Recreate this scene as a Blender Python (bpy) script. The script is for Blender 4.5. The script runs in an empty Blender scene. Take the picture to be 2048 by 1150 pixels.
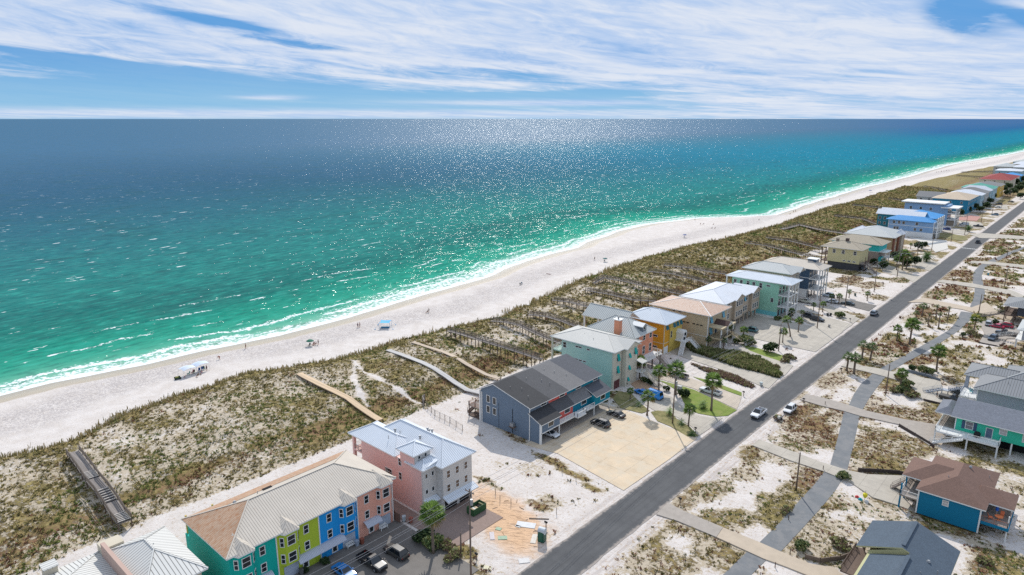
import bpy, math, random
import numpy as np
from mathutils import Vector
random.seed(7)
RNG = np.random.default_rng(11)
S = bpy.context.scene
COL = S.collection
R = math.radians
# ------------------------------------------------------------------ survey
# world: +Y runs along the coast road, +X points inland, the sea is at -X, metres
CH, CF = 70.0, 1350.0                     # drone height, focal length in photo pixels (2048 wide)
TH = math.atan(338 / CF); AZ = R(41.9)
def G(px, py, z=0.0):                     # survey: photo point of a spot at height z -> world x, y
    u = px - 1024; v = py - 575
    t = (CH - z) / (CF * math.sin(TH) + v * math.cos(TH))
    a = (CF * math.cos(TH) - v * math.sin(TH)) * t; r = u * t
    return (-a * math.sin(AZ) + r * math.cos(AZ), a * math.cos(AZ) + r * math.sin(AZ))
def PXY(X, Y, z=0.0):
    a = -X * math.sin(AZ) + Y * math.cos(AZ); r = X * math.cos(AZ) + Y * math.sin(AZ); dn = CH - z
    zc = a * math.cos(TH) + dn * math.sin(TH)
    return 1024 + CF * r / zc, 575 + CF * (-a * math.sin(TH) + dn * math.cos(TH)) / zc
def HT(bx, by, ty):                       # height of something standing at photo point bx,by and topping out at ty
    X, Y = G(bx, by); lo, hi = 0.0, 40.0
    for _ in range(40):
        m = (lo + hi) / 2
        if PXY(X, Y, m)[1] > ty: lo = m
        else: hi = m
    return lo
def CR(ox, oy, s, pts, z=0.0):            # points read off an enlarged crop of the photo
    return [G(ox + x / s, oy + y / s, z) for x, y in pts]
# ------------------------------------------------------------------ shader helpers
class E:
    def __init__(s, nt, v): s.nt, s.v = nt, v
    def _m(s, op, *a, clamp=False):
        n = s.nt.nodes.new('ShaderNodeMath'); n.operation = op; n.use_clamp = clamp
        for i, q in enumerate((s,) + a):
            q = q.v if isinstance(q, E) else q
            if isinstance(q, (int, float)): n.inputs[i].default_value = q
            else: s.nt.links.new(q, n.inputs[i])
        return E(s.nt, n.outputs[0])
    def __add__(s, o): return s._m('ADD', o)
    def __sub__(s, o): return s._m('SUBTRACT', o)
    def __rsub__(s, o): return E(s.nt, o)._m('SUBTRACT', s)
    def __mul__(s, o): return s._m('MULTIPLY', o)
    def __truediv__(s, o): return s._m('DIVIDE', o)
    __radd__ = __add__; __rmul__ = __mul__
    def abs(s): return s._m('ABSOLUTE')
    def frac(s): return s._m('FRACT')
    def clamp(s): return s._m('ADD', 0.0, clamp=True)
    def pow(s, k): return s._m('POWER', k)
    def min(s, k): return s._m('MINIMUM', k)
    def max(s, k): return s._m('MAXIMUM', k)
    def lt(s, k): return s._m('LESS_THAN', k)
    def f(s, op): return s._m(op)
    def ss(s, a, b, lo=0.0, hi=1.0):
        n = s.nt.nodes.new('ShaderNodeMapRange'); n.interpolation_type = 'SMOOTHSTEP'
        s.nt.links.new(s.v, n.inputs[0])
        for i, k in zip((1, 2, 3, 4), (a, b, lo, hi)): n.inputs[i].default_value = k
        return E(s.nt, n.outputs[0])
def comb(nt, x, y, z=0.0):
    n = nt.nodes.new('ShaderNodeCombineXYZ')
    for i, q in enumerate((x, y, z)):
        if isinstance(q, E): nt.links.new(q.v, n.inputs[i])
        else: n.inputs[i].default_value = q
    return n.outputs[0]
def sepv(nt, v):
    n = nt.nodes.new('ShaderNodeSeparateXYZ'); nt.links.new(v, n.inputs[0])
    return [E(nt, o) for o in n.outputs]
def noise(nt, vec, scale=1.0, detail=2.0, rough=0.5, col=False, dist=0.0):
    n = nt.nodes.new('ShaderNodeTexNoise'); n.inputs['Scale'].default_value = scale
    n.inputs['Detail'].default_value = detail; n.inputs['Roughness'].default_value = rough
    n.inputs['Distortion'].default_value = dist
    if vec is not None: nt.links.new(vec, n.inputs['Vector'])
    return n.outputs['Color'] if col else E(nt, n.outputs['Fac'])
def mixc(nt, fac, a, b):
    n = nt.nodes.new('ShaderNodeMix'); n.data_type = 'RGBA'
    for i, q in ((0, fac), (6, a), (7, b)):
        if isinstance(q, E): nt.links.new(q.v, n.inputs[i])
        elif isinstance(q, (int, float)): n.inputs[i].default_value = q
        elif isinstance(q, tuple): n.inputs[i].default_value = tuple(q) + (1,)
        else: nt.links.new(q, n.inputs[i])
    return n.outputs[2]
def attr(nt, name):
    n = nt.nodes.new('ShaderNodeAttribute'); n.attribute_name = name; return n
def newmat(name):
    m = bpy.data.materials.new(name); m.use_nodes = True
    nt = m.node_tree; b = nt.nodes['Principled BSDF']
    return m, nt, b
def pos(nt):
    return nt.nodes.new('ShaderNodeNewGeometry').outputs['Position']
def uvs(nt):
    n = nt.nodes.new('ShaderNodeUVMap'); n.uv_map = 'UVMap'; return n.outputs[0]
def bump(nt, b, h, dist=0.05, strength=1.0):
    n = nt.nodes.new('ShaderNodeBump'); n.inputs['Distance'].default_value = dist; n.inputs['Strength'].default_value = strength
    nt.links.new(h.v, n.inputs['Height']); nt.links.new(n.outputs[0], b.inputs['Normal'])
MC = {}
def mat(name, c, rough=0.75, var=0.12, ns=0.6, pat=None, pp=0.45, pd=0.5, metal=0.0, spec=0.35, rust=0.0, c2=None):
    if name in MC: return MC[name]
    m, nt, b = newmat(name)
    P = pos(nt)
    n1 = noise(nt, P, ns, 4, 0.6)
    f = (n1 - 0.5) * (2.4 * var) + 1.0
    u = uvs(nt); U, V, _ = sepv(nt, u)
    h = None
    if pat == 'seam':                      # standing seam metal: raised ribs up the slope, their shade put into the colour
        t = (U / pp).frac()
        rib = (t - 0.5).abs().ss(0.36, 0.47)
        f = f * (1.0 - rib * pd); h = rib
    elif pat == 'shingle':
        br = nt.nodes.new('ShaderNodeTexBrick'); nt.links.new(u, br.inputs[0])
        br.inputs['Scale'].default_value = 1.0; br.inputs['Brick Width'].default_value = 0.34; br.inputs['Row Height'].default_value = 0.16
        br.inputs['Mortar Size'].default_value = 0.012; br.inputs['Color1'].default_value = (1, 1, 1, 1); br.inputs['Color2'].default_value = (.55, .55, .55, 1); br.inputs['Mortar'].default_value = (.4, .4, .4, 1)
        g = E(nt, br.outputs[0]); f = f * (g * pd + (1.0 - pd)); h = g
        f = f * ((noise(nt, P, 3.5, 2, 0.6) - 0.5) * 0.5 + 1.0)
    elif pat == 'siding':
        t = (V / pp).frac(); f = f * (1.0 - t.ss(0.0, 0.12, 1, 0) * pd); h = t
    elif pat == 'plank':
        t = (V / pp).frac(); f = f * (1.0 - (t - 0.5).abs().ss(0.4, 0.5) * pd)
        w = nt.nodes.new('ShaderNodeTexWhiteNoise'); w.noise_dimensions = '1D'; fl = (V / pp).f('FLOOR'); nt.links.new(fl.v, w.inputs['W'])
        f = f * (E(nt, w.outputs[0]) * 0.3 + 0.85); h = t
    elif pat == 'slab':                    # concrete cast in bays with joints
        a = (U / pp).frac(); d = (V / pp).frac()
        j = (a - 0.5).abs().ss(0.485, 0.5).max((d - 0.5).abs().ss(0.485, 0.5))
        st = noise(nt, P, 0.23, 5, 0.65)
        f = f * (1.0 - j * pd) * ((st - 0.5) * 0.55 + 1.0)
    cm = nt.nodes.new('ShaderNodeVectorMath'); cm.operation = 'SCALE'
    cm.inputs[0].default_value = c; nt.links.new(f.v, cm.inputs['Scale'])
    out = cm.outputs[0]
    if c2: out = mixc(nt, noise(nt, P, 0.35, 4, 0.7).ss(0.42, 0.62), out, c2)
    if rust:
        rn = noise(nt, comb(nt, U * 2.2, V * 1.1), 1.0, 4, 0.7)
        sy = sepv(nt, P)[1]
        k = (rn + rust).ss(0.45, 0.7)
        out = mixc(nt, k, out, (0.38, 0.19, 0.10))
    nt.links.new(out, b.inputs['Base Color'])
    b.inputs['Roughness'].default_value = rough; b.inputs['Metallic'].default_value = metal
    b.inputs['Specular IOR Level'].default_value = spec
    if h is not None: bump(nt, b, h, 0.03, 0.6)
    MC[name] = m
    return m
def leafmat(m, tr=.4):
    """thin leaves: light comes through, and the blades shade like the clump they belong to"""
    nt = m.node_tree; b = nt.nodes['Principled BSDF']; out = nt.nodes['Material Output']
    g = nt.nodes.new('ShaderNodeNewGeometry'); a = nt.nodes.new('ShaderNodeVectorMath'); a.operation = 'MULTIPLY_ADD'
    nt.links.new(g.outputs['Normal'], a.inputs[0]); a.inputs[1].default_value = (.55,) * 3; a.inputs[2].default_value = (0, 0, 1)
    n = nt.nodes.new('ShaderNodeVectorMath'); n.operation = 'NORMALIZE'; nt.links.new(a.outputs[0], n.inputs[0]); nt.links.new(n.outputs[0], b.inputs['Normal'])
    t = nt.nodes.new('ShaderNodeBsdfTranslucent'); mx = nt.nodes.new('ShaderNodeMixShader'); mx.inputs[0].default_value = tr
    src = b.inputs['Base Color'].links[0].from_socket; nt.links.new(src, t.inputs[0])
    nt.links.new(b.outputs[0], mx.inputs[1]); nt.links.new(t.outputs[0], mx.inputs[2]); nt.links.new(mx.outputs[0], out.inputs[0]); return m
def glass(name='window_glass', c=(0.015, 0.02, 0.025)):
    return mat(name, c, 0.08, 0.3, 0.8, spec=0.6)
# ------------------------------------------------------------------ mesh builder
class MB:
    def __init__(s): s.v = []; s.f = []; s.m = []; s.ms = []; s.sm = False
    def mi(s, m):
        if m not in s.ms: s.ms.append(m)
        return s.ms.index(m)
    def poly(s, pts, m):
        n = len(s.v); s.v += [tuple(p) for p in pts]; s.f.append(tuple(range(n, n + len(pts)))); s.m.append(s.mi(m)); return s
    def faces(s, vs, fs, m):
        n = len(s.v); s.v += [tuple(p) for p in vs]; k = s.mi(m)
        for f in fs: s.f.append(tuple(n + i for i in f)); s.m.append(k)
        return s
    def box(s, x0, x1, y0, y1, z0, z1, m):
        if x1 < x0: x0, x1 = x1, x0
        if y1 < y0: y0, y1 = y1, y0
        if z1 < z0: z0, z1 = z1, z0
        v = [(x, y, z) for z in (z0, z1) for x, y in ((x0, y0), (x1, y0), (x1, y1), (x0, y1))]
        return s.faces(v, [(3, 2, 1, 0), (4, 5, 6, 7), (0, 1, 5, 4), (1, 2, 6, 5), (2, 3, 7, 6), (3, 0, 4, 7)], m)
    def beam(s, p, q, w, h, m):            # rectangular bar from p to q
        p = Vector(p); q = Vector(q); d = (q - p)
        if d.length < 1e-6: return s
        d.normalize(); up = Vector((0, 0, 1)) if abs(d.z) < 0.95 else Vector((0, 1, 0))
        a = d.cross(up).normalized() * (w / 2); b = a.cross(d).normalized() * (h / 2)
        v = [c + i * a + j * b for c in (p, q) for i, j in ((-1, -1), (1, -1), (1, 1), (-1, 1))]
        return s.faces(v, [(0, 1, 2, 3), (7, 6, 5, 4), (0, 4, 5, 1), (1, 5, 6, 2), (2, 6, 7, 3), (3, 7, 4, 0)], m)
    def tube(s, pts, rs, m, n=8, cap=True):
        pts = [Vector(p) for p in pts]; vs = []; fs = []
        for i, p in enumerate(pts):
            d = (pts[min(i + 1, len(pts) - 1)] - pts[max(i - 1, 0)]).normalized()
            up = Vector((0, 0, 1)) if abs(d.z) < 0.9 else Vector((1, 0, 0))
            a = d.cross(up).normalized(); b = a.cross(d)
            for k in range(n):
                t = 2 * math.pi * k / n; vs.append(p + (a * math.cos(t) + b * math.sin(t)) * rs[i])
        for i in range(len(pts) - 1):
            for k in range(n):
                k2 = (k + 1) % n; fs.append((i * n + k, i * n + k2, (i + 1) * n + k2, (i + 1) * n + k))
        if cap: fs += [tuple(range(n))[::-1], tuple(range((len(pts) - 1) * n, len(pts) * n))]
        return s.faces(vs, fs, m)
    def prism(s, pts, z0, z1, m, mt=None):
        n = len(pts)
        ar = sum(pts[i][0] * pts[(i + 1) % n][1] - pts[(i + 1) % n][0] * pts[i][1] for i in range(n))
        if ar < 0: pts = pts[::-1]
        s.poly([(x, y, z1) for x, y in pts], mt or m)
        for i in range(n):
            a, b = pts[i], pts[(i + 1) % n]; s.poly([(a[0], a[1], z0), (b[0], b[1], z0), (b[0], b[1], z1), (a[0], a[1], z1)], m)
        return s
    def build(s, name, parent=None, smooth=False, org=None):
        off = Vector(org) if org else Vector((0, 0, 0))
        if parent is not None and org is None:
            q = parent
            while q: off = off + q.location; t = q; q = q.parent
            if t.name not in WORLDB: off = Vector((0, 0, 0))
        me = bpy.data.meshes.new(name)
        me.from_pydata([tuple(Vector(p) - off) for p in s.v], [], s.f)
        for m in s.ms: me.materials.append(m)
        me.polygons.foreach_set('material_index', s.m)
        uv = me.uv_layers.new(name='UVMap').data
        Z = Vector((0, 0, 1))
        for p in me.polygons:
            n = p.normal
            if abs(n.z) > 0.985: a, b = Vector((1, 0, 0)), Vector((0, 1, 0))
            else:
                b = (Z - n * n.z).normalized(); a = b.cross(n)
            for li in p.loop_indices:
                c = Vector(s.v[me.loops[li].vertex_index]); uv[li].uv = (c.dot(a), c.dot(b))
        if smooth: me.polygons.foreach_set('use_smooth', [True] * len(me.polygons))
        o = bpy.data.objects.new(name, me); COL.objects.link(o)
        if org: o.location = off
        if parent is not None: o.parent = parent
        return o
WORLDB = set()                             # roots whose parts are drawn in world coordinates
def tag(o, label, cat, group=None, kind=None):
    if label: o['label'] = label
    if cat: o['category'] = cat
    if group: o['group'] = group
    if kind: o['kind'] = kind
    return o
def empty(name, loc, label, cat, group=None, rz=0.0):
    o = bpy.data.objects.new(name, None); COL.objects.link(o); o.empty_display_size = 0.5
    o.location = loc; o.rotation_euler = (0, 0, rz)
    return tag(o, label, cat, group)
def kids(o): return [c for c in COL.objects if c.parent == o]
KC = {}
def dup(root, loc, rz=0.0, label=None, sc=1.0):
    if root.name not in KC: KC[root.name] = [(c, kids(c)) for c in kids(root)]
    r = root.copy(); COL.objects.link(r); r.location = loc; r.rotation_euler = (0, 0, rz); r.scale = (sc,) * 3
    if label: r['label'] = label
    for c, gs in KC[root.name]:
        d = c.copy(); COL.objects.link(d); d.parent = r
        for g in gs: e = g.copy(); COL.objects.link(e); e.parent = d
    return r
def npmesh(name, V, F, mats, midx=None, colors=None, smooth=False):
    me = bpy.data.meshes.new(name); V = np.asarray(V, dtype=np.float32); F = np.asarray(F, dtype=np.int32); k = F.shape[1]
    me.vertices.add(len(V)); me.vertices.foreach_set('co', V.ravel())
    me.loops.add(F.size); me.loops.foreach_set('vertex_index', F.ravel())
    me.polygons.add(len(F)); me.polygons.foreach_set('loop_start', np.arange(0, F.size, k, dtype=np.int32)); me.polygons.foreach_set('loop_total', np.full(len(F), k, dtype=np.int32))
    for m in mats: me.materials.append(m)
    if midx is not None: me.polygons.foreach_set('material_index', np.asarray(midx, dtype=np.int32))
    for an, arr in (colors or {}).items():
        if arr.ndim == 1:
            a = me.attributes.new(an, 'FLOAT', 'POINT'); a.data.foreach_set('value', arr.astype(np.float32))
        else:
            a = me.attributes.new(an, 'FLOAT_COLOR', 'POINT')
            a.data.foreach_set('color', np.concatenate([arr, np.ones((len(arr), 1))], 1).astype(np.float32).ravel())
    if smooth: me.polygons.foreach_set('use_smooth', [True] * len(F))
    me.update(); me.validate()
    o = bpy.data.objects.new(name, me); COL.objects.link(o); return o
# ------------------------------------------------------------------ numpy noise
_T = RNG.random((256, 256))
def vn(x, y):
    xi = np.floor(x).astype(int); yi = np.floor(y).astype(int); fx = x - xi; fy = y - yi
    fx = fx * fx * (3 - 2 * fx); fy = fy * fy * (3 - 2 * fy)
    a = _T[xi & 255, yi & 255]; b = _T[(xi + 1) & 255, yi & 255]; c = _T[xi & 255, (yi + 1) & 255]; d = _T[(xi + 1) & 255, (yi + 1) & 255]
    return (a * (1 - fx) + b * fx) * (1 - fy) + (c * (1 - fx) + d * fx) * fy
def fbm(x, y, o=4):
    s = 0; a = 0.5; t = 0
    for i in range(o): s = s + a * vn(x * 2 ** i + 17.3 * i, y * 2 ** i + 9.1 * i); t += a; a *= 0.55
    return s / t
def sstep(a, b, x):
    t = np.clip((x - a) / (b - a), 0, 1); return t * t * (3 - 2 * t)
def inpoly(px, py, poly):
    c = np.zeros(px.shape, bool); n = len(poly); j = n - 1
    for i in range(n):
        xi, yi = poly[i]; xj, yj = poly[j]
        if yi != yj: c ^= ((yi > py) != (yj > py)) & (px < (xj - xi) * (py - yi) / (yj - yi) + xi)
        j = i
    return c
# ------------------------------------------------------------------ coast lines
SEA = -2.5
WL = [G(x, y, SEA) for x, y in [(0, 790), (100, 765), (250, 735), (440, 698), (560, 672), (700, 635), (850, 590), (980, 550), (1060, 520), (1150, 495), (1240, 462), (1300, 447), (1400, 437), (1550, 430), (1640, 402), (1720, 378), (1800, 358), (1900, 330), (2000, 312), (2048, 303)]]
DF = [G(x, y) for x, y in [(0, 915), (140, 890), (250, 830), (400, 780), (500, 745), (600, 735), (700, 715), (770, 693), (850, 670), (900, 655), (1000, 640), (1080, 600), (1150, 565), (1260, 528), (1350, 500), (1450, 480), (1550, 455), (1650, 420), (1750, 390), (1850, 362), (1950, 340), (2048, 320)]]
wy = np.array([p[1] for p in WL]); wx = np.array([p[0] for p in WL]); dy_ = np.array([p[1] for p in DF]); dx_ = np.array([p[0] for p in DF])
def shore(Y): return np.interp(Y, wy, wx) + (vn(Y * 0.045, Y * 0 + 3.3) - 0.5) * 4.0
def dune(Y): return np.interp(Y, dy_, dx_) + (vn(Y * 0.11, Y * 0 + 8.3) - 0.5) * 3.5 + (vn(Y * 0.4, Y * 0 + 1.3) - 0.5) * 1.6
LD = -121.5
def land(Y): return LD + (vn(Y * 0.05, Y * 0 + 5.5) - 0.5) * 5
def height(X, Y):
    s = X - shore(Y); D = dune(Y); L = land(Y)
    w = np.clip(s / np.maximum(D - shore(Y), 5), 0, 1)
    beach = SEA + 1.35 * sstep(0, 11, s) + 0.75 * w
    z = np.where(s < 0, SEA + s * 0.06, beach)
    z = np.maximum(z, -8)
    t = (X - D) / (L - D)
    bumpy = 0.5 + 2.6 * fbm(X * 0.06, Y * 0.045, 3) ** 1.6 * 1.3
    dz = -0.4 + sstep(0, 0.09, t) * (1.0 + bumpy * 0.6) * (1 - sstep(0.55, 1.0, t)) + 0.4 * sstep(0.0, 1.0, t)
    dz = dz + sstep(0, .1, t) * (1 - sstep(.85, 1., t)) * (fbm(X * .33, Y * .33, 3) - .5) * 0.9
    z = np.where(t > 0, dz, z)
    z = np.where(t > 1, 0.0, z)
    return z
def hz(X, Y): return float(height(np.array([float(X)]), np.array([float(Y)]))[0])
# sandy paths trodden through the dunes
TRAILS = [[G(x, y, 1.0) for x, y in [(708, 722), (727, 745), (760, 765), (800, 783), (838, 800)]], [G(x, y, 1.) for x, y in [(712, 728), (706, 760), (720, 790), (735, 812)]]]
def segdist(X, Y, pl):
    d = np.full(X.shape, 1e9)
    for (ax, ay), (bx, by) in zip(pl, pl[1:]):
        vx, vy = bx - ax, by - ay; t = np.clip(((X - ax) * vx + (Y - ay) * vy) / (vx * vx + vy * vy), 0, 1)
        d = np.minimum(d, np.hypot(X - ax - t * vx, Y - ay - t * vy))
    return d
# patches of scrub on the lots: photo x, y, radius along X, radius along Y, cover, share of red-brown
PT = [(1440, 1105, 6, 5, .8, .3), (1340, 1120, 5, 4, .75, .3), (1400, 1060, 5, 4, .6, .4), (1300, 1140, 5, 4, .6, .5), (1400, 985, 3.5, 5, .85, .6), (1440, 975, 3, 5, .8, .5), (1370, 1005, 3, 4, .85, .8), (1475, 1035, 3, 3.5, .8, .2), (1500, 905, 3, 5, .85, .5), (1560, 920, 5, 3, .5, .3), (1600, 895, 5, 2.0, .7, .2), (1490, 950, 3, 4, .6, .6),
      (1620, 855, 6.5, 9, 1, .9), (1650, 880, 5, 6, .9, .8), (1600, 830, 3, 9, .95, .9), (1680, 820, 3, 7, .8, .9), (1590, 790, 3, 5, .6, .7), (1665, 760, 4, 9, .7, .85), (1700, 740, 3, 7, .6, .7), (1755, 700, 6, 9, .8, .8), (1800, 690, 5, 12, .95, .9), (1770, 725, 3, 5, .6, .6), (1830, 640, 5, 8, .5, .6), (1850, 625, 3, 12, .95, .95),
      (1750, 905, 6, 8, .95, .5), (1770, 930, 5, 4, .9, .3), (1740, 880, 3, 7, .8, .6), (1800, 900, 5, 6, .7, .4), (1770, 820, 5, 6, .8, .85), (1820, 830, 8, 5, .8, .8), (1870, 845, 9, 3, .6, .6), (1740, 800, 4, 5, .6, .8), (1640, 1060, 6, 6, .6, .35), (1600, 1090, 5, 6, .55, .25), (1700, 1100, 4, 4, .5, .2), (1750, 1020, 5, 4, .5, .4), (1670, 990, 3, 4, .4, .4),
      (1870, 590, 5, 14, .95, .95), (1910, 580, 5, 16, .95, .95), (1880, 560, 6, 8, .6, .8), (1925, 547, 7, 11, .95, .9), (1945, 520, 5, 10, .8, .7), (1890, 555, 3, 10, .9, .9), (1990, 490, 9, 16, .95, .9), (2030, 470, 9, 20, .9, .9), (2010, 500, 5, 14, .9, .9), (2000, 565, 9, 5, .95, .95), (1995, 600, 9, 5, .8, .6), (2020, 590, 7, 4, .9, .9), (1940, 655, 3, 7, .95, .95), (1990, 700, 8, 4, .4, .5), (2040, 610, 6, 6, .7, .6),
      (1970, 680, 3.5, 3, .95, .9), (2035, 700, 6, 5, .8, .5), (1990, 790, 3, 3, .2, .5), (1985, 985, 6, 4, .25, .3), (2020, 960, 5, 4, .3, .3),
      # ocean side lots
      (1040, 880, 4, 1.4, .9, .7), (1015, 862, 4, 1.2, .8, .7), (1090, 915, 4, 1.4, 1, .3), (1150, 950, 5, 1.2, 1, .5), (1185, 975, 3, 1.2, 1, .3), (1110, 925, 4, 1., 1, .4), (990, 1000, 2, 2, .8, .9), (1060, 940, 4, 3, .4, .8), (965, 960, 3, 1.2, .9, .9), (985, 975, 2.5, 1.2, .9, .9), (1075, 1010, 3, 1.6, .95, .8), (1095, 1000, 3, 2, .6, .7), (925, 1105, 3.5, 2.2, .95, .1), (900, 1090, 3, 1.5, .95, .1), (950, 1140, 3, 2, .7, .3), (875, 1075, 3, 1.2, 1, .0),
      (1700, 560, 6, 12, .95, .9), (1740, 570, 6, 9, .7, .8), (1665, 570, 5, 6, .7, .7), (1760, 595, 4, 6, .7, .5), (1800, 560, 4, 8, .8, .6), (1620, 628, 6, 2.5, .9, .4), (1590, 640, 5, 1.5, .8, .7), (1690, 625, 7, 2.5, .9, .5), (1640, 650, 6, 2, .8, .5), (1700, 640, 5, 2, .7, .5), (1720, 635, 3, 3, .8, .6), (1655, 620, 4, 2, .9, .7), (1830, 540, 5, 7, .9, .2), (1870, 530, 4, 8, .8, .6), (1900, 480, 7, 5, .9, .1), (1880, 470, 8, 5, .9, .1), (1845, 470, 4, 6, .6, .2), (1960, 440, 10, 6, .9, .4), (1975, 428, 9, 6, .9, .5), (1990, 415, 7, 6, .8, .4), (1270, 860, 3.5, 3, .5, .5), (1235, 790, 4, 4, .8, .2), (1250, 810, 4, 3, .6, .4)]
PW = [(G(p[0], p[1]),) + p[2:] for p in PT]
EXCL = []                                  # paved areas and footprints: nothing grows there
ORANGE = [G(x, y) for x, y in [(940, 960), (990, 975), (1060, 1010), (1110, 1060), (1060, 1130), (1010, 1110), (950, 1060), (938, 1010)]]
def cover(X, Y):
    """cover 0..1, share of red-brown scrub, share of pale grass"""
    D = dune(Y); L = land(Y); t = (X - D) / (L - D)
    far = sstep(150, 420, Y)
    n = fbm(X * .16, Y * .16, 4); n2 = fbm(X * .05 + 40, Y * .05, 3)
    c = np.where((t > 0) & (t < 1.06), 0.52 + 0.34 * far + (n - .5) * (.9 - .4 * far) + (n2 - .5) * .4, 0)
    edge = np.exp(-((t - 0.06) / 0.06) ** 2); c = c + edge * 0.45 * (t > 0)
    bw = np.exp(-((t - 0.86) / 0.07) ** 2) * (t > 0)
    c = c + bw * 0.55 * sstep(.3, .5, fbm(X * .1, Y * .03 + 9, 2))
    c = np.where(t > 1.0, c * (1 - sstep(1.0, 1.08, t)), c)
    c = c * ((t > 0) & (t < 1.08))
    br = np.clip(bw * .9 + (fbm(X * .09 + 7, Y * .09, 3) - .5) * 1.1, 0, 1)
    lot = (X > LD + 2) & ((X < -63) | (X > -52.5))
    base = np.where(X > -52.5, sstep(.34, .64, n) * 0.74, sstep(.60, .8, n) * 0.30)
    base = np.where((X > -52.5) & (X < -50.5), base * .3, base)
    farw = (Y > 330) & (X > LD) & (X < -63); base = np.where(farw, sstep(.35, .6, n) * .8, base)
    c = np.where(lot, base, c); br = np.where(lot, sstep(.4, .7, fbm(X * .11 + 3, Y * .11 + 5, 3)), br)
    wob = 0.55 + 0.9 * fbm(X * .45 + 11, Y * .45, 3)
    for (cx, cy), rx, ry, cv, b in PW:
        m = np.abs(X - cx) < rx * 2.2; m &= np.abs(Y - cy) < ry * 2.2
        if not m.any(): continue
        d = np.sqrt(((X[m] - cx) / rx) ** 2 + ((Y[m] - cy) / ry) ** 2) * wob[m]
        k = 1 - sstep(.62, 1.15, d)
        c[m] = np.maximum(c[m] * (1 - k * .3), k * cv * (.45 + .7 * n[m])); br[m] = br[m] * (1 - k) + b * k
    bare = inpoly(X, Y, ORANGE)
    c = np.where(bare, c * .15, c)
    for tr in TRAILS: c = c * sstep(.3, 1.1, segdist(X, Y, tr) + (n - .5) * 1.2)
    return np.clip(c, 0, 1), np.clip(br, 0, 1)
# ------------------------------------------------------------------ the ground sheet
def stations(a, b, d0, g):
    o = [a]
    while o[-1] < b: o.append(o[-1] + max(d0, g * abs(o[-1])))
    return np.array(o)
ys = np.concatenate([[-400, -120, -60, -30], stations(-10, 700, .9, .0045), stations(708, 40000, 8, .05)])
xs = np.concatenate([[-420, -330, -280], np.arange(-262, -176, 2.4), np.arange(-176, -4, .9), [-2, 5, 15, 40, 90, 200, 500, 1500, 5000, 20000]])
XX, YY = np.meshgrid(xs, ys); ZZ = height(XX.ravel(), YY.ravel()); xr, yr = XX.ravel(), YY.ravel()
cv, br = cover(xr, yr)
sh = xr - shore(yr)
ora = sum(inpoly(xr + 3.4 * math.cos(k) * r_, yr + 3.4 * math.sin(k) * r_, ORANGE).astype(float) for k in np.arange(0, 6.28, .7) for r_ in (.4, 1.0)) / 18
nx, ny = len(xs), len(ys)
i = np.arange(nx * ny).reshape(ny, nx)
F = np.stack([i[:-1, :-1], i[:-1, 1:], i[1:, 1:], i[1:, :-1]], -1).reshape(-1, 4)
gm, nt, b = newmat('sand_and_litter')
P = pos(nt)
CVn = attr(nt, 'cov'); cs = nt.nodes.new('ShaderNodeSeparateColor'); nt.links.new(CVn.outputs['Color'], cs.inputs[0])
veg, brn, orn = [E(nt, cs.outputs[k]) for k in range(3)]
shd = E(nt, attr(nt, 'shd').outputs['Fac']); dnd = E(nt, attr(nt, 'dnd').outputs['Fac'])
n_f = noise(nt, P, 1.5, 5, .72); n_m = noise(nt, P, .28, 4, .6); n_s = noise(nt, P, 6.0, 3, .7); n_l = noise(nt, P, .05, 3, .5)
sand = mixc(nt, n_m.ss(.3, .7), (.66, .61, .57), (.58, .525, .48))
foot = noise(nt, P, 1.9, 3, .8)                       # footprints on the middle of the beach
mid = (dnd.ss(-38, -28) * dnd.ss(-12, -20)) * n_l.ss(.30, .55, .75, 1.0)
sand = mixc(nt, foot.ss(.45, .54) * mid * 0.75, sand, (.37, .335, .325))
sand = mixc(nt, n_s.ss(.56, .72) * 0.38, sand, (.44, .38, .33))
lotm = dnd.ss(40, 50)
sand = mixc(nt, (n_f.ss(.5, .66) * lotm) * .55, sand, (.45, .35, .27))
tracks = noise(nt, comb(nt, sepv(nt, P)[0] * 1.4, sepv(nt, P)[1] * .12), 1.0, 3, .6, dist=.6)
XY = sepv(nt, P)
shoulder = (XY[0] + 51.6).abs().ss(1.0, 2.2, 1, 0).max((XY[0] + 62.3).abs().ss(.6, 1.3, 1, 0) * .7)
sand = mixc(nt, shoulder * tracks.ss(.40, .62) * .55, sand, (.36, .31, .28))
sand = mixc(nt, shoulder * n_f.ss(.52, .66) * .5, sand, (.50, .33, .22))
sand = mixc(nt, orn * (noise(nt, P, .35, 4, .6) + orn * .5).ss(.58, .90) * .95, sand, (.66, .43, .26))
rut = noise(nt, comb(nt, XY[0] * .35 + XY[1] * .2, XY[1] * 1.3 - XY[0] * .8), 1.0, 3, .6, dist=1.2)
sand = mixc(nt, orn * rut.ss(.53, .6) * .6, sand, (.34, .22, .14))
wet = (shd + (n_m - .5) * 3.0).ss(9.2, 10.6, 1, 0)
sand = mixc(nt, wet, sand, mixc(nt, shd.ss(0, 8), (.40, .36, .29), (.47, .395, .30)))
grn = mixc(nt, noise(nt, P, .7, 4, .7).ss(.35, .65), (.14, .11, .038), (.33, .265, .11))
grn = mixc(nt, brn * .85 * noise(nt, P, .9, 3, .6).ss(.3, .6), grn, mixc(nt, n_f, (.13, .065, .040), (.27, .145, .095)))
vm = (veg * 1.35 + (n_f - .5) * 2.4 + (noise(nt, P, .6, 3, .6) - .5) * 1.6).ss(.70, 1.0)
straw = (veg * 1.2 + (n_f - .5) * 2.0).ss(.15, .45)
sand = mixc(nt, straw * .6, sand, (.36, .275, .14))
col = mixc(nt, vm, sand, grn)
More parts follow.
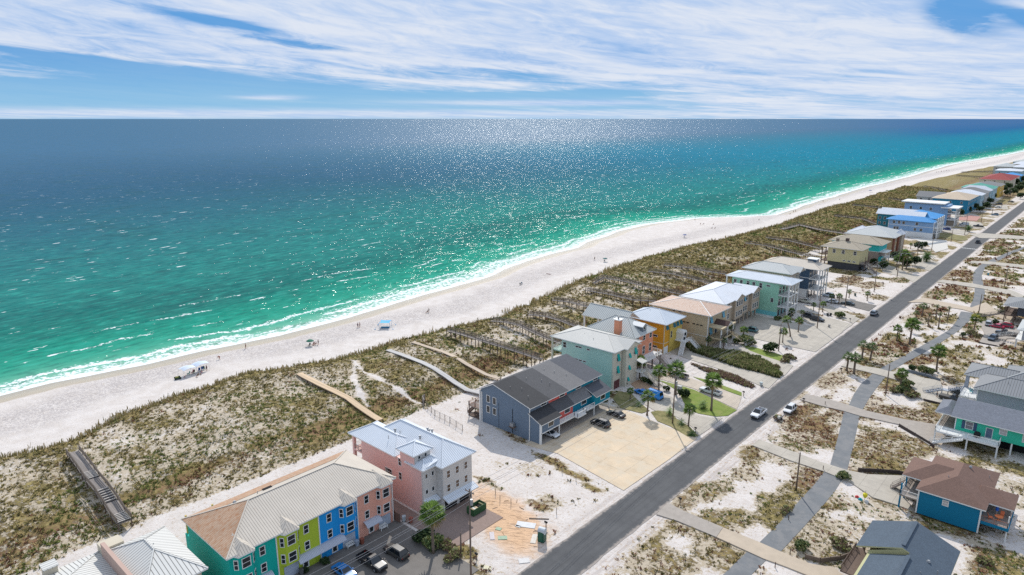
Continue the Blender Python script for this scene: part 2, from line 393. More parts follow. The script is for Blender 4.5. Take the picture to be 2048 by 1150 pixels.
nt.links.new(col, b.inputs['Base Color']); b.inputs['Roughness'].default_value = .95; b.inputs['Specular IOR Level'].default_value = .15
rw = wet.ss(0, 1, .95, .35); nt.links.new(rw.v, b.inputs['Roughness'])
hgt = n_f * .35 + foot * (mid * .5) + n_s * .12 + vm * .5 + rut * orn * .6
bump(nt, b, hgt, .45, .8)
ground = npmesh('ground', np.stack([xr, yr, ZZ], 1), F, [gm], colors={'cov': np.stack([cv, br, ora], 1), 'shd': sh, 'dnd': xr - dune(yr)}, smooth=True)
tag(ground, None, None, kind='structure')
# ------------------------------------------------------------------ the sea
sy = np.concatenate([[-3000, -600, -200, -60], stations(-20, 2500, 6, .01), stations(2550, 120000, 60, .12)])
sdv = np.concatenate([[14, 6], -np.concatenate([np.arange(0, 60, 3), stations(60, 120000, 5, .09)])])
SDD, SYY = np.meshgrid(sdv, sy); sx = shore(SYY.ravel()) + SDD.ravel()
nx, ny = len(sdv), len(sy); i = np.arange(nx * ny).reshape(ny, nx)
F = np.stack([i[:-1, 1:], i[:-1, :-1], i[1:, :-1], i[1:, 1:]], -1).reshape(-1, 4)
wm, nt, b = newmat('sea_water')
P = pos(nt); X, Y, _ = sepv(nt, P); d = E(nt, attr(nt, 'sd').outputs['Fac'])
big = noise(nt, comb(nt, X * .012, Y * .004), 1.0, 3, .55)
bar = noise(nt, comb(nt, X * .03, Y * .007, 4.0), 1.0, 4, .6)
dd = d + (big - .5) * 60 * d.ss(20, 120) + (bar - .5) * 34 * d.ss(8, 60)
az_r = (Y / (d + 200.0)).ss(2.0, 6.0)
rp = nt.nodes.new('ShaderNodeValToRGB'); cr = rp.color_ramp; cr.interpolation = 'B_SPLINE'
lg = ((dd.max(0.0) + 3.0).f('SQRT') / 40.0).clamp(); nt.links.new(lg.v, rp.inputs[0])
stops = [(0, (.40, .52, .42)), (7, (.17, .43, .30)), (18, (.02, .30, .195)), (38, (.010, .225, .155)), (52, (.010, .18, .135)), (78, (.012, .12, .11)), (105, (.018, .19, .16)), (190, (.020, .16, .16)), (330, (.024, .115, .155)), (560, (.020, .085, .15)), (1000, (.028, .105, .185)), (1590, (.030, .12, .215))]
while len(cr.elements) < len(stops): cr.elements.new(.5)
for e, (q, c) in zip(cr.elements, stops): e.position = math.sqrt(q + 3) / 40; e.color = c + (1,)
# down the coast the shallows are a clearer blue-green
body = mixc(nt, (Y.ss(350, 1600) * d.ss(20, 120)) * d.ss(1600, 300), rp.outputs[0], (.001, .18, .27))
body = mixc(nt, Y.ss(1500, 5000) * d.ss(150, 600) * az_r * .9, body, (.001, .085, .24))
patch = noise(nt, comb(nt, X * .05, Y * .022, 2.0), 1.0, 4, .6)
body = mixc(nt, patch.ss(.5, .68) * .35 * d.ss(20, 60), body, (.02, .085, .085))
# foam: wash on the sand, broken lines over the bars, scattered whitecaps
w1 = noise(nt, comb(nt, X * .02, Y * .03), 1.0, 2, .5); w2 = noise(nt, P, .16, 3, .6); lace = noise(nt, P, .75, 4, .75); lace2 = noise(nt, comb(nt, X * .55, Y * .3), 1.0, 3, .7)
sw = d + (w1 - .5) * 16 + (w2 - .5) * 5
def line(c, w, seed, thr, amp=1.0):
    g = noise(nt, comb(nt, X * .006, Y * .018, seed), 1.0, 3, .6).ss(thr, thr + .09)
    return (1.0 - ((sw - c).abs() / w)).max(0.0) * g * amp
surf = Y.ss(90, 170) * Y.ss(420, 250) + Y.ss(560, 700) * .9
zone = (d + (w2 - .5) * 6).ss(5.6, 1.2)
wash = (d + (w1 - .5) * 7).ss(13.0, 4.0) * .68
foam = zone.max(wash).max(line(10, 4.2, 1., .36, .86)).max(line(18, 2.8, 2., .44, .8)).max(line(30, 2.4, 3., .50, .72)).max(line(47, 2.2, 5., .50, .72)).max(line(62, 2.2, 8., .54, .7)).max(line(110, 2.6, 11., .56, .7))
foam = foam.max(surf * sw.ss(30, 6) * .66)
fm = (foam * 1.05 + (lace - .5) * 2.3 * (1.0 - zone * .6) + (lace2 - .5) * 1.1 - .30).ss(.20, .56)
wc = noise(nt, comb(nt, X * .34 + Y * .035, Y * .075 - X * .01, 7.), 1.0, 3, .55)
wd = noise(nt, comb(nt, X * .012, Y * .01, 9.), 1.0, 2, .5)
caps = (wc + (lace - .5) * .16 + (wd - .5) * .16).ss(.680, .712) * d.ss(12, 30) * d.ss(1100, 250)
gate = Y.ss(3000, 900)
fm = fm.max(caps * gate * .9)
chop = noise(nt, comb(nt, X * .40 + Y * .05, Y * .13 - X * .02, 3.3), 1.0, 4, .65)  # wave facets: darker and paler sky reflection put into the water colour
body = mixc(nt, chop.ss(.50, .66) * .7, body, mixc(nt, .5, body, (.002, .03, .045)))
body = mixc(nt, chop.ss(.49, .32) * .5 * d.ss(500, 60), body, mixc(nt, .5, body, (.06, .50, .38)))
colw = mixc(nt, fm, body, (.80, .83, .83))
nt.links.new(colw, b.inputs['Base Color'])
# wave slopes (analytic, so that they do not fade with distance)
def slope(sx_, sy_, amp, seed):
    c = noise(nt, comb(nt, X * sx_ - Y * sx_ * .25, Y * sy_ + X * sy_ * .25, seed), 1.0, 2, .65, col=True)
    q = sepv(nt, c); return (q[0] - .5) * amp, (q[1] - .5) * amp
a1, b1 = slope(.6, .34, 1.4, 1.); a2, b2 = slope(.17, .07, .8, 2.); a3, b3 = slope(2.1, 1.5, .9, 5.)
calm = d.ss(1, 14, .25, 1.0)
nv = comb(nt, (a1 + a2 + a3) * calm, (b1 + b2 + b3) * calm, 1.0)
nn = nt.nodes.new('ShaderNodeVectorMath'); nn.operation = 'NORMALIZE'; nt.links.new(nv, nn.inputs[0]); nt.links.new(nn.outputs[0], b.inputs['Normal'])
ds = nt.nodes.new('ShaderNodeVectorMath'); ds.operation = 'LENGTH'; nt.links.new(P, ds.inputs[0]); dist_ = E(nt, ds.outputs['Value'])
rg = fm * .6 + .10 + d.ss(120, 1600) * .13; nt.links.new(rg.v, b.inputs['Roughness']); b.inputs['IOR'].default_value = 1.21
df = nt.nodes.new('ShaderNodeBsdfDiffuse'); gl_ = nt.nodes.new('ShaderNodeBsdfGlossy'); ms_ = nt.nodes.new('ShaderNodeMixShader')
nt.links.new(colw, df.inputs[0]); nt.links.new(rg.v, gl_.inputs['Roughness']); nt.links.new(nn.outputs[0], gl_.inputs['Normal'])
fac = (d.ss(20, 900, .055, .13) * (1.0 - fm)); nt.links.new(fac.v, ms_.inputs[0]); nt.links.new(df.outputs[0], ms_.inputs[1]); nt.links.new(gl_.outputs[0], ms_.inputs[2]); nt.links.new(ms_.outputs[0], nt.nodes['Material Output'].inputs[0]); nt.nodes.remove(b)
sea = npmesh('sea', np.stack([sx, SYY.ravel(), np.full(sx.shape, SEA)], 1), F, [wm], colors={'sd': -SDD.ravel()}, smooth=True)
tag(sea, None, None, kind='structure')
# ------------------------------------------------------------------ sky, sun, camera
EL = R(41); SAZ = -AZ + R(.8)
W = bpy.data.worlds.new('World'); S.world = W; W.use_nodes = True; nt = W.node_tree
bg = nt.nodes['Background']
sk = nt.nodes.new('ShaderNodeTexSky'); sk.sky_type = 'NISHITA'; sk.sun_disc = False; sk.sun_elevation = EL; sk.sun_rotation = SAZ; sk.ozone_density = 2.0; sk.air_density = 1.0; sk.dust_density = .4
tc = nt.nodes.new('ShaderNodeTexCoord'); dx, dy, dz = sepv(nt, tc.outputs['Generated'])
# bearing (from the view over the sea) and elevation of a direction
cx = dx * math.cos(AZ) + dy * math.sin(AZ); cy = dy * math.cos(AZ) - dx * math.sin(AZ)
az = cx._m('ARCTAN2', cy); el = dz._m('ARCSINE')
le = (el.max(0.0) + .03)._m('LOGARITHM', math.e)
vec = comb(nt, az * 2.0, le * 2.6 + az * 2.2)
n1 = noise(nt, vec, 1.0, 7, .6, dist=.7)
n2 = noise(nt, comb(nt, az * 4.5 + 5., le * 7.0 + az * 6.), 1.0, 6, .6, dist=.6)
n3 = noise(nt, comb(nt, az * 13., le * 9. + az * 11., 3.), 1.0, 6, .68, dist=1.1)
def hole(px, py, wx_, wy_, k, tilt=.15):
    fw_ = CF * math.cos(TH) - (py - 575) * math.sin(TH); a0 = math.atan2(px - 1024, fw_); e0 = math.atan2(-(CF * math.sin(TH) + (py - 575) * math.cos(TH)), math.hypot(px - 1024, fw_))
    u = (az - a0) / (wx_ / CF); v = (el - e0 + (az - a0) * tilt) / (wy_ / CF)
    return ((u * u + v * v) * -1.0)._m('EXPONENT') * k
cov = n1 * 1.0 + n2 * .55 + n3 * .55 - .97 + el.ss(.0, .16, 0, .28) + el.ss(.060, .078, 0, .10) + az.ss(-.1, .55, .0, .22)
cov = cov - hole(440, 42, 100, 9, .55) - hole(620, 92, 120, 7, .42, .1) - hole(270, 135, 200, 13, .55, .1) - hole(60, 104, 110, 4, .3, .1) - hole(1925, 24, 75, 40, 1.5, .25) * (n3 * 1.3 + n2 * .8 - .55).clamp() - hole(2062, 38, 30, 14, .6, .3) - hole(180, 190, 520, 22, .45, .02) - hole(760, 192, 360, 9, .33, .02) - hole(1130, 190, 160, 8, .35, 0)
cov = cov + .02 - hole(1700, 150, 60, 14, .10, 0) - hole(1600, 100, 90, 14, .10, .2)
cov = cov.max(hole(520, 228, 1500, 9, .33, 0)).max(hole(1100, 206, 260, 6, .35, .0)).max(hole(540, 195, 55, 4, .3, 0))
mk = cov.ss(-.10, .38)
blue = mixc(nt, el.ss(0, .15), (.30, .52, .80), (.055, .27, .70))
bs = nt.nodes.new('ShaderNodeVectorMath'); bs.operation = 'SCALE'; nt.links.new(mixc(nt, .55, sk.outputs[0], (3.2, 6.8, 12.5)), bs.inputs[0]); bs.inputs['Scale'].default_value = 1.0
shade = (n1 * .7 + n2 * .6 + n3 * .55).ss(.72, 1.12)
cc = mixc(nt, shade, (7.2, 9.8, 14.3), (12.9, 13.6, 15.0))
skyc = mixc(nt, mk * .93, mixc(nt, .9, sk.outputs[0], mixc(nt, el.ss(0., .10), (3.6, 8.8, 13.6), (1.0, 5.2, 12.0))), cc)
nt.links.new(skyc, bg.inputs[0]); bg.inputs[1].default_value = .060
sd = Vector((math.sin(SAZ) * math.cos(EL), math.cos(SAZ) * math.cos(EL), math.sin(EL)))
sl = bpy.data.lights.new('sun', 'SUN'); sl.energy = 3.9; sl.angle = R(.53); sl.color = (1, .955, .89)
so = bpy.data.objects.new('sun', sl); COL.objects.link(so); so.rotation_euler = sd.to_track_quat('Z', 'Y').to_euler()
cd = bpy.data.cameras.new('camera'); cam = bpy.data.objects.new('camera', cd); COL.objects.link(cam); S.camera = cam
cam.location = (0, 0, CH); cam.rotation_euler = (R(90) - TH, 0, AZ); cd.sensor_width = 36; cd.lens = 36 * CF / 2048; cd.clip_end = 300000; cd.clip_start = .5
S.view_settings.view_transform = 'Standard'; S.view_settings.look = 'None'; S.view_settings.exposure = 0.02; S.view_settings.gamma = 1
S.cycles.max_bounces = 5; S.cycles.diffuse_bounces = 2; S.cycles.glossy_bounces = 2; S.cycles.sample_clamp_indirect = 4; S.cycles.sample_clamp_direct = 12
S.render.resolution_x = 1024; S.render.resolution_y = 575
# ------------------------------------------------------------------ building kit
WHITE = mat('white_trim', (.72, .72, .70), .55, .04)
WOODG = mat('weathered_wood', (.24, .20, .17), .85, .3, 2.5, c2=(.30, .26, .23))
WOODN = mat('new_pine', (.62, .46, .30), .8, .12, 2.0, pat='plank', pp=.14, pd=.35)
WOODD = mat('dark_wood', (.13, .09, .07), .85, .3, 2.5)
CONC = mat('concrete', (.36, .33, .28), .85, .15, .8)
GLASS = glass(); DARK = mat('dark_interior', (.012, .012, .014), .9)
METALG = mat('grey_metal', (.30, .31, .32), .5, .1, metal=.4)
FOOT = []                                  # building footprints
def FB(mb, face, pl, a0, a1, z0, z1, d0, d1, m):
    """box on a facade: face S/N/E/W, plane position, along a, up z, outward depth d0..d1"""
    if face == 'S': mb.box(a0, a1, pl - d1, pl - d0, z0, z1, m)
    elif face == 'N': mb.box(a0, a1, pl + d0, pl + d1, z0, z1, m)
    elif face == 'E': mb.box(pl + d0, pl + d1, a0, a1, z0, z1, m)
    else: mb.box(pl - d1, pl - d0, a0, a1, z0, z1, m)
class House:
    def __init__(s, name, label, cat, x0, x1, y0, y1, group=None, foot=True):
        s.r = empty(name, ((x0 + x1) / 2, (y0 + y1) / 2, 0), label, cat, group); WORLDB.add(s.r.name)
        if foot: FOOT.append((x0, x1, y0, y1))
    def part(s, name, mb, label=None, parent=None, **k):
        o = mb.build(name, parent or s.r, **k)
        if label: o['label'] = label
        return o
    def wall(s, x0, x1, y0, y1, z0, z1, m, label=None, corner=None, name='wall', base=None):
        mb = MB().box(x0, x1, y0, y1, z0, z1, m); o = s.part(name, mb, label)
        if corner:
            c = MB()
            for x in (x0, x1):
                for y in (y0, y1):
                    c.box(x - .11, x + .11, y - .11, y + .11, z0 + .01, z1 - .02, corner)
            s.part('corner_trim', c, parent=o)
        return o
    def band(s, x0, x1, y0, y1, z, m=None, h=.22, d=.05):
        mb = MB(); m = m or WHITE
        mb.box(x0 - d, x1 + d, y0 - d, y1 + d, z, z + h, m); s.part('trim_band', mb)
    def hip(s, x0, x1, y0, y1, z, rise, m, ax=None, fas=None, cap=None, inset=None, name='roof', label=None, t=.22):
        """hip roof: eaves rectangle, eaves height, rise; ax = ridge axis"""
        fas = fas or WHITE; w, l = x1 - x0, y1 - y0; ax = ax or ('x' if w > l else 'y')
        ins = inset if inset is not None else min(w, l) / 2
        i0, i1 = ins if isinstance(ins, tuple) else (ins, ins)
        if ax == 'x': ym = (y0 + y1) / 2; A = (x0 + i0, ym, z + rise); B = (x1 - i1, ym, z + rise)
        else: xm = (x0 + x1) / 2; A = (xm, y0 + i0, z + rise); B = (xm, y1 - i1, z + rise)
        c = [(x0, y0, z), (x1, y0, z), (x1, y1, z), (x0, y1, z)]
        mb = MB()
        if ax == 'x': fs = [(c[0], c[1], B, A), (c[1], c[2], B), (c[2], c[3], A, B), (c[3], c[0], A)]
        else: fs = [(c[0], c[1], A), (c[1], c[2], B, A), (c[2], c[3], B), (c[3], c[0], A, B)]
        for f in fs: mb.poly(f, m)
        mb.box(x0 + .01, x1 - .01, y0 + .01, y1 - .01, z - t, z - .004, fas)
        o = s.part(name, mb, label)
        if cap:
            cb = MB(); up = Vector((0, 0, .04))
            segs = [(A, B)] if (Vector(A) - Vector(B)).length > .3 else []
            segs += [(c[0], A), (c[3], A if ax == 'x' else B), (c[1], B if ax == 'x' else A), (c[2], B)]
            for p, q in segs: cb.beam(Vector(p) + up, Vector(q) + up, .24, .07, cap)
            s.part('ridge_cap', cb, parent=o)
        return o
    def gable(s, x0, x1, y0, y1, z, rise, m, ax='x', fas=None, wallm=None, ov=.35, off=.5, name='roof', label=None, t=.2, cap=None):
        """gable roof over a rectangle of eaves; ridge along ax; off = ridge position 0..1"""
        fas = fas or WHITE; mb = MB()
        if ax == 'y':
            xr = x0 + (x1 - x0) * off
            def pr(e0, e1): return [(e0, y0, z), (xr, y0, z + rise), (e1, y0, z)], [(e0, y1, z), (xr, y1, z + rise), (e1, y1, z)]
            a, c = pr(x0, x1)
        else:
            yr_ = y0 + (y1 - y0) * off
            a = [(x0, y0, z), (x0, yr_, z + rise), (x0, y1, z)]; c = [(x1, y0, z), (x1, yr_, z + rise), (x1, y1, z)]
        dn = Vector((0, 0, -t))
        for i in (0, 1):
            q = [Vector(a[i]), Vector(c[i]), Vector(c[i + 1]), Vector(a[i + 1])]
            if (ax == 'x'): pass
            else: q = q[::-1]
            mb.poly(q, m); mb.poly([p + dn for p in q[::-1]], fas)
            for p1, p2 in ((q[0], q[1]), (q[1], q[2]), (q[2], q[3]), (q[3], q[0])):
                mb.poly([p2, p1, p1 + dn, p2 + dn], fas)
        o = s.part(name, mb, label)
        if wallm:
            g = MB(); e = ov
            if ax == 'y':
                pts = [(x0 + e, z - t - .02), (x1 - e, z - t - .02), (x1 - e, z - t + rise * e / max(x1 - xr, .1)), (xr, z + rise - t), (x0 + e, z - t + rise * e / max(xr - x0, .1))]
                f0 = [(x, y0 + e, q) for x, q in pts]; f1 = [(x, y1 - e, q) for x, q in pts]
            else:
                pts = [(y0 + e, z - t - .02), (y1 - e, z - t - .02), (y1 - e, z - t + rise * e / max(y1 - yr_, .1)), (yr_, z + rise - t), (y0 + e, z - t + rise * e / max(yr_ - y0, .1))]
                f0 = [(x0 + e, y, q) for y, q in pts][::-1]; f1 = [(x1 - e, y, q) for y, q in pts][::-1]
            g.poly(f0, wallm); g.poly(f1[::-1], wallm); s.part('gable_wall', g)
        if cap:
            cb = MB().beam(Vector(a[1]) + Vector((0, 0, .03)), Vector(c[1]) + Vector((0, 0, .03)), .25, .07, cap); s.part('ridge_cap', cb, parent=o)
        return o
    def slope(s, pts, m, fas=None, t=.18, name='roof', label=None):
        """single sloping roof plane from 4 corner points, given thickness"""
        fas = fas or WHITE; mb = MB(); q = [Vector(p) for p in pts]
        n = (q[1] - q[0]).cross(q[2] - q[0])
        if n.z < 0: q = q[::-1]
        dn = Vector((0, 0, -t)); mb.poly(q, m); mb.poly([p + dn for p in q[::-1]], fas)
        for i in range(len(q)):
            p1, p2 = q[i], q[(i + 1) % len(q)]; mb.poly([p2, p1, p1 + dn, p2 + dn], fas)
        return s.part(name, mb, label)
    def win(s, face, pl, c, z, w=.9, h=1.5, fr=None, gl=None, mull=True, label=None, name='window'):
        fr = fr or WHITE; gl = gl or GLASS; a0, a1, z0, z1 = c - w / 2, c + w / 2, z, z + h; k = .10
        mb = MB()
        FB(mb, face, pl, a0 - k, a0, z0 - k, z1 + k, -.02, .07, fr); FB(mb, face, pl, a1, a1 + k, z0 - k, z1 + k, -.02, .07, fr)
        FB(mb, face, pl, a0, a1, z0 - k, z0, -.02, .085, fr); FB(mb, face, pl, a0, a1, z1, z1 + k, -.02, .06, fr)
        if mull: FB(mb, face, pl, a0, a1, z0 + h / 2 - .035, z0 + h / 2 + .035, .0, .05, fr)
        o = s.part(name, mb, label)
        s.part('pane', FB_(face, pl, a0, a1, z0, z1, -.02, .022, gl), parent=o)
        return o
    def wins(s, face, pl, cs, zs, w=.9, h=1.5, **k):
        for z in zs:
            for c in cs: s.win(face, pl, c, z, w, h, **k)
    def door(s, face, pl, c, z, w=1.0, h=2.1, m=None, fr=None, name='door', label=None, glassy=False):
        fr = fr or WHITE; mb = MB(); a0, a1 = c - w / 2, c + w / 2
        FB(mb, face, pl, a0, a1, z, z + h, -.02, .045, m or WHITE); o = s.part(name, mb, label)
        f = MB(); FB(f, face, pl, a0 - .1, a0, z, z + h + .1, -.02, .07, fr); FB(f, face, pl, a1, a1 + .1, z, z + h + .1, -.02, .07, fr); FB(f, face, pl, a0, a1, z + h, z + h + .1, -.02, .065, fr)
        s.part('door_frame', f, parent=o)
        if glassy: s.part('pane', FB_(face, pl, a0 + .12, a1 - .12, z + .2, z + h - .12, .04, .06, GLASS), parent=o)
        else: s.part('handle', FB_(face, pl, a1 - .16, a1 - .08, z + .95, z + 1.1, .045, .1, METALG), parent=o)
    def garage(s, face, pl, c, z=0.02, w=2.6, h=2.2, m=None):
        m = m or WHITE; mb = MB(); a0, a1 = c - w / 2, c + w / 2
        for i in range(4): FB(mb, face, pl, a0, a1, z + i * h / 4 + .015, z + (i + 1) * h / 4 - .015, -.02, .05, m)
        FB(mb, face, pl, a0, a1, z, z + h, -.03, .02, m)
        s.part('garage_door', mb)
    def rail(s, pts, h=1.0, step=.16, m=None, name='railing', w=.045, label=None, parent=None):
        s.part(name, railing(pts, h, step, m or WHITE, w), label, parent)
    def deck(s, x0, x1, y0, y1, z, m=None, t=.28, name='balcony_floor'):
        return s.part(name, MB().box(x0, x1, y0, y1, z - t, z, m or WHITE))
    def post(s, x, y, z0, z1, w=.22, m=None, name='post'):
        return s.part(name, MB().box(x - w / 2, x + w / 2, y - w / 2, y + w / 2, z0, z1, m or WHITE))
    def stairs(s, p0, p1, z0, z1, w=1.2, m=None, rm=None, name='staircase', rails=True):
        """straight flight: centre of the foot p0, centre of the head p1"""
        m = m or WHITE; rm = rm or m; a = Vector((*p0, z0)); c = Vector((*p1, z1)); d = (c - a); run = Vector((d.x, d.y, 0)); L = run.length; u = run.normalized(); v = Vector((-u.y, u.x, 0)) * (w / 2)
        n = max(3, int((z1 - z0) / .19)); mb = MB()
        for i in range(n):
            q = a + d * ((i + .5) / n); mb.beam(q - v, q + v, .045, .28, m) if False else mb.poly([q - v - u * .15, q + v - u * .15, q + v + u * .15, q - v + u * .15][::-1], m)
            mb.poly([q - v - u * .15, q + v - u * .15, q + v - u * .15 - Vector((0, 0, .12)), q - v - u * .15 - Vector((0, 0, .12))], m)
        for sgn in (-1, 1): mb.beam(a + v * sgn - Vector((0, 0, .05)), c + v * sgn - Vector((0, 0, .05)), .06, .3, m)
        o = s.part(name, mb)
        if rails:
            for sgn in (-1, 1): s.part('railing', railing([a + v * sgn, c + v * sgn], .95, .3, rm, .045), parent=o)
        return o
    def vent(s, x, y, z, k=0):
        mb = MB()
        if k: mb.tube([(x, y, z - .3), (x, y, z + .45)], [.06, .06], METALG, 8); nm = 'vent_pipe'
        else: mb.tube([(x, y, z - .3), (x, y, z + .2), (x, y, z + .22), (x, y, z + .45)], [.17, .17, .3, .16], METALG, 10); nm = 'roof_vent'
        s.part(nm, mb)
def FB_(*a):
    mb = MB(); FB(mb, *a); return mb
def railing(pts, h, step, m, w=.045):
    mb = MB(); pts = [Vector(p) for p in pts]; up = Vector((0, 0, h))
    for p, q in zip(pts, pts[1:]):
        L = (q - p).length; mb.beam(p + up, q + up, w * 1.6, w, m); mb.beam(p + Vector((0, 0, .12)), q + Vector((0, 0, .12)), w, w, m)
        n = max(1, int(L / step))
        for i in range(1, n): c = p.lerp(q, i / n); mb.beam(c + Vector((0, 0, .12)), c + up, w * .7, w * .7, m)
        k = max(1, round(L / 1.9))
        for i in range(k + 1): c = p.lerp(q, i / k); mb.box(c.x - w, c.x + w, c.y - w, c.y + w, c.z, c.z + h + .03, m)
    return mb
def board(c, s=.2, v=.05, name=None): return mat(name, c, .75, max(v, .09), .22, pat='siding', pp=s, pd=.22)
def seam(name, c, pp=.45, pd=.45, rust=0, rough=.45, metal=.15, var=.05, c2=None): return mat(name, tuple(q * .86 for q in c), max(rough, .6), max(var, .08), .3, pat='seam', pp=pp, pd=min(.75, pd * 1.25), rust=rust, metal=0, spec=.16, c2=c2)
def shing(name, c, pd=.45): return mat(name, c, .9, .12, .7, pat='shingle', pd=pd)
# ------------------------------------------------------------------ houses on the ocean side, nearest first
GR = 'houses between the road and the dunes'
# 1 grey metal roofs at the lower left corner
RSIL = seam('silver_roof', (.70, .69, .65), .55, .6)
h = House('beach_house', 'pale silver hip roofs split by a pinkish parapet wall at the lower left corner', 'house', -107, -87.5, 4, 32.6, GR)
STU = mat('cream_stucco', (.55, .49, .38), .85, .08)
h.wall(-101.3, -88, 25, 32.3, 0, 8.3, STU)
h.hip(-102.2, -87.2, 24.4, 33.0, 8.5, 1.9, RSIL, 'x', cap=RSIL, inset=(4.3, 7.2))
h.wall(-103, -89, 4, 24.6, 0, 7.5, STU)
h.hip(-104.2, -88, 3.5, 24.3, 7.7, 2.0, RSIL, 'y', cap=RSIL)
h.part('parapet', MB().box(-102.4, -88.5, 24.2, 24.75, 7.3, 9.9, mat('pink_parapet', (.48, .34, .28), .85, .1)).box(-104.6, -102.2, 24.3, 27.2, 7.0, 8.9, STU))
h.part('chimney', MB().box(-104.6, -102.8, 17.2, 18.8, 6.5, 9.0, STU).box(-104.75, -102.65, 17.05, 18.95, 9.0, 9.15, RSIL))
h.vent(-96, 29.2, 9.9, 1)
# 2 painted townhouses
RT = seam('worn_tan_roof', (.64, .575, .49), .40, .42, rust=-.14, metal=.0, rough=.6, var=.12)
RTR = seam('rusted_roof', (.56, .39, .27), .40, .35, rust=.03, metal=0, rough=.65, var=.25)
h = House('townhouse_row', 'four townhouses painted teal, lime, blue and coral under one rusty tan hip roof', 'townhouses', -101.2, -87.4, 36.2, 65.6, GR)
cols = [('teal_wall', (.0, .40, .33)), ('lime_wall', (.42, .54, .04)), ('sky_blue_wall', (.01, .30, .70)), ('coral_wall', (.76, .38, .28))]
ye = [36.0, 43.4, 50.8, 58.2, 65.6]; xf = -87.4
for i, (nm, c) in enumerate(cols):
    m = board(c, .2, .05, nm); a, e = ye[i], ye[i + 1]
    h.wall(-101.2, xf, a + .003, e - .003, 0, 8.5, m, 'one ' + nm.split('_wall')[0].replace('_', ' ') + ' painted house of the row')
    h.part('corner_trim', FB_('E', xf, e - .09, e + .09, 0, 8.4, -.02, .06, WHITE))
    # canted bay with windows on three sides; the bays of neighbours face each other in the photo
    yb = a + (5.4 if i in (1, 2, 3) else 1.9)
    if i == 0: yb = a + 2.2
    if i == 1: yb = a + 2.1
    if i in (2,): yb = e - 2.0
    if i == 3: yb = e - 1.9
    b = MB(); p = [(xf - .02, yb - 1.7), (xf + .75, yb - 1.0), (xf + .75, yb + 1.0), (xf - .02, yb + 1.7)]
    b.prism(p, 2.7, 8.3, m); h.part('bay', b)
    for z in (3.2, 6.1):
        h.win('E', xf + .75, yb, z, 1.2, 1.5)
        for sg in (-1, 1):
            f = MB(); g = MB()
            p0 = Vector((xf + .10, yb + sg * 1.58, 0)); p1 = Vector((xf + .62, yb + sg * 1.12, 0)); n = Vector((p1.y - p0.y, -(p1.x - p0.x), 0)).normalized() * (1 if sg < 0 else -1)
            if n.x < 0: n = -n
            n = n * .03
            f.beam(p0 + n + Vector((0, 0, z + .75)), p1 + n + Vector((0, 0, z + .75)), .06, 1.66, WHITE)
            o = h.part('window', f); n = n * 2.2
            q0 = p0.lerp(p1, .14); q1 = p0.lerp(p1, .86)
            g.beam(q0 + n + Vector((0, 0, z + .37)), q1 + n + Vector((0, 0, z + .37)), .04, .62, GLASS).beam(q0 + n + Vector((0, 0, z + 1.12)), q1 + n + Vector((0, 0, z + 1.12)), .04, .62, GLASS)
            h.part('pane', g, parent=o)
    # small hipped roof over the bay
    h.part('bay_roof', MB().faces([(xf - .6, yb - 2.2, 8.55), (xf + 1.25, yb - 1.25, 8.55), (xf + 1.25, yb + 1.25, 8.55), (xf - .6, yb + 2.2, 8.55), (xf - 3.0, yb, 10.0), (xf - .3, yb, 9.75)], [(0, 1, 5), (1, 2, 5), (2, 3, 5), (3, 4, 5), (4, 0, 5), (0, 3, 2, 1)], RT).faces([(xf - .6, yb - 2.2, 8.33), (xf + 1.24, yb - 1.24, 8.33), (xf + 1.24, yb + 1.24, 8.33), (xf - .6, yb + 2.2, 8.33), (xf - .6, yb - 2.2, 8.54), (xf + 1.24, yb - 1.24, 8.54), (xf + 1.24, yb + 1.24, 8.54), (xf - .6, yb + 2.2, 8.54)], [(0, 1, 5, 4), (1, 2, 6, 5), (2, 3, 7, 6), (3, 2, 1, 0)], WHITE))
    for cc in ([a + 5.1] if i < 2 else [a + 1.9]): h.wins('E', xf, [cc], (3.3, 6.2), .75, 1.35)
    gy = yb; h.garage('E', xf, gy, w=2.5, h=2.15, m=mat('blue_grey_garage', (.42, .47, .55), .6))
    dy = a + 4.6 if i < 2 else a + 2.6
    h.door('E', xf, dy, .15, .95, 2.1, glassy=True)
    # curved awning of white metal
    aw = MB(); y0, y1 = (dy - 1.6, dy + 1.6)
    if i == 1: y1 = e + .01
    if i == 2: y0 = a + .02
    k = 6; vs = []
    for j in range(k + 1):
        t = j / k; vs += [(xf + 1.25 * t, y0, 2.95 - .75 * t * t), (xf + 1.25 * t, y1, 2.95 - .75 * t * t)]
    vs += [(x, y, z - .06) for x, y, z in vs]; n2 = 2 * (k + 1)
    fs = [(2 * j, 2 * j + 2, 2 * j + 3, 2 * j + 1) for j in range(k)] + [(n2 + 2 * j + 1, n2 + 2 * j + 3, n2 + 2 * j + 2, n2 + 2 * j) for j in range(k)] + [(2 * k, n2 + 2 * k, n2 + 2 * k + 1, 2 * k + 1)] + [(2 * j, n2 + 2 * j, n2 + 2 * j + 2, 2 * j + 2) for j in range(k)] + [(2 * j + 1, 2 * j + 3, n2 + 2 * j + 3, n2 + 2 * j + 1) for j in range(k)]
    h.part('awning', aw.faces(vs, fs, seam('awning_metal', (.55, .58, .66), .25, .3)))
ro = h.hip(-101.8, -86.7, 35.4, 66.1, 8.75, 3.1, RT, 'y', cap=RT)
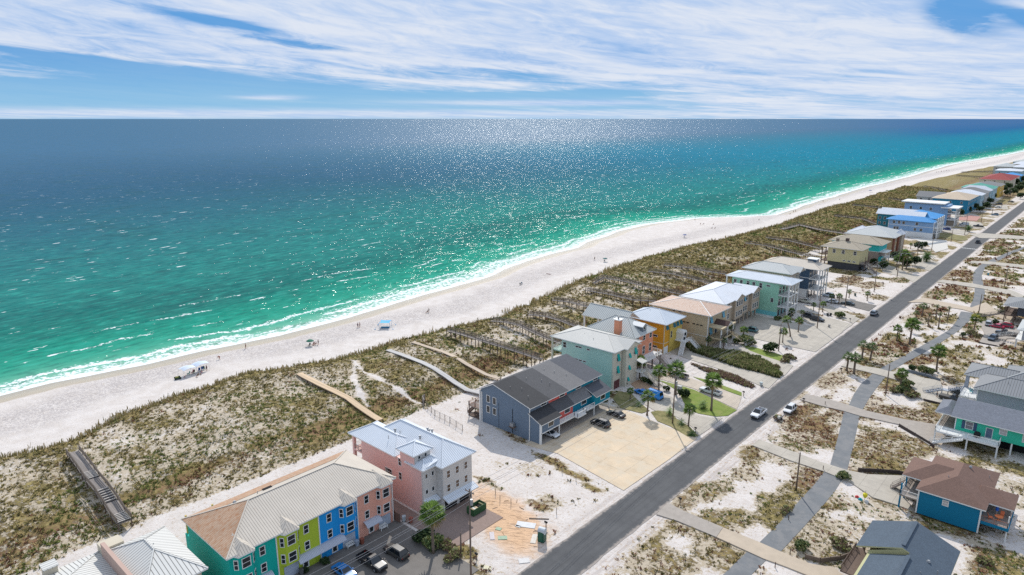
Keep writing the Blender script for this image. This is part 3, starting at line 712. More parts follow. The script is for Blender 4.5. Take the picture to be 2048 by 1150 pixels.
# the rusted end and the rusted seaward edge are panels laid over the same roof
def over(h, pts, m, up=.03, name='rusted_roof_panel'):
    h.part(name, MB().poly([(x, y, z + up) for x, y, z in pts], m))
over(h, [(-101.8, 66.1, 8.75), (-101.8, 35.4, 8.75), (-97.2, 39.9, 10.66), (-97.2, 61.6, 10.66)], RTR)
over(h, [(-101.8, 35.4, 8.75), (-86.7, 35.4, 8.75), (-94.25, 42.95, 11.85)], RTR)
h.part('porch', MB().box(-103.2, -101.2, 36.2, 41, 2.4, 2.6, WHITE).box(-103.2, -101.2, 36.2, 37.0, .0, 5.2, MC['teal_wall']))
for y in (36.5, 40.8): h.post(-102.9, y, 5.2 if y < 37 else 2.6, 8.4, .25, mat('yellow_post', (.6, .42, .12)))
h.vent(-96.2, 41.6, 11.0); h.vent(-95.9, 45.3, 11.2, 1)
h.part('skylight', MB().beam((-96.6, 46.5, 11.05), (-96.6, 48.1, 11.05), .5, .1, DARK))
# white benches and bins in front
def bench(x, y, lab, rz=0.0):
    r = empty('garden_bench', (x, y, 0.0), lab, 'bench', rz=rz)
    b = MB()
    for i in range(4): b.box(-.22 + i * .13, -.12 + i * .13, -.75, .75, .43, .46, WHITE)
    b.build('seat', r)
    b = MB()
    for i in range(3): b.box(-.3 - i * .03, -.27 - i * .03, -.75, .75, .55 + i * .14, .65 + i * .14, WHITE)
    b.build('backrest', r)
    for sy in (-.7, .7):
        MB().box(.2, .28, sy - .04, sy + .04, 0, .66, WHITE).build('leg', r); MB().box(-.36, -.28, sy - .04, sy + .04, 0, .92, WHITE).build('leg', r)
        MB().box(-.34, .28, sy - .045, sy + .045, .64, .7, WHITE).build('armrest', r)
    return r
bench(-86.7, 56.0, 'white slatted bench in front of the sky blue townhouse'); bench(-86.7, 62.9, 'white slatted bench in front of the coral townhouse')
def bin_(x, y, z, c, name, lab, rz=0.0, grp=None):
    m = mat('bin_' + '_'.join(str(int(q * 100)) for q in c), c, .5)
    r = empty('wheelie_bin', (x, y, z), lab, 'bin', grp, rz)
    MB().faces([(-.24, -.24, .08), (.24, -.24, .08), (.24, .24, .08), (-.24, .24, .08), (-.3, -.3, 1.0), (.32, -.3, 1.0), (.32, .3, 1.0), (-.3, .3, 1.0)], [(3, 2, 1, 0), (4, 5, 6, 7), (0, 1, 5, 4), (1, 2, 6, 5), (2, 3, 7, 6), (3, 0, 4, 7)], m).build('body', r)
    MB().box(-.34, .36, -.33, .33, 1.0, 1.07, m).build('lid', r)
    for sy in (-.27, .27): MB().tube([(-.26, sy - .04, .12), (-.26, sy + .04, .12)], [.12, .12], DARK, 10).build('wheel', r)
    return r
bin_(-86.2, 56.9, 0, (.30, .35, .42), '', 'grey blue wheeled bin by the sky blue townhouse garage'); bin_(-86.0, 57.8, 0, (.25, .08, .05), '', 'dark red wheeled bin by the sky blue townhouse garage')
# 3 pink and grey house with a small tower
RB = seam('pale_blue_metal_roof', (.78, .83, .89), .42, .45, metal=.25, rough=.38)
PINK = mat('pink_wall', (.78, .50, .45), .8, .05, pat='seam', pp=.3, pd=.12); GRW = board((.60, .58, .55), .18, .05, 'grey_board_wall')
h = House('three_storey_house', 'pink and pale grey three storey house with small square roof tower', 'house', -107, -82.5, 70.4, 81, GR)
h.wall(-102.9, -85.0, 70.4, 80.9, 0, 9.2, PINK); h.wall(-84.997, -84.6, 70.4, 73.6, 0, 9.2, GRW, 'pale grey road front'); h.wall(-84.99, -82.8, 73.603, 80.9, 0, 9.2, GRW, 'pale grey front block')
h.part('wall', MB().box(-98.5, -85.2, 80.9, 81.15, 0, 9.1, GRW), 'pale grey far side wall')
# tower, sea side porch
h.wall(-90.6, -86.6, 70.2, 74.0, 9.0, 11.4, PINK, name='tower'); h.part('tower', FB_('E', -86.6, 70.25, 73.95, 9.0, 11.35, 0, .06, GRW))
h.hip(-91.1, -86.1, 69.6, 74.4, 11.5, 1.3, RB, cap=RB, name='tower_roof'); h.wins('E', -86.54, [71.3, 72.8], [10.3], .5, .6, mull=False)
for y in (70.9, 73.8, 76.6): h.post(-106.0, y, 0, 9.2, .55, PINK, 'column')
h.deck(-106.3, -102.9, 70.6, 76.9, 6.0, PINK, .3); h.deck(-106.3, -102.9, 70.6, 76.9, 3.0, CONC, .3); h.rail([(-102.9, 70.7, 6.0), (-106.2, 70.7, 6.0), (-106.2, 76.8, 6.0)], 1.0, .25, METALG)
h.hip(-106.8, -92.0, 70.0, 77.3, 9.3, 1.9, RB, 'x', cap=RB, inset=(3.6, 3.6)); h.hip(-103.3, -82.2, 72.8, 81.6, 9.32, 2.8, RB, 'x', cap=RB, inset=(4.4, 4.4))
h.slope([(-89.2, 69.9, 9.35), (-84.2, 69.9, 9.35), (-84.2, 74.2, 10.0), (-89.2, 74.2, 10.8)], RB)
h.hip(-87.4, -84.0, 69.9, 75.2, 9.3, 1.1, RB, cap=RB, name='porch_roof')
h.wins('E', -82.8, [74.9, 77.1, 79.3], (3.7, 6.5), .75, 1.35, gl=mat('reflecting_glass', (.12, .08, .06), .1)); h.wins('E', -84.6, [71.2, 72.7], (4.1, 7.2), .5, .8, mull=False)
h.wins('S', 70.4, [-91.0], (4.9, 7.8), .7, 1.35, gl=GLASS); h.wins('S', 70.4, [-94.5], [4.6], 1.9, 1.2)
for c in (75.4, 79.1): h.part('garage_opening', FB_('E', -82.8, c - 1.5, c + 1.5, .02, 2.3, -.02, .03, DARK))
h.slope([(-82.8, 73.4, 3.1), (-82.8, 81.2, 3.1), (-81.3, 81.2, 2.5), (-81.3, 73.4, 2.5)], RB, name='awning'); h.slope([(-84.6, 70.4, 3.1), (-84.6, 73.5, 3.1), (-83.4, 73.5, 2.6), (-83.4, 70.4, 2.6)], RB, name='awning')
for x, y, z in [(-97.5, 74.6, 11.1), (-94.6, 76.4, 11.0), (-92.5, 78.6, 11.5), (-91.8, 79.1, 11.2), (-91.6, 78.2, 11.6), (-91, 75.4, 11.5)]: h.vent(x, y, z)
for y in (75.0, 72.2): h.vent(-96.5, y, 10.9, 1)
h.part('ground_floor_opening', FB_('S', 70.4, -101.5, -99.3, .3, 2.6, -.02, .03, DARK))
# 4 slate blue townhouses with shingle roofs in four shades
SB = board((.135, .185, .25), .16, .05, 'slate_blue_shingle_wall'); CORAL = board((.62, .12, .10), .16, .04, 'red_coral_wall'); TQ = board((.0, .22, .30), .16, .05, 'deep_turquoise_wall'); TQ2 = board((.0, .17, .26), .16, .05, 'ocean_blue_wall')
h = House('townhouse_block', 'slate blue townhouse block with shingle roof in four grey shades and coral, turquoise front', 'townhouses', -104.6, -86, 105.6, 132.6, GR)
yy = [105.6, 112.4, 119.2, 126.0, 132.6]; wm_ = [SB, CORAL, TQ2, TQ]
rf = [shing('charcoal_shingle', (.055, .055, .058)), shing('mid_grey_shingle', (.095, .095, .10)), shing('light_grey_shingle', (.19, .185, .185)), shing('slate_grey_shingle', (.105, .11, .125))]
for i in range(4):
    a, e = yy[i], yy[i + 1]; far = 132.6
    h.wall(-104.6, -89.6, a + .003, e - .003, 0 if True else 0, 7.9, wm_[i] if i else SB)
    h.slope([(-105.8, a - (.45 if i == 0 else 0) + .001, 7.85), (-100.3, a - (.45 if i == 0 else 0) + .001, 10.75), (-100.3, e - .001 + (.4 if i == 3 else 0), 10.75), (-105.8, e - .001 + (.4 if i == 3 else 0), 7.85)], rf[i])
    h.slope([(-100.29, a - (.45 if i == 0 else 0) + .001, 10.75), (-88.9, a - (.45 if i == 0 else 0) + .001, 8.0), (-88.9, e - .001 + (.4 if i == 3 else 0), 8.0), (-100.29, e - .001 + (.4 if i == 3 else 0), 10.75)], rf[i])
    # lower wing over the carports
    st = 0 if i in (0, 3) else (-1.4 if i == 1 else -1.4)
    xw = -86.3 + st
    h.wall(-89.597, xw, a + .004, e - .004, 2.6, 5.1, wm_[i]); h.slope([(-89.62, a - (.45 if i == 0 else 0) + .002, 6.75), (xw + .6, a - (.45 if i == 0 else 0) + .002, 5.0), (xw + .6, e - .002, 5.0), (-89.62, e - .002, 6.75)], rf[i] if i != 0 else rf[0], name='lower_roof')
    h.win('E', -89.6, (a + e) / 2 + (1.6 if i != 2 else 1.2), 6.75 + .18, 1.9, .75, mull=False)
    if i in (0, 3): h.win('E', xw, (a + e) / 2 + .2, 3.35, 1.8, 1.0, mull=False)
    else: h.win('E', xw, (a + e) / 2 + (1.2 if i == 1 else .9), 3.5, 1.9, 1.1, mull=False)
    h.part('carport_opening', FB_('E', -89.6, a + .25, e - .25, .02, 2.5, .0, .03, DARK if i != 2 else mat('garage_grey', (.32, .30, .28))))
for x0, x1, zz, z1 in [(-104.6, -89.6, 7.85, 10.15)]:
    h.part('gable_wall', MB().poly([(-104.6, 105.602, 7.85), (-89.6, 105.602, 7.85), (-89.6, 105.602, 7.95), (-100.3, 105.602, 10.55), (-104.6, 105.602, 8.4)], SB))
h.part('side_wall', MB().box(-89.59, -86.3, 105.6, 105.85, 0, 2.6, SB)); h.part('gable_wall', MB().poly([(-89.6, 105.605, 5.08), (-86.3, 105.605, 5.08), (-86.3, 105.605, 5.0), (-89.6, 105.605, 6.55)][::-1], SB).poly([(-89.6, 105.606, 5.08), (-86.32, 105.606, 5.08), (-89.6, 105.606, 6.6)], SB))
for y in (105.75, 112.4, 126.0, 132.4): h.post(-86.4, y, 0, 2.6 if y != 105.75 else 5.0, .4 if y == 105.75 else .24)
h.post(-104.75, 105.5, 0, 7.9, .35); h.post(-104.2, 105.5, 0, 7.7, .18)
h.part('trim_board', MB().box(-86.35, -86.2, 105.7, 112.3, 2.45, 2.65, WHITE).box(-86.35, -86.2, 126.1, 132.6, 2.45, 2.65, WHITE).box(-89.5, -89.35, 105.45, 105.6, 0, 8, WHITE))
h.deck(-87.6, -86.2, 112.6, 118.8, 2.7); h.deck(-87.6, -86.0, 118.85, 125.8, 2.7); h.deck(-86.3, -85.2, 117.9, 121.2, 2.68)
h.rail([(-86.3, 112.6, 2.7), (-86.3, 117.9, 2.7), (-85.3, 117.9, 2.7), (-85.3, 121.2, 2.7), (-86.1, 121.2, 2.7), (-86.1, 125.8, 2.7)], 1.0, .2)
h.wins('S', 105.6, [-102.2, -100.2], (3.0, 5.6), .95, 1.6, mull=False)
h.part('pane_divider', FB_('S', 105.6, -98.9, -98.82, .2, 6.4, 0, .03, DARK)); h.part('downpipe', FB_('S', 105.6, -94.6, -94.5, .2, 6.2, 0, .08, DARK))
h.part('air_conditioner', MB().box(-94.9, -93.4, 104.6, 105.6, 2.0, 2.15, WOODD).box(-94.7, -93.7, 104.75, 105.45, 2.15, 3.0, METALG).beam((-94.7, 105.55, 1.1), (-94.7, 104.7, 2.0), .1, .1, WOODD).beam((-93.6, 105.55, 1.1), (-93.6, 104.7, 2.0), .1, .1, WOODD))
for x, y in [(-97, 107.5), (-95, 109.3), (-97.5, 113.8), (-95, 116.4), (-93, 117), (-98.0, 121), (-96, 122.5), (-93.5, 124), (-92, 108)]: h.vent(x, y, 8.35 + (-88.9 - x) * .19, 1)
h.part('rear_deck', MB().box(-109.2, -104.8, 105.8, 110.6, 2.6, 2.75, WOODG).box(-109.2, -104.8, 105.8, 110.6, .1, .25, WOODD))
for x in (-109, -107): 
    for y in (106, 110.4): h.post(x, y, 0, 3.6, .16, WOODD)
h.rail([(-104.9, 105.9, 2.75), (-109.1, 105.9, 2.75), (-109.1, 110.5, 2.75)], 1.0, .3, mat('red_brown_wood', (.22, .08, .05)))
h.stairs((-110.5, 107), (-108.9, 109.8), 0, 2.6, 1.1, WOODD)
# 5 seafoam house with turquoise storm shutters
SF = board((.42, .60, .52), .2, .03, 'seafoam_wall'); SFF = board((.62, .58, .47), .2, .03, 'pale_cream_front'); SHT = mat('turquoise_shutter', (.0, .38, .34), .6, .05, pat='plank', pp=.12, pd=.3)
RW = seam('white_metal_roof', (.60, .59, .55), .42, .18, metal=.05, rough=.5, var=.06)
def shutter(h, face, pl, c, z, w, hh, m):
    mb = MB(); a0, a1 = c - w / 2, c + w / 2; o = .55
    if face == 'E': q = [(pl + .06, a0, z + hh), (pl + .06, a1, z + hh), (pl + o, a1, z + .1), (pl + o, a0, z + .1)]
    else: q = [(a0, pl - .06, z + hh), (a1, pl - .06, z + hh), (a1, pl - o, z + .1), (a0, pl - o, z + .1)]
    if face == 'E': q = q[::-1]
    n = (Vector(q[1]) - Vector(q[0])).cross(Vector(q[2]) - Vector(q[0])).normalized() * .05
    mb.poly(q, m); mb.poly([Vector(p) - n for p in q[::-1]], m)
    for i in range(4): a, b_ = Vector(q[i]), Vector(q[(i + 1) % 4]); mb.poly([b_, a, a - n, b_ - n], m)
    h.part('shutter', mb)
h = House('seafoam_house', 'tall seafoam green house with near white metal hip roof and turquoise storm shutters', 'house', -116.5, -92, 142.4, 156, GR)
h.wall(-109.0, -92.3, 142.3, 154.0, 0, 10.7, SF); h.wall(-92.297, -91.8, 142.31, 146.0, 0, 10.5, SFF); h.wall(-92.29, -90.6, 146.4, 152.0, 0, 10.5, SFF, 'cream front bay')
h.hip(-112.6, -90.9, 141.4, 154.8, 10.9, 2.1, RW, 'x', cap=RW, inset=(6.7, 6.7)); h.gable(-95, -89.8, 145.8, 152.6, 10.9, 1.6, RW, 'x', wallm=SFF)
h.post(-112.1, 142.0, 0, 10.7, .4, SFF, 'column'); h.post(-112.1, 154.0, 0, 10.7, .4, SFF, 'column'); h.deck(-112.3, -109, 142.2, 154, 7.0, SF); h.rail([(-109.1, 142.3, 7.0), (-112.2, 142.3, 7.0), (-112.2, 154, 7.0)], 1.0, .2)
for z in (4.3, 7.7):
    h.win('E', -91.8, 144.3, z, 1.0, 1.9); shutter(h, 'E', -91.8, 144.3, z, 1.1, 2.0, SHT)
    h.win('E', -90.6, 148.0, z + .2, .7, 1.2); shutter(h, 'E', -90.6, 148.0, z + .2, .9, 1.3, SHT)
h.win('E', -90.6, 150.8, 8.2, .9, 1.8); shutter(h, 'E', -90.6, 150.8, 8.2, 1.1, 1.9, SHT); h.win('E', -90.6, 147.6, 1.4, .7, 1.0); shutter(h, 'E', -90.6, 147.6, 1.4, .8, 1.1, SHT)
h.win('S', 142.3, -108.0, 8.3, 1.0, 1.5, gl=GLASS)
for x, z in [(-103.8, 9.3), (-102.7, 9.3), (-100.0, 9.3), (-103.8, 5.6), (-102.5, 5.6), (-101.2, 5.6)]: h.win('S', 142.3, x, z, .95, .42, mull=False)
h.part('garage_opening', FB_('E', -91.8, 142.8, 145.5, .02, 2.4, .0, .04, mat('maroon_door', (.12, .04, .04)))); h.vent(-104, 146, 12, 1); h.vent(-100, 144.6, 11.8, 1)
h.slope([(-90.8, 151.6, 6.3), (-90.8, 154.2, 6.3), (-88.6, 154.2, 5.8), (-88.6, 151.6, 5.8)], RW, name='porch_roof')
for y in (151.8, 154.0): h.post(-88.8, y, 3.2, 5.8, .22, SFF, 'column')
h.deck(-91, -88.5, 151.6, 154.2, 3.2); h.stairs((-83.5, 152.9), (-88.5, 152.9), .0, 3.2, 1.6, mat('stair_cream', (.55, .50, .42)))
# 6 coral house with tall chimney
CO = mat('salmon_wall', (.66, .27, .16), .8, .04, pat='siding', pp=.22, pd=.15); RS = seam('silver_rib_roof', (.56, .58, .56), .62, .62, metal=.2, rough=.4)
h = House('coral_house', 'salmon coloured house with ribbed silver roof, tall salmon chimney and a grey dormer', 'house', -118, -92, 157.5, 171.5, GR)
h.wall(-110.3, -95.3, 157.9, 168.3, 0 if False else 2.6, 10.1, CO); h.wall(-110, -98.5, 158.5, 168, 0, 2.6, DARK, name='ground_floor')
h.hip(-111.2, -94.6, 157.1, 169.0, 10.2, 3.6, RS, 'x', cap=RS, inset=(6.2, 6.2)); h.gable(-119.5, -104, 166.2, 175.0, 10.3, 2.9, RS, 'x', cap=RS)
for y in (166.8, 174.4): h.post(-119, y, 0, 10.2, .4, WHITE, 'column')
h.part('chimney', MB().box(-101.4, -99.7, 156.7, 158.2, 2.6, 14.4, CO).box(-101.7, -99.4, 156.4, 158.5, 14.4, 14.65, WHITE).tube([(-100.5, 157.4, 14.6), (-100.5, 157.4, 15.5)], [.25, .25], METALG, 8))
dm = mat('dormer_grey', (.14, .17, .20), .8)
h.part('dormer', MB().box(-97.9, -95.4, 162.2, 164.4, 10.3, 12.3, dm)); h.gable(-98.9, -95.1, 161.8, 164.8, 12.3, .8, WHITE, 'x', wallm=dm, ov=.25, name='dormer_roof')
h.win('E', -95.4, 163.3, 11.2, .9, 1.0, mull=False); h.wins('E', -95.3, [159.6, 163.2, 166.8], [8.1], 1.1, 1.3); h.wins('E', -95.3, [159.6, 163.2, 166.8], [3.9], 1.2, 2.3)
h.deck(-95.3, -92.0, 157.6, 168.4, 3.4); h.rail([(-95.2, 157.7, 3.4), (-92.1, 157.7, 3.4), (-92.1, 168.3, 3.4), (-95.2, 168.3, 3.4)], 1.05, .16)
for y in (158.5, 163.5, 168.0): h.post(-92.4, y, 0, 3.1, .3, WOODD)
h.stairs((-87.5, 165.5), (-92.0, 165.5), 0, 3.4, 1.3, WOODG)
# 7 yellow house
YO = board((.66, .32, .025), .2, .04, 'orange_yellow_wall'); YL = board((.60, .44, .10), .2, .04, 'pale_yellow_front'); SHB = mat('dark_teal_shutter', (.01, .13, .17), .6)
RBL = seam('light_blue_grey_roof', (.60, .66, .73), .5, .35, metal=.2, rough=.4)
h = House('yellow_house', 'orange yellow house with white arched entrance porch and twin stairs', 'house', -112.5, -95, 176, 189.5, GR)
h.wall(-109.0, -96.0, 176.1, 186.6, 0, 9.7, YO, corner=mat('cream_trim', (.60, .52, .35))); h.wall(-95.997, -95.7, 179.2, 186.5, 0, 9.7, YL)
h.hip(-110.2, -94.8, 175.1, 187.6, 9.9, 2.6, RBL, 'x', cap=RBL)
h.band(-109.0, -96.0, 176.1, 186.6, 3.3, MC['cream_trim'])
h.wins('S', 176.1, [-99.2], (1.7, 5.2), 1.9, .5, mull=False); h.wins('E', -95.7, [180.0], [4.6], .9, 2.0, fr=MC['cream_trim'])
for y in (177.6, 181.4, 183.4, 185.6): h.win('E', -95.7 if y > 179 else -96, y, 7.6, .8, 1.3); shutter(h, 'E', -95.7 if y > 179 else -96, y, 7.6, 1.3, 1.4, SHB)
h.garage('E', -96, 177.6, w=2.4)
ar = MB().box(-95.7, -93.4, 183.2, 185.4, 3.3, 5.4, WHITE); h.part('porch', ar); k = 8
h.part('arched_roof', MB().prism([(183.0 + 1.5 - 1.7 * math.cos(math.pi * j / k), 0) for j in range(0)] or [(-95.7, 183.1), (-93.2, 183.1), (-93.2, 185.5), (-95.7, 185.5)], 5.4, 5.5, WHITE).tube([(-95.7, 184.3, 5.4), (-93.2, 184.3, 5.4)], [1.15, 1.15], WHITE, 20))
h.part('arched_doorway', FB_('E', -93.4, 183.7, 184.9, 3.35, 5.2, 0, .04, DARK).tube([(-93.4, 184.3, 5.2), (-93.17, 184.3, 5.2)], [.6, .6], DARK, 16))
h.deck(-95.7, -92.0, 182.4, 186.2, 3.3, WHITE, .2); h.stairs((-91.4, 178.4), (-92.6, 182.4), 0, 3.3, 1.2); h.stairs((-88.6, 186.2), (-92.0, 185.6), 0, 3.3, 1.2); h.rail([(-92.1, 182.5, 3.3), (-92.1, 185.0, 3.3)])
h.vent(-103.5, 180.0, 11.7, 1)
# 8 tan house with copper roof
TN = board((.52, .42, .27), .24, .03, 'sand_board_wall'); RC = seam('copper_roof', (.66, .49, .39), .5, .5, rust=-.02); BSH = mat('pale_blue_shutter', (.13, .36, .48), .6, pat='plank', pp=.12, pd=.3)
h = House('copper_roof_house', 'sand coloured house with coppery ribbed roof and blue shutters', 'house', -111.5, -88.5, 191.2, 206.5, GR)
h.wall(-108.6, -89.2, 191.2, 204.4, 0, 10.4, TN, corner=WHITE); h.hip(-109.9, -88.0, 190.2, 205.4, 10.6, 2.0, RC, 'x', cap=WHITE)
h.band(-108.6, -89.2, 191.2, 204.4, 3.4, WHITE, .12)
for x in (-97.3, -96.1, -94.0, -92.7, -91.4): h.win('S', 191.2, x, 6.6, .9, .4, mull=False, fr=TN)
for x in (-99, -101.2): h.win('S', 191.2, x, 9.6, 1.2, .4, mull=False)
for y in (193.0, 201.5): h.win('E', -89.2, y, 7.6, 1.2, 1.9); shutter(h, 'E', -89.2, y, 7.6, 1.5, 2.0, BSH)
h.win('E', -89.2, 193.0, 3.9, 1.2, 2.2); shutter(h, 'E', -89.2, 193.0, 3.9, 1.7, 2.4, BSH); h.door('E', -89.2, 197, 3.5, 1.4, 2.3, m=mat('dark_blue_door', (.02, .05, .09)))
h.deck(-89.2, -84.9, 192.0, 201.5, 3.5, TN, .5); h.rail([(-89, 192.1, 3.5), (-85, 192.1, 3.5), (-85, 201.4, 3.5)], 1.05, .25, mat('dark_rail', (.03, .03, .03)))
for y in (192.4, 196.7, 201.1): h.post(-85.2, y, 0, 6.6, .34, WHITE, 'column')
h.deck(-89.2, -84.7, 191.7, 201.8, 6.9, TN, .35, 'porch_roof'); h.gable(-89.2, -84.4, 195.0, 199.0, 6.9, 1.3, shing('brown_porch_shingle', (.10, .06, .05)), 'x', wallm=WHITE, name='porch_gable')
h.stairs((-80.5, 202.6), (-84.9, 199.5), 0, 3.5, 1.5, TN)
for x, y in ((-80.6, 201.0), (-79.8, 203.6)): h.post(x, y, 0, 1.2, .45, WHITE, 'gate_pillar')
# 9 long condominium
TN2 = board((.44, .36, .27), .24, .04, 'tan_condo_wall'); RWH = seam('bright_white_roof', (.70, .73, .78), .5, .18, metal=.2, rough=.42)
h = House('condominium', 'long tan condominium on piers with a bright white metal roof', 'condominium', -107.5, -91.5, 208.5, 236.5, GR)
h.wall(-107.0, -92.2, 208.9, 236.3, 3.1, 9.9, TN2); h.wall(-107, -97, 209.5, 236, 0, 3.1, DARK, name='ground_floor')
h.hip(-108.6, -91.4, 208.0, 236.6, 10.1, 2.3, RWH, 'y', cap=RWH)
for c in (218.8, 232.6):
    h.wall(-92.2, -91.2, c - 3.4, c + 3.4, 3.1, 9.9, TN2, name='bay'); h.gable(-99.5, -90.6, c - 3.9, c + 3.9, 10.2, 1.7, RWH, 'x', wallm=TN2)
    for a in (-1.8, 0, 1.8): h.wins('E', -91.2, [c + a], (4.1, 7.7), 1.1, 1.7)
for c in (211.5, 226.0): h.wins('E', -92.2, [c - .9, c + .9], (4.1, 7.7), 1.1, 1.7); shutter(h, 'E', -92.2, c - .9, 7.7, 1.1, 1.8, BSH)
for y in np.arange(209.2, 237, 3.4): h.post(-92.6, float(y), 0, 3.1, .5, TN2, 'pier')
# 10 mint house with stacked balconies
MI = mat('mint_wall', (.33, .62, .46), .8, .03, pat='siding', pp=.22, pd=.1); MI2 = mat('aqua_base', (.18, .55, .56), .8, .05)
def balcony_front(h, xb, xf, y0, y1, zs, rz, ncol, m=WHITE, gl=DARK):
    for z in zs:
        h.deck(xb, xf, y0, y1, z, m, .4); h.rail([(xb, y0 + .1, z), (xf - .1, y0 + .1, z), (xf - .1, y1 - .1, z)], 1.0, .35, mat('thin_dark_rail', (.05, .05, .05)), w=.03)
    for k in range(ncol):
        y = y0 + .25 + (y1 - y0 - .5) * k / (ncol - 1); h.post(xf - .25, y, 0, rz, .42, m, 'column')
    for z in [0.0] + list(zs):
        n = max(2, int((y1 - y0) / 3))
        for k in range(n): h.door('E', xb, y0 + (k + .5) * (y1 - y0) / n, z + .05, 1.9, 2.3, m=gl, glassy=True, name='sliding_door')
h = House('mint_house', 'mint green four level house with white balconies stacked on its road front', 'house', -109, -82, 239.8, 253, GR)
h.wall(-103.6, -86.0, 239.8, 249.6, 1.6, 12.4, MI); h.wall(-103.6, -86.0, 239.79, 249.61, 0, 1.598, MI2, name='base_wall')
h.hip(-106.0, -81.3, 238.9, 250.6, 12.6, 1.6, RBL, 'x', cap=WHITE); balcony_front(h, -86.0, -82.1, 239.9, 249.5, (4.0, 8.2), 12.4, 4)
h.band(-103.6, -86.0, 239.8, 249.6, 8.2, MI, .12); h.band(-103.6, -86.0, 239.8, 249.6, 4.3, MI, .12)
h.post(-105.6, 239.6, 0, 12.4, .4, WHITE, 'column'); h.deck(-105.8, -103.6, 239.8, 249.6, 8.4); h.deck(-105.8, -103.6, 239.8, 249.6, 4.6)
for x in (-102.4, -100.0, -97.4, -95.2, -92.6): h.win('S', 239.8, x, 9.5 if x != -97.4 else 10.2, 1.0, 2.0 if x != -97.4 else 1.3)
h.win('S', 239.8, -89.8, 10.7, 1.4, .5, mull=False); h.win('S', 239.8, -88.0, 5.2, .9, 1.4)
# 11 pale house behind it
h = House('pale_roof_house', 'beige house with pale grey roof between the mint house and the navy house', 'house', -109, -86.5, 257.5, 270, GR)
BG = board((.40, .35, .28), .24, .04, 'dull_beige_wall'); h.wall(-106, -88.4, 256.9, 267.5, 0, 12.6, BG); RPG = seam('pale_grey_roof', (.52, .54, .53), .5, .2, metal=.1)
h.hip(-107.2, -87.4, 256.0, 268.4, 12.7, 2.4, RPG, 'x', cap=RPG); h.gable(-91.5, -86.2, 261.6, 267.4, 12.8, 1.6, RPG, 'x', wallm=BG); h.wins('E', -88.4, [258.6, 261.0, 264.5, 267], (5.2, 9.2), 1.1, 1.8)
# 12 navy house
NV = board((.055, .10, .16), .2, .05, 'navy_wall'); RTN = seam('cream_tan_roof', (.62, .55, .46), .5, .15, metal=.05, rough=.55)
h = House('navy_house', 'navy blue house with white balconies, open carport and cream metal roof', 'house', -108, -82, 274, 288, GR)
h.wall(-105.0, -87.0, 274.2, 284.6, 3.6, 12.1, NV); h.wall(-105, -91.5, 274.6, 284.2, 0, 3.6, NV, name='ground_floor')
h.hip(-106.6, -82.0, 273.1, 285.6, 12.2, 2.3, RTN, 'x', cap=RTN); balcony_front(h, -87.0, -82.8, 274.3, 284.5, (3.9, 8.1), 12.1, 4)
h.wall(-89.6, -86.4, 279, 282.4, 12.8, 15.0, NV, name='roof_dormer'); h.part('roof_cap', MB().box(-90, -86, 278.6, 282.8, 15.0, 15.2, WHITE)); h.wins('E', -86.4, [280, 281.4], [13.6], .8, .9, mull=False)
h.band(-105, -87, 274.2, 284.6, 8.1); h.part('white_wall_panel', FB_('S', 274.2, -90.2, -87.4, .1, 3.5, -3.0, .02, WHITE)); h.wins('S', 274.2, [-104, -99, -94], [9.4], 1.1, 1.6)
# 13 yellow house on piles
PY = board((.56, .50, .28), .22, .04, 'butter_wall'); RTB = seam('tan_tile_roof', (.44, .38, .29), .55, .35, metal=0, rough=.7)
h = House('butter_yellow_house', 'butter yellow raised house with tan roof and dark timber rear deck', 'house', -105, -85, 340, 354, GR)
h.wall(-100.3, -85.9, 339.9, 353.6, 3.4, 10.2, PY); h.wall(-100, -86.2, 340.3, 353.3, 0, 3.4, mat('dark_lattice', (.06, .06, .065), .9, .2, 2.), name='ground_floor')
h.hip(-103.6, -84.7, 338.6, 353.4, 10.4, 2.5, RTB, 'x', cap=RTB); h.deck(-103.3, -100.3, 340, 353, 6.6, WOODD); h.deck(-103.3, -100.3, 340, 353, 3.4, WOODD)
for x in (-103.0, -101.4): 
    for y in (340.2, 346, 352.6): h.post(x, y, 0, 10.3, .3, WOODD)
h.rail([(-100.4, 340.1, 6.6), (-103.2, 340.1, 6.6), (-103.2, 352, 6.6)], 1, .4, WOODD); h.wins('S', 339.9, [-97.5, -93.4, -88.2], [7.6], 1.2, 1.7); h.wins('S', 339.9, [-92.6, -90.4, -88.2], [4.1], 1.1, .5, mull=False)
h.part('chimney', MB().box(-94.6, -93.2, 345.6, 347, 10.5, 14.2, mat('brown_brick', (.10, .07, .06)))); h.part('chimney', MB().box(-99.4, -98.2, 347.6, 348.8, 10.5, 13.4, mat('tan_stone', (.25, .20, .15)))); h.deck(-85.9, -83.2, 340, 346, 3.9, WOODG); h.rail([(-85.9, 340.1, 3.9), (-83.3, 340.1, 3.9), (-83.3, 345.9, 3.9)], 1.1, .3, WOODD); h.stairs((-78.5, 341), (-83.2, 341), 0, 3.9, 1.4, WOODG)
for x, y in ((-83.5, 340.3), (-83.5, 345.6)): h.post(x, y, 0, 7.2, .25, WOODD)
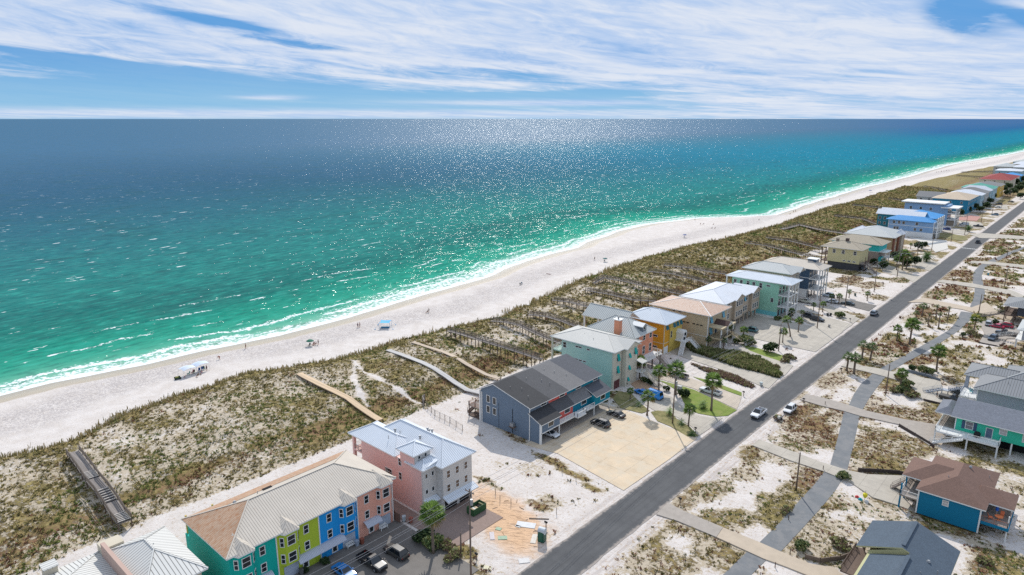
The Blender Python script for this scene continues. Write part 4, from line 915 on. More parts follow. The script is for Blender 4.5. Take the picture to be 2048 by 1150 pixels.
# 14 turquoise and taupe house
TA = board((.30, .25, .22), .22, .04, 'taupe_wall'); AQ = board((.03, .46, .46), .22, .03, 'bright_aqua_wall')
h = House('aqua_taupe_house', 'house with bright aqua upper floor over taupe walls and tan roof', 'house', -106, -82, 362, 377, GR)
h.wall(-105.5, -83.4, 362.4, 376.5, 6.4, 9.9, AQ); h.wall(-105.3, -83.6, 362.6, 376.3, 0, 6.4, TA); h.hip(-107.0, -81.9, 361.2, 377.8, 10.0, 2.9, RTB, 'x', cap=RTB); h.wins('S', 362.4, [-93.8, -88.8], (4.5, 7.3), 1.0, 1.7, fr=mat('cream_frame', (.5, .48, .4))); h.band(-105.5, -83.4, 362.4, 376.5, 6.3)
h.part('entry_block', MB().box(-86.4, -82.4, 363.6, 368, 0, 3.6, AQ)); h.deck(-84, -80.4, 364, 372, 3.2); 
for y in (364.4, 371.6): h.post(-80.8, y, 0, 6.2, .4, WHITE, 'column')
h.deck(-84, -80, 363.6, 372.4, 6.4, WHITE, .3, 'porch_roof')
# 15 tan house with a large white hip roof
h = House('white_hip_roof_house', 'large tan house with sprawling white hip roofs and brown corner towers', 'house', -107, -83.5, 394, 419, GR)
TB = mat('tan_stucco', (.42, .31, .18), .85, .05); BRW = mat('brown_pillar', (.20, .08, .05), .85)
h.wall(-106.2, -85, 394.4, 418.0, 0, 9.2, TB); h.hip(-108.6, -83.6, 392.8, 419.6, 9.4, 3.8, RPG, 'y', cap=RWH, inset=(13.0, 12.0)); h.hip(-109.2, -98, 400, 414, 9.45, 3.0, RWH, 'x', cap=RWH)
for y in (395.6, 405.0, 416.0): h.part('corner_tower', MB().box(-85.2, -84.2, y - 1.0, y + 1.0, 0, 9.2, BRW))
h.hip(-87.4, -82.8, 406.6, 413.6, 9.6, 2.2, RWH, cap=RWH); h.wall(-86.6, -83.6, 407.4, 412.8, 0, 9.4, BG, name='tower'); h.wins('S', 394.4, [-102, -97, -91], [6.4], 1.4, 1.6); h.wins('E', -85, [399, 402], (2.4, 6.2), 1.2, 1.6)
# 16 light blue townhouses
LB = board((.22, .36, .55), .24, .04, 'powder_blue_wall'); TL = board((.02, .17, .22), .24, .04, 'dark_teal_wall'); RBB = seam('cobalt_roof', (.07, .33, .70), .5, .2, metal=.2, rough=.4)
h = House('blue_roof_townhouses', 'powder blue and teal townhouses with bright cobalt metal roof', 'townhouses', -112, -79, 466, 505, GR)
h.wall(-104.0, -79.6, 466.0, 474.6, 0, 9.5, LB, corner=WHITE); h.hip(-105.6, -80.2, 465.0, 476.0, 9.7, 2.4, RBB, 'x', fas=RBB); h.band(-104, -79.6, 466, 474.6, 3.0); h.band(-104, -79.6, 466, 474.6, 6.4)
h.wins('S', 466, [-101, -98.2, -95.8, -88.6], [7.3], 1.3, 1.5); h.wins('S', 466, [-100.3, -98.8, -89.2, -86.0], [3.9], 1.3, 1.5); h.part('base_panel', FB_('S', 466, -104, -79.7, 0, 2.95, 0, .04, WHITE))
balcony_front(h, -79.6, -77.4, 466.2, 474.4, (3.3, 6.6), 9.4, 3)
for k, y in enumerate((478.0, 487.0)):
    h.wall(-113.5, -88.0 - k * 6, y, y + 9, 0, 10.8, TL); h.gable(-114.6, -87 - k * 6, y - .6, y + 9.4, 11.0, 2.6, RWH, 'x', wallm=TL, name='gable_roof'); h.wins('S', y, [-112, -109, -106], (4.4, 7.6), 1.2, 1.6); h.wins('W', -113.5, [y + 2, y + 6], (4.4, 7.6), 1.2, 1.6)
h.wall(-102, -82.0, 480, 503, 0, 10.2, LB); h.hip(-104, -81.0, 479, 504, 10.4, 3.4, RBB, 'y', fas=RBB)
for c in (484, 490, 496, 501): h.wall(-82, -80.6, c - 1.4, c + 1.4, 0, 10.3, WHITE, name='bay'); h.wins('E', -80.6, [c], (3.8, 6.8), 1.2, 1.5)
h.slope([(-98, 482, 12.4), (-83, 482, 10.6), (-83, 492, 10.6), (-98, 492, 12.4)], RWH)
# 17 white flat roof house
h = House('flat_white_roof_house', 'tall blue house with long flat white roofs and white corner columns behind the cobalt roof', 'house', -112, -77, 530, 546, GR)
h.wall(-110, -84, 531, 545, 0, 13.4, LB); h.deck(-112, -86, 529.5, 546.5, 14.6, WHITE, .6, 'flat_roof'); h.wall(-110, -88, 532, 544, 13.4, 14.0, GRW, name='clerestory'); h.deck(-88, -78, 529, 546.5, 12.3, WHITE, .6, 'flat_roof'); balcony_front(h, -84, -79, 531, 545, (4.2, 8.4), 11.8, 4); h.part('brick_base', MB().box(-84, -80, 532, 544, 0, 3.5, mat('tan_stone', (.25, .20, .15))))
h.wins('S', 531, [-106, -100, -94], (5, 9.6), 1.4, 1.7)
# 18 to 22 farther ones
def simple(name, lab, x0, x1, y0, y1, z, rise, wm1, rm, ax=None, nwin=4, gable=False, cat='house'):
    h = House(name, lab, cat, x0, x1, y0, y1, GR); h.wall(x0 + .8, x1 - .8, y0 + .8, y1 - .8, 0, z, wm1)
    (h.gable if gable else h.hip)(x0, x1, y0, y1, z + .1, rise, rm, ax or ('x' if x1 - x0 > y1 - y0 else 'y'), **({'wallm': wm1} if gable else {}))
    L = y1 - y0; cs = [y0 + L * (k + .5) / nwin for k in range(nwin)]
    h.wins('E', x1 - .8, cs, (z * .32, z * .68), 1.3, 1.7); W = x1 - x0; h.wins('S', y0 + .8, [x0 + W * k / 5 for k in (1, 2.5, 4)], (z * .35, z * .7), 1.3, 1.6)
    return h
BW = board((.02, .20, .33), .24, .04, 'deep_blue_wall'); RGY = shing('grey_far_shingle', (.22, .22, .22)); RTA = seam('sand_roof', (.58, .47, .35), .6, .1, metal=0, rough=.7)
RGR = seam('green_roof', (.10, .38, .30), .6, .2); RRD = seam('red_roof', (.30, .035, .03), .6, .2, metal=0, rough=.6); OY = board((.62, .40, .08), .24, .03, 'ochre_wall'); GW = board((.45, .45, .43), .24, .03, 'light_grey_wall'); LBW = board((.30, .45, .52), .24, .03, 'pale_aqua_wall')
simple('sand_roof_house', 'deep blue house with broad sand coloured roof and pale balconied front', -108, -83, 606, 650, 10.5, 4, BW, RTA, 'x', 7)
simple('grey_gable_house', 'grey shingled gable roof on the sea side of the sand roofed blue house', -122, -103, 622, 642, 9.5, 3.5, GW, RGY, 'x', 3, True)
simple('white_roof_townhouse', 'narrow townhouse with white and grey roof beyond the sand roofed house', -106, -82, 656, 676, 10, 3.5, LBW, RWH, 'x', 4)
simple('grey_roof_townhouse', 'townhouse with mid grey roof beside a narrow white roof strip', -106, -82, 680, 700, 10, 3.5, GW, RGY, 'x', 4)
simple('white_strip_roof_townhouse', 'townhouse with a bright white roof beside the green roofed one', -105, -82, 704, 716, 10, 3.5, LBW, RWH, 'x', 2)
simple('green_roof_townhouse', 'townhouse with sea green metal roof', -107, -82, 720, 746, 10.5, 3.6, LBW, RGR, 'x', 4)
simple('ochre_house', 'ochre yellow house with dull grey hip roof', -104, -81, 754, 782, 10.5, 3, OY, RGY, 'x', 4)
simple('red_roof_house', 'long cream house with dark red hip roof', -112, -84, 852, 930, 9, 4.5, STU, RRD, 'x', 8)
simple('flat_roof_white_house', 'white house with pale flat looking roof just beyond the dark red roof', -114, -88, 975, 1010, 11, 2, LBW, RWH, 'x', 4)
simple('cobalt_dormer_house', 'small blue house between the red roof and the white houses', -104, -84, 940, 962, 8, 3, BW, RBB, 'x', 3)
simple('arched_roof_house', 'pale grey house with rounded looking metal roof nearest the dunes far down the coast', -124, -104, 1040, 1085, 12, 3, GW, RPG, 'y', 4)
simple('far_grey_house', 'grey house at the right edge of the photo behind the dark trees', -102, -82, 1020, 1060, 13, 4, GW, RWH, 'x', 5)
for k, (y, x) in enumerate(((1130, -100), (1190, -106), (1260, -98), (1340, -104), (1430, -100))):
    simple('distant_house', ['tiny white distant house past the grey one', 'tiny aqua distant house on the dune side', 'tiny grey distant house before the last ones', 'tiny sand roofed distant house near the end of the road', 'last tiny blue roofed house visible down the coast'][k], x - 14, x + 12, y, y + 40, 11, 3.5, [GW, LBW, GW, TN2, LB][k], [RWH, RPG, RGY, RTA, RBB][k], 'x', 4)
# ------------------------------------------------------------------ houses on the inland side
GE = 'houses on the inland side of the road'
# slate roofed house, bottom right
SR = shing('slate_blue_shingle', (.085, .115, .15), .35)
h = House('slate_roof_house', 'house with slate blue shingle roof in two steps at the bottom edge', 'house', -21, -10, 90, 114, GE)
CRM = board((.50, .48, .26), .2, .04, 'pale_lime_cream_wall')
h.wall(-21.0 + .9, -10.2, 88, 113.9, 2.6, 4.7, CRM); h.slope([(-21.9, 105.4, 4.9), (-21.9, 114.6, 4.9), (-15.7, 114.6, 7.4), (-15.7, 105.4, 7.4)], SR, CRM, .25); h.slope([(-15.69, 105.4, 7.4), (-15.69, 114.6, 7.4), (-9.4, 114.6, 4.9), (-9.4, 105.4, 4.9)], SR, CRM, .25)
h.slope([(-20.0, 88, 4.6), (-20.0, 105.0, 4.6), (-14.6, 105.0, 6.85), (-14.6, 88, 6.85)], SR, CRM, .25); h.slope([(-14.7, 88, 7.0), (-14.7, 105.4, 7.0), (-9.4, 105.4, 4.9), (-9.4, 88, 4.9)], SR, CRM, .25)
h.part('ridge_vent', MB().beam((-15.7, 106, 7.5), (-15.7, 114.3, 7.5), .5, .14, SR).beam((-14.6, 88, 7.12), (-14.6, 104.4, 7.12), .5, .14, SR)); h.part('gable_wall', MB().poly([(-20, 114.0, 4.7), (-15.7, 114.0, 7.1), (-10.2, 114, 4.7)], CRM).poly([(-20.5, 105.5, 4.7), (-10.2, 105.5, 4.7), (-15.7, 105.5, 7.1)], CRM))
for x, y in ((-12.3, 106.4), (-13.6, 102.4), (-12.6, 102.6), (-10.8, 104.6)): h.vent(x, y, 5.9, 1 if x != -12.3 else 0)
for x in (-20.4, -15, -10.6): 
    for y in (89, 97, 105.6, 113.4): h.post(x, y, 0, 2.7, .3, WOODD, 'pile')
h.deck(-22.6, -20.1, 100.5, 107.8, 2.8, WOODD, .2); h.rail([(-22.5, 107.7, 2.8), (-22.5, 100.6, 2.8)], 1, .2, WOODD); h.stairs((-23.0, 113), (-21.6, 107.6), 0, 2.8, 1.1, WOODD)
h.deck(-9.3, -5.6, 99.5, 109.8, 2.6, mat('blond_deck', (.50, .38, .22), .8), .2, 'rear_deck'); h.rail([(-9.3, 109.7, 2.6), (-5.7, 109.7, 2.6), (-5.7, 99.6, 2.6)], 1.05, .17, WOODG)
for x, y in ((-5.8, 109.5), (-7.6, 109.5), (-5.8, 104)): h.post(x, y, 0, 3.7, .2, WOODG)
# blue house with brown roof
BR = shing('brown_shingle', (.19, .115, .09), .35); BLW = board((.0, .165, .30), .2, .07, 'ocean_blue_board_wall')
h = House('brown_roof_house', 'bright blue raised house with brown shingle roof and covered rear deck', 'house', -19, -8.6, 131, 146, GE)
h.wall(-18.3, -8.9, 130.6, 146.3, .35, 5.0, BLW, corner=WHITE); h.hip(-18.8, -8.2, 130.1, 147.0, 5.15, 2.3, BR, 'y', fas=WHITE)
h.hip(-21.9, -12.8, 134.2, 143.4, 5.16, 2.0, BR, 'x', fas=WHITE, inset=(4.5, 2)); h.hip(-10.5, -4.6, 133.6, 140.2, 5.0, 1.4, BR, 'x', fas=WHITE, inset=(.6, 3.2))
h.win('S', 130.6, -14.1, 3.5, .8, .9, gl=mat('pale_blind', (.45, .43, .42))); h.vent(-12.4, 141.4, 7.0); h.vent(-9.4, 142.4, 5.7, 1); h.vent(-14.8, 135.0, 6.8, 1)
h.deck(-8.9, -4.9, 130.9, 139.6, 2.7, WOODG, .18, 'rear_deck'); h.part('deck_fascia', MB().box(-8.8, -4.8, 130.75, 130.9, 2.2, 2.72, BLW).box(-4.9, -4.78, 130.9, 139.6, 2.2, 2.72, BLW))
h.rail([(-8.8, 130.95, 2.7), (-5.0, 130.95, 2.7), (-5.0, 139.4, 2.7)], 1.0, .5, mat('red_wood_rail', (.30, .12, .07)))
for x, y in ((-5.0, 131.1), (-5.0, 135.2), (-5.0, 139.4), (-8.2, 139.4)): h.post(x, y, 0, 4.9, .2, WHITE)
for z, w in ((2.7, .2),): h.deck(-21.4, -18.3, 130.9, 142.8, z, WOODG, w, 'front_deck')
h.rail([(-18.5, 131, 2.7), (-21.3, 131, 2.7), (-21.3, 142.6, 2.7)], 1, .18, WHITE)
for y in (131.2, 135, 139, 142.6): h.post(-21.2, y, 0, 4.9, .26, BLW)
h.stairs((-24.0, 137.6), (-21.4, 137.6), 0, 2.7, 1.2, WOODG); h.part('garage_opening', FB_('W', -18.3, 133, 143, .35, 2.5, 0, .04, DARK)); h.part('wall', MB().box(-8.9, -5.6, 135.2, 139.2, 0, 2.5, WOODD), 'dark underside store of the rear deck')
def patio_table(x, y, z, c, lab):
    m = mat('table_' + str(int(c[0] * 100)), c, .5); r = empty('patio_table', (x, y, z), lab, 'table')
    MB().tube([(0, 0, .7), (0, 0, .76)], [.62, .62], m, 16).build('table_top', r); MB().tube([(0, 0, 0), (0, 0, .7)], [.05, .05], m).build('leg', r); MB().tube([(0, 0, 0), (0, 0, .05)], [.3, .3], m, 12).build('base', r)
patio_table(-6.5, 133.0, 2.7, (.75, .22, .08), 'orange round patio table on the deck of the blue house')
def chair(x, y, z, c, lab, rz=0., grp=None):
    m = mat('chair_%d_%d_%d' % tuple(int(q * 100) for q in c), c, .6); r = empty('deck_chair', (x, y, z), lab, 'chair', grp, rz)
    MB().box(-.3, .3, -.28, .28, .36, .42, m).build('seat', r); MB().beam((-.3, 0, .4), (-.5, 0, 1.0), .56, .05, m).build('backrest', r)
    for sx in (-.27, .27):
        for sy in (-.25, .25): MB().box(sx - .025, sx + .025, sy - .025, sy + .025, 0, .37, m).build('leg', r)
    return r
chair(-7.6, 132.6, 2.7, (.75, .20, .08), 'orange deck chair left of the orange table', .4); chair(-6.2, 134.4, 2.7, (.75, .20, .08), 'orange deck chair behind the orange table', -1.6)
r = empty('closed_parasol', (-7.0, 134.6, 2.7), 'closed blue parasol standing beside the orange table', 'parasol'); MB().tube([(0, 0, 0), (0, 0, 2.4)], [.03, .03], WHITE).build('pole', r); MB().tube([(0, 0, .9), (0, 0, 1.2), (0, 0, 2.3), (0, 0, 2.45)], [.22, .26, .08, .02], mat('royal_blue_cloth', (.02, .12, .55)), 10).build('canopy', r)
# green house
GN = board((.04, .50, .33), .2, .04, 'emerald_wall'); GS = shing('salt_grey_shingle', (.20, .215, .25), .55)
h = House('emerald_house', 'emerald green raised house with grey shingle gable roof, white deck and stairs', 'house', -19, 3, 169, 181, GE)
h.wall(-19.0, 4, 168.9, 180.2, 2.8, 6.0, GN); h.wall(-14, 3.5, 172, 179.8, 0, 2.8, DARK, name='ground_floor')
h.gable(-19.9, 4.6, 167.9, 181.3, 6.1, 2.3, GS, 'x', wallm=GN, ov=.9); h.part('corner_trim', FB_('S', 168.9, -19.08, -18.88, 2.8, 6.0, -.02, .06, WHITE))
h.hip(-23.2, -19.2, 169.4, 178.4, 5.7, 1.1, GS, 'y'); h.win('S', 168.9, -16.4, 3.7, 1.3, 1.6, gl=mat('half_blind', (.20, .19, .20))); h.win('S', 168.9, -10.3, 4.3, 1.2, 1.1, gl=mat('pale_blind', (.45, .43, .42))); h.win('S', 168.9, -6.0, 3.8, 1.7, 1.7, gl=mat('pale_blind', (.45, .43, .42)))
for c in (-17.5, -15.3): h.part('shutter', FB_('S', 168.9, c - .3, c + .3, 3.5, 5.4, 0, .05, mat('navy_shutter', (.05, .09, .16))))
h.door('S', 168.9, -12.7, 2.85, 1.1, 2.1, m=mat('slate_door', (.10, .14, .20)))
h.deck(-22.2, -10.4, 165.4, 168.9, 2.8, WHITE, .35, 'deck'); h.deck(-22.2, -19.0, 168.9, 178, 2.8, WOODG, .3, 'side_deck')
h.rail([(-10.5, 168.8, 2.8), (-10.5, 165.5, 2.8), (-16.0, 165.5, 2.8)], 1, .2); h.rail([(-17.6, 165.5, 2.8), (-22.1, 165.5, 2.8), (-22.1, 178, 2.8)], 1, .2); h.stairs((-22.6, 164.6), (-16.6, 164.6), 0, 2.8, 1.3)
for x, y in ((-10.6, 165.6), (-16, 165.6), (-22, 165.6), (-22, 172), (-22, 178), (-8.5, 169.2), (-5.5, 169.2), (-2.5, 169.2), (.5, 169.2)): h.post(x, y, 0, 2.8, .3)
r = empty('covered_grill', (-14.6, 167.6, 2.8), 'black covered grill on the white deck', 'grill'); MB().tube([(0, 0, 0), (0, 0, .8), (0, 0, 1.15), (0, 0, 1.3)], [.6, .65, .5, .1], mat('black_cover', (.01, .01, .01)), 10).build('cover', r); MB().box(-.3, .3, -.3, .3, 0, .1, DARK).build('base', r)
# grey metal roof house
MR = seam('grey_seam_roof', (.27, .28, .29), .55, .45, metal=.1, rough=.5); LG = board((.36, .39, .44), .22, .04, 'blue_grey_wall')
h = House('grey_metal_roof_house', 'blue grey house with dark ribbed grey metal roof and outdoor deck stair', 'house', -18.5, 4, 189, 210, GE)
h.wall(-17.9, 4, 189.2, 208.6, 0, 6.6, LG, corner=WHITE); h.hip(-18.8, 5.5, 188.2, 201.5, 6.8, 2.2, MR, 'x', cap=MR, inset=(6.0, 3)); h.hip(-22.2, -8, 198.0, 209.4, 6.6, 1.8, MR, 'x', cap=MR, inset=(5.0, 4)); h.hip(-14.5, 5, 199, 212.5, 6.9, 2.8, MR, 'x', cap=RPG)
h.deck(-21.8, -17.9, 191.4, 199.2, 3.0, WHITE, .4, 'deck'); h.rail([(-18, 191.5, 3.0), (-21.7, 191.5, 3.0), (-21.7, 197.2, 3.0)], 1.0, .25, LG); h.post(-21.4, 198.9, 0, 6.5, .8, LG, 'column')
for x, y in ((-21.6, 191.6), (-18.5, 191.6), (-20.4, 191.6)): h.post(x, y, 0, 3.0, .24)
h.stairs((-30.2, 196.0), (-26.4, 197.4), 0, 1.5, 1.2, LG); h.deck(-26.4, -24.8, 196.8, 198.4, 1.5, LG, .15, 'landing'); h.stairs((-24.9, 197.7), (-21.8, 198.4), 1.5, 3.0, 1.2, LG); h.part('ground_floor_opening', FB_('W', -17.9, 191, 198, .05, 2.6, 0, .04, DARK)); h.vent(-12.5, 192.4, 8.2, 1)
for x, y in ((-26.2, 197), (-25, 198.2)): h.post(x, y, 0, 1.5, .2, LG)
chair(-19.8, 195.2, 3.0, (.0, .30, .34), 'turquoise chair on the deck of the grey metal roof house', .3); chair(-19.9, 197.0, 3.0, (.0, .30, .34), 'second turquoise chair nearer the tall column', .1)
# raised dark house cut by the right edge
h = House('dark_raised_house', 'dark raised house on piles with a long outdoor stair at the right edge', 'house', -21, 4, 286, 300, GE)
h.wall(-20, 6, 287, 299, 3.0, 6.4, mat('dark_slate_wall', (.06, .07, .09), .8)); h.hip(-24.2, 8, 285.4, 300.4, 6.5, 2.4, MR, 'x'); h.deck(-23.6, -20, 286, 299, 3.0, WOODD, .3)
for x in (-23.4, -20.6, -16): 
    for y in (286.3, 292, 298.6): h.post(x, y, 0, 6.4 if x == -23.4 else 3, .3, WOODD, 'pile')
h.stairs((-31.5, 288.5), (-23.6, 288.5), 0, 3.0, 1.3, WOODG); h.rail([(-23.5, 289.4, 3), (-23.5, 299, 3)], 1, .3, WOODD); h.wins('W', -20, [290, 295], [3.9], 1.3, 1.5)
h = House('pile_house', 'pale house cut by the right edge above the parked cars', 'house', -17, 6, 254, 268, GE)
h.wall(-15.5, 6, 255, 267, 3, 6.4, LG); h.hip(-17, 7, 253.6, 268.4, 6.5, 2.2, RPG, 'x'); h.stairs((-25, 262.6), (-16.8, 262.6), 0, 3.0, 1.5, WOODG, WHITE); h.deck(-17, -15.5, 255, 267, 3.0)
for x, y in ((-16.7, 255.4), (-16.7, 266.6), (-12, 255.4)): h.post(x, y, 0, 3, .45)
for f in FOOT: EXCL.append([(f[0], f[2]), (f[1], f[2]), (f[1], f[3]), (f[0], f[3])])
# ------------------------------------------------------------------ road, drives, paths, lawns
ASPH = mat('road_asphalt', (.072, .074, .078), .9, .12, .25); ASPH2 = mat('path_asphalt', (.16, .168, .175), .9, .2, .5, c2=(.20, .20, .20)); TARD = mat('dark_drive', (.17, .155, .14), .9, .25, .5)
SLT = mat('tan_concrete_slab', (.58, .46, .32), .85, .2, .3, pat='slab', pp=6.0, pd=.4, c2=(.56, .47, .35)); SLG = mat('pale_concrete', (.42, .38, .32), .85, .14, .5, pat='slab', pp=3.2, pd=.5); SLD = mat('old_concrete', (.35, .31, .27), .9, .2, .8)
PAVB = mat('brick_pavers', (.26, .19, .16), .9, .22, 1.5); PAVR = mat('red_pavers', (.42, .22, .18), .9, .15, 1.5)
LAWN = mat('mown_grass', (.16, .22, .035), .95, .3, .8, c2=(.21, .24, .06)); LAWN2 = mat('dry_grass', (.17, .16, .06), .95, .3, .7, c2=(.26, .22, .10))
LV = [0.008]
def sheet(name, pts, m, z=None, kind='structure', th=.0):
    if z is None: LV[0] += .004; z = LV[0]
    mb = MB(); n = len(pts)
    if sum(pts[i][0] * pts[(i + 1) % n][1] - pts[(i + 1) % n][0] * pts[i][1] for i in range(n)) < 0: pts = pts[::-1]
    mb.prism(pts, -.3, z + .04, m); o = mb.build(name); o['kind'] = kind; EXCL.append(pts); return o
def rect(x0, x1, y0, y1): return [(x0, y0), (x1, y0), (x1, y1), (x0, y1)]
def CP(ox, oy, s, pts): return CR(ox, oy, s, pts)
# ragged-edged road
ys_ = np.concatenate([np.arange(-60, 600, 1.5), np.arange(600, 12000, 40)])
def jit(y, s): return (vn(np.array([y * .35]), np.array([s]))[0] - .5) * .4
rd = MB()
L_ = [(-61.25 + jit(y, 1.5), y, .05) for y in ys_]; R_ = [(-53.65 + jit(y, 7.5), y, .05) for y in ys_]
n = len(L_); rd.faces(L_ + R_, [(i, n + i, n + i + 1, i + 1) for i in range(n - 1)], ASPH)
ro = rd.build('road'); ro['kind'] = 'structure'; EXCL.append(rect(-61.8, -53.2, -60, 9000))
mk = MB(); mx, my = G(1936, 497)
for i in range(9): mk.box(-60.8 + i * .8, -60.3 + i * .8, my - 1.2, my + 1.2, .052, .056, mat('worn_paint', (.5, .5, .48)))
o = mk.build('crosswalk_marking'); o['kind'] = 'structure'
m, nt, b = newmat('sanded_road'); P = pos(nt); X_, Y_, _ = sepv(nt, P); q = (X_ + 57.45)
n1 = noise(nt, P, .22, 5, .65); n2 = noise(nt, comb(nt, X_ * 1.3, Y_ * .035), 1.0, 4, .6); n3 = noise(nt, P, 5., 3, .7)
trk = ((q.abs() - 1.9).abs() - .75).abs().ss(.42, .0); base = mixc(nt, n1.ss(.3, .7), (.062, .064, .068), (.088, .090, .093)); base = mixc(nt, trk * .35 + n2.ss(.5, .7) * .3, base, (.052, .053, .056)); base = mixc(nt, n3.ss(.5, .75) * .35, base, (.13, .13, .13))
base = mixc(nt, q.abs().ss(.10, .04) * n2.ss(.4, .6) * .5, base, (.035, .035, .036))
base = mixc(nt, (q.abs() + (noise(nt, P, .8, 4, .7) - .5) * 1.6).ss(3.15, 3.75) * .8, base, (.36, .31, .27)); nt.links.new(base, b.inputs['Base Color']); b.inputs['Roughness'].default_value = .9; ro.data.materials[0] = m
CE = CP(1648, 600, 3.8325, [(85, 1150), (155, 860), (270, 880), (225, 1150)])
p5 = lambda l: CP(1648, 850, 3.8325, l); pe = lambda l: CP(1648, 600, 3.8325, l); p6 = lambda l: CP(1250, 850, 3.8325, l); z5 = lambda l: CP(1080, 600, 3.8325, l); z6 = lambda l: CP(1280, 480, 3.8325, l); z7 = lambda l: CP(1540, 560, 7.186, l); z8 = lambda l: CP(1848, 400, 3.594, l); z2 = lambda l: CP(1640, 380, 5.11, l); zf = lambda l: CP(1800, 290, 6.181, l); px = lambda l: [G(*q) for q in l]
for pl in (px([(1300, 1290), (1494, 1104), (1535, 1118), (1380, 1270)]), px([(1517, 1087), (1560, 1045), (1600, 1000), (1630, 968), (1650, 942), (1686, 956), (1668, 985), (1640, 1018), (1600, 1062), (1561, 1104)]), px([(1660, 931), (1694, 941), (1706, 895), (1720, 828), (1688, 822), (1677, 870)]),
           px([(1697, 812), (1708, 788), (1722, 768), (1747, 746), (1771, 754), (1750, 780), (1736, 800), (1724, 822)]), px([(1758, 738), (1810, 711), (1857, 684), (1899, 660), (1912, 644), (1922, 623), (1946, 626), (1940, 640), (1925, 655), (1904, 671), (1849, 705), (1812, 725), (1778, 744)]),
           z8([(330, 770), (352, 715), (362, 670), (366, 628), (434, 642), (438, 672), (428, 710), (388, 790)]), z8([(352, 606), (348, 560), (362, 510), (400, 472), (455, 440), (505, 418), (522, 442), (470, 470), (432, 500), (414, 545), (428, 614)]), z8([(515, 418), (600, 378), (719, 336), (900, 285), (900, 300), (719, 352), (620, 392), (530, 440)])):
    sheet('bike_path', pl, ASPH2)
# townhouse forecourt and drives, ocean side
sheet('forecourt', rect(-87.3, -66.5, 30, 66.2), TARD); sheet('paved_yard', rect(-84.5, -73.5, 66.9, 79.5), PAVB); sheet('side_walk', rect(-103, -84.7, 66.8, 69.9), PAVB)
sheet('parking_slab', [(-89, 103.4), (-80.9, 105.0), (-62.3, 101.8), (-61.9, 118), (-62.0, 131.5), (-80, 133.5), (-89, 133.5)], SLT); sheet('carport_floor', rect(-89.5, -86, 105.9, 132.4), SLD, z=.07)
sheet('circular_drive', z5([(770, 690), (850, 690), (905, 710), (1010, 745), (1060, 790), (1120, 850), (1230, 890), (1330, 905), (1400, 905), (1300, 985), (1215, 1045), (1195, 1000), (1140, 955), (1050, 900), (960, 860), (880, 850), (800, 800)]), SLG)
sheet('drive', z5([(862, 590), (900, 570), (1000, 540), (1150, 600), (1330, 660), (1545, 745), (1510, 840), (1380, 780), (1180, 680), (1000, 630)]), mat('warm_concrete', (.48, .41, .33), .88, .14, .5, pat='slab', pp=3.5, pd=.4))
sheet('garden_walk', z5([(690, 640), (760, 610), (900, 680), (920, 715), (800, 740)]), mat('tan_pavers', (.45, .30, .2), .9))
GS_ = 'stuff'
sheet('lawn', z5([(858, 600), (960, 628), (1100, 665), (1180, 690), (1380, 785), (1508, 846), (1440, 888), (1350, 895), (1210, 870), (1120, 820), (1060, 700), (960, 640)]), LAWN, kind='stuff'); sheet('lawn', z5([(1175, 590), (1300, 620), (1545, 710), (1545, 738), (1300, 650)]), LAWN, kind='stuff'); sheet('lawn', z5([(850, 860), (900, 850), (1000, 860), (1050, 915), (1150, 975), (1215, 1045), (1130, 1050), (1000, 970), (900, 930)]), LAWN2, kind='stuff'); sheet('lawn', z5([(600, 700), (700, 720), (780, 800), (840, 850), (780, 870), (620, 830), (560, 760)]), LAWN2, kind='stuff')
sheet('drive', z6([(230, 860), (330, 800), (380, 855), (600, 925), (850, 1000), (1060, 1065), (985, 1140), (900, 1110), (700, 1020), (480, 950), (330, 900)]), SLG)
sheet('garden_walk', z6([(735, 835), (800, 815), (1000, 900), (1175, 965), (1110, 1040), (1060, 1030), (1080, 985), (960, 930), (800, 870)]), SLG); sheet('lawn', z6([(770, 800), (900, 830), (1105, 890), (1070, 930), (960, 895), (840, 850)]), LAWN, kind='stuff'); sheet('lawn', z6([(880, 920), (960, 935), (1070, 985), (1040, 1020), (960, 985)]), LAWN, kind='stuff')
sheet('parking_slab', rect(-93, -62.1, 209.5, 236.5), SLG); sheet('drive', z7([(430, 560), (620, 500), (900, 560), (1190, 640), (960, 800), (700, 690)]), SLG); sheet('drive', z7([(630, 350), (760, 330), (1000, 430), (1290, 560), (1190, 630), (900, 500)]), SLG); sheet('drive', z7([(900, 280), (1030, 260), (1530, 370), (1420, 450), (1230, 400), (950, 340)]), TARD)
sheet('drive', z2([(620, 800), (700, 770), (800, 800), (900, 860), (1040, 890), (960, 950), (850, 890), (640, 840)]), SLG); sheet('drive', z2([(870, 700), (1000, 680), (1240, 750), (1120, 830), (940, 770)]), SLG); sheet('drive', z2([(1280, 400), (1533, 420), (1500, 460), (1260, 430)]), SLG); sheet('lawn', z2([(1215, 440), (1300, 440), (1490, 475), (1510, 510), (1440, 520), (1200, 480)]), LAWN2, kind='stuff')
sheet('paved_yard', zf([(690, 900), (880, 870), (1000, 890), (950, 940), (720, 930)]), PAVR); sheet('drive', zf([(690, 950), (1000, 960), (1060, 1040), (900, 1020)]), SLG); sheet('drive', zf([(1160, 750), (1320, 740), (1340, 800), (1180, 780)]), SLG)
sheet('drive', z2([(900, 480), (1290, 520), (1310, 600), (1180, 640), (1100, 560)]), mat('white_shell_yard', (.56, .53, .48), .9))
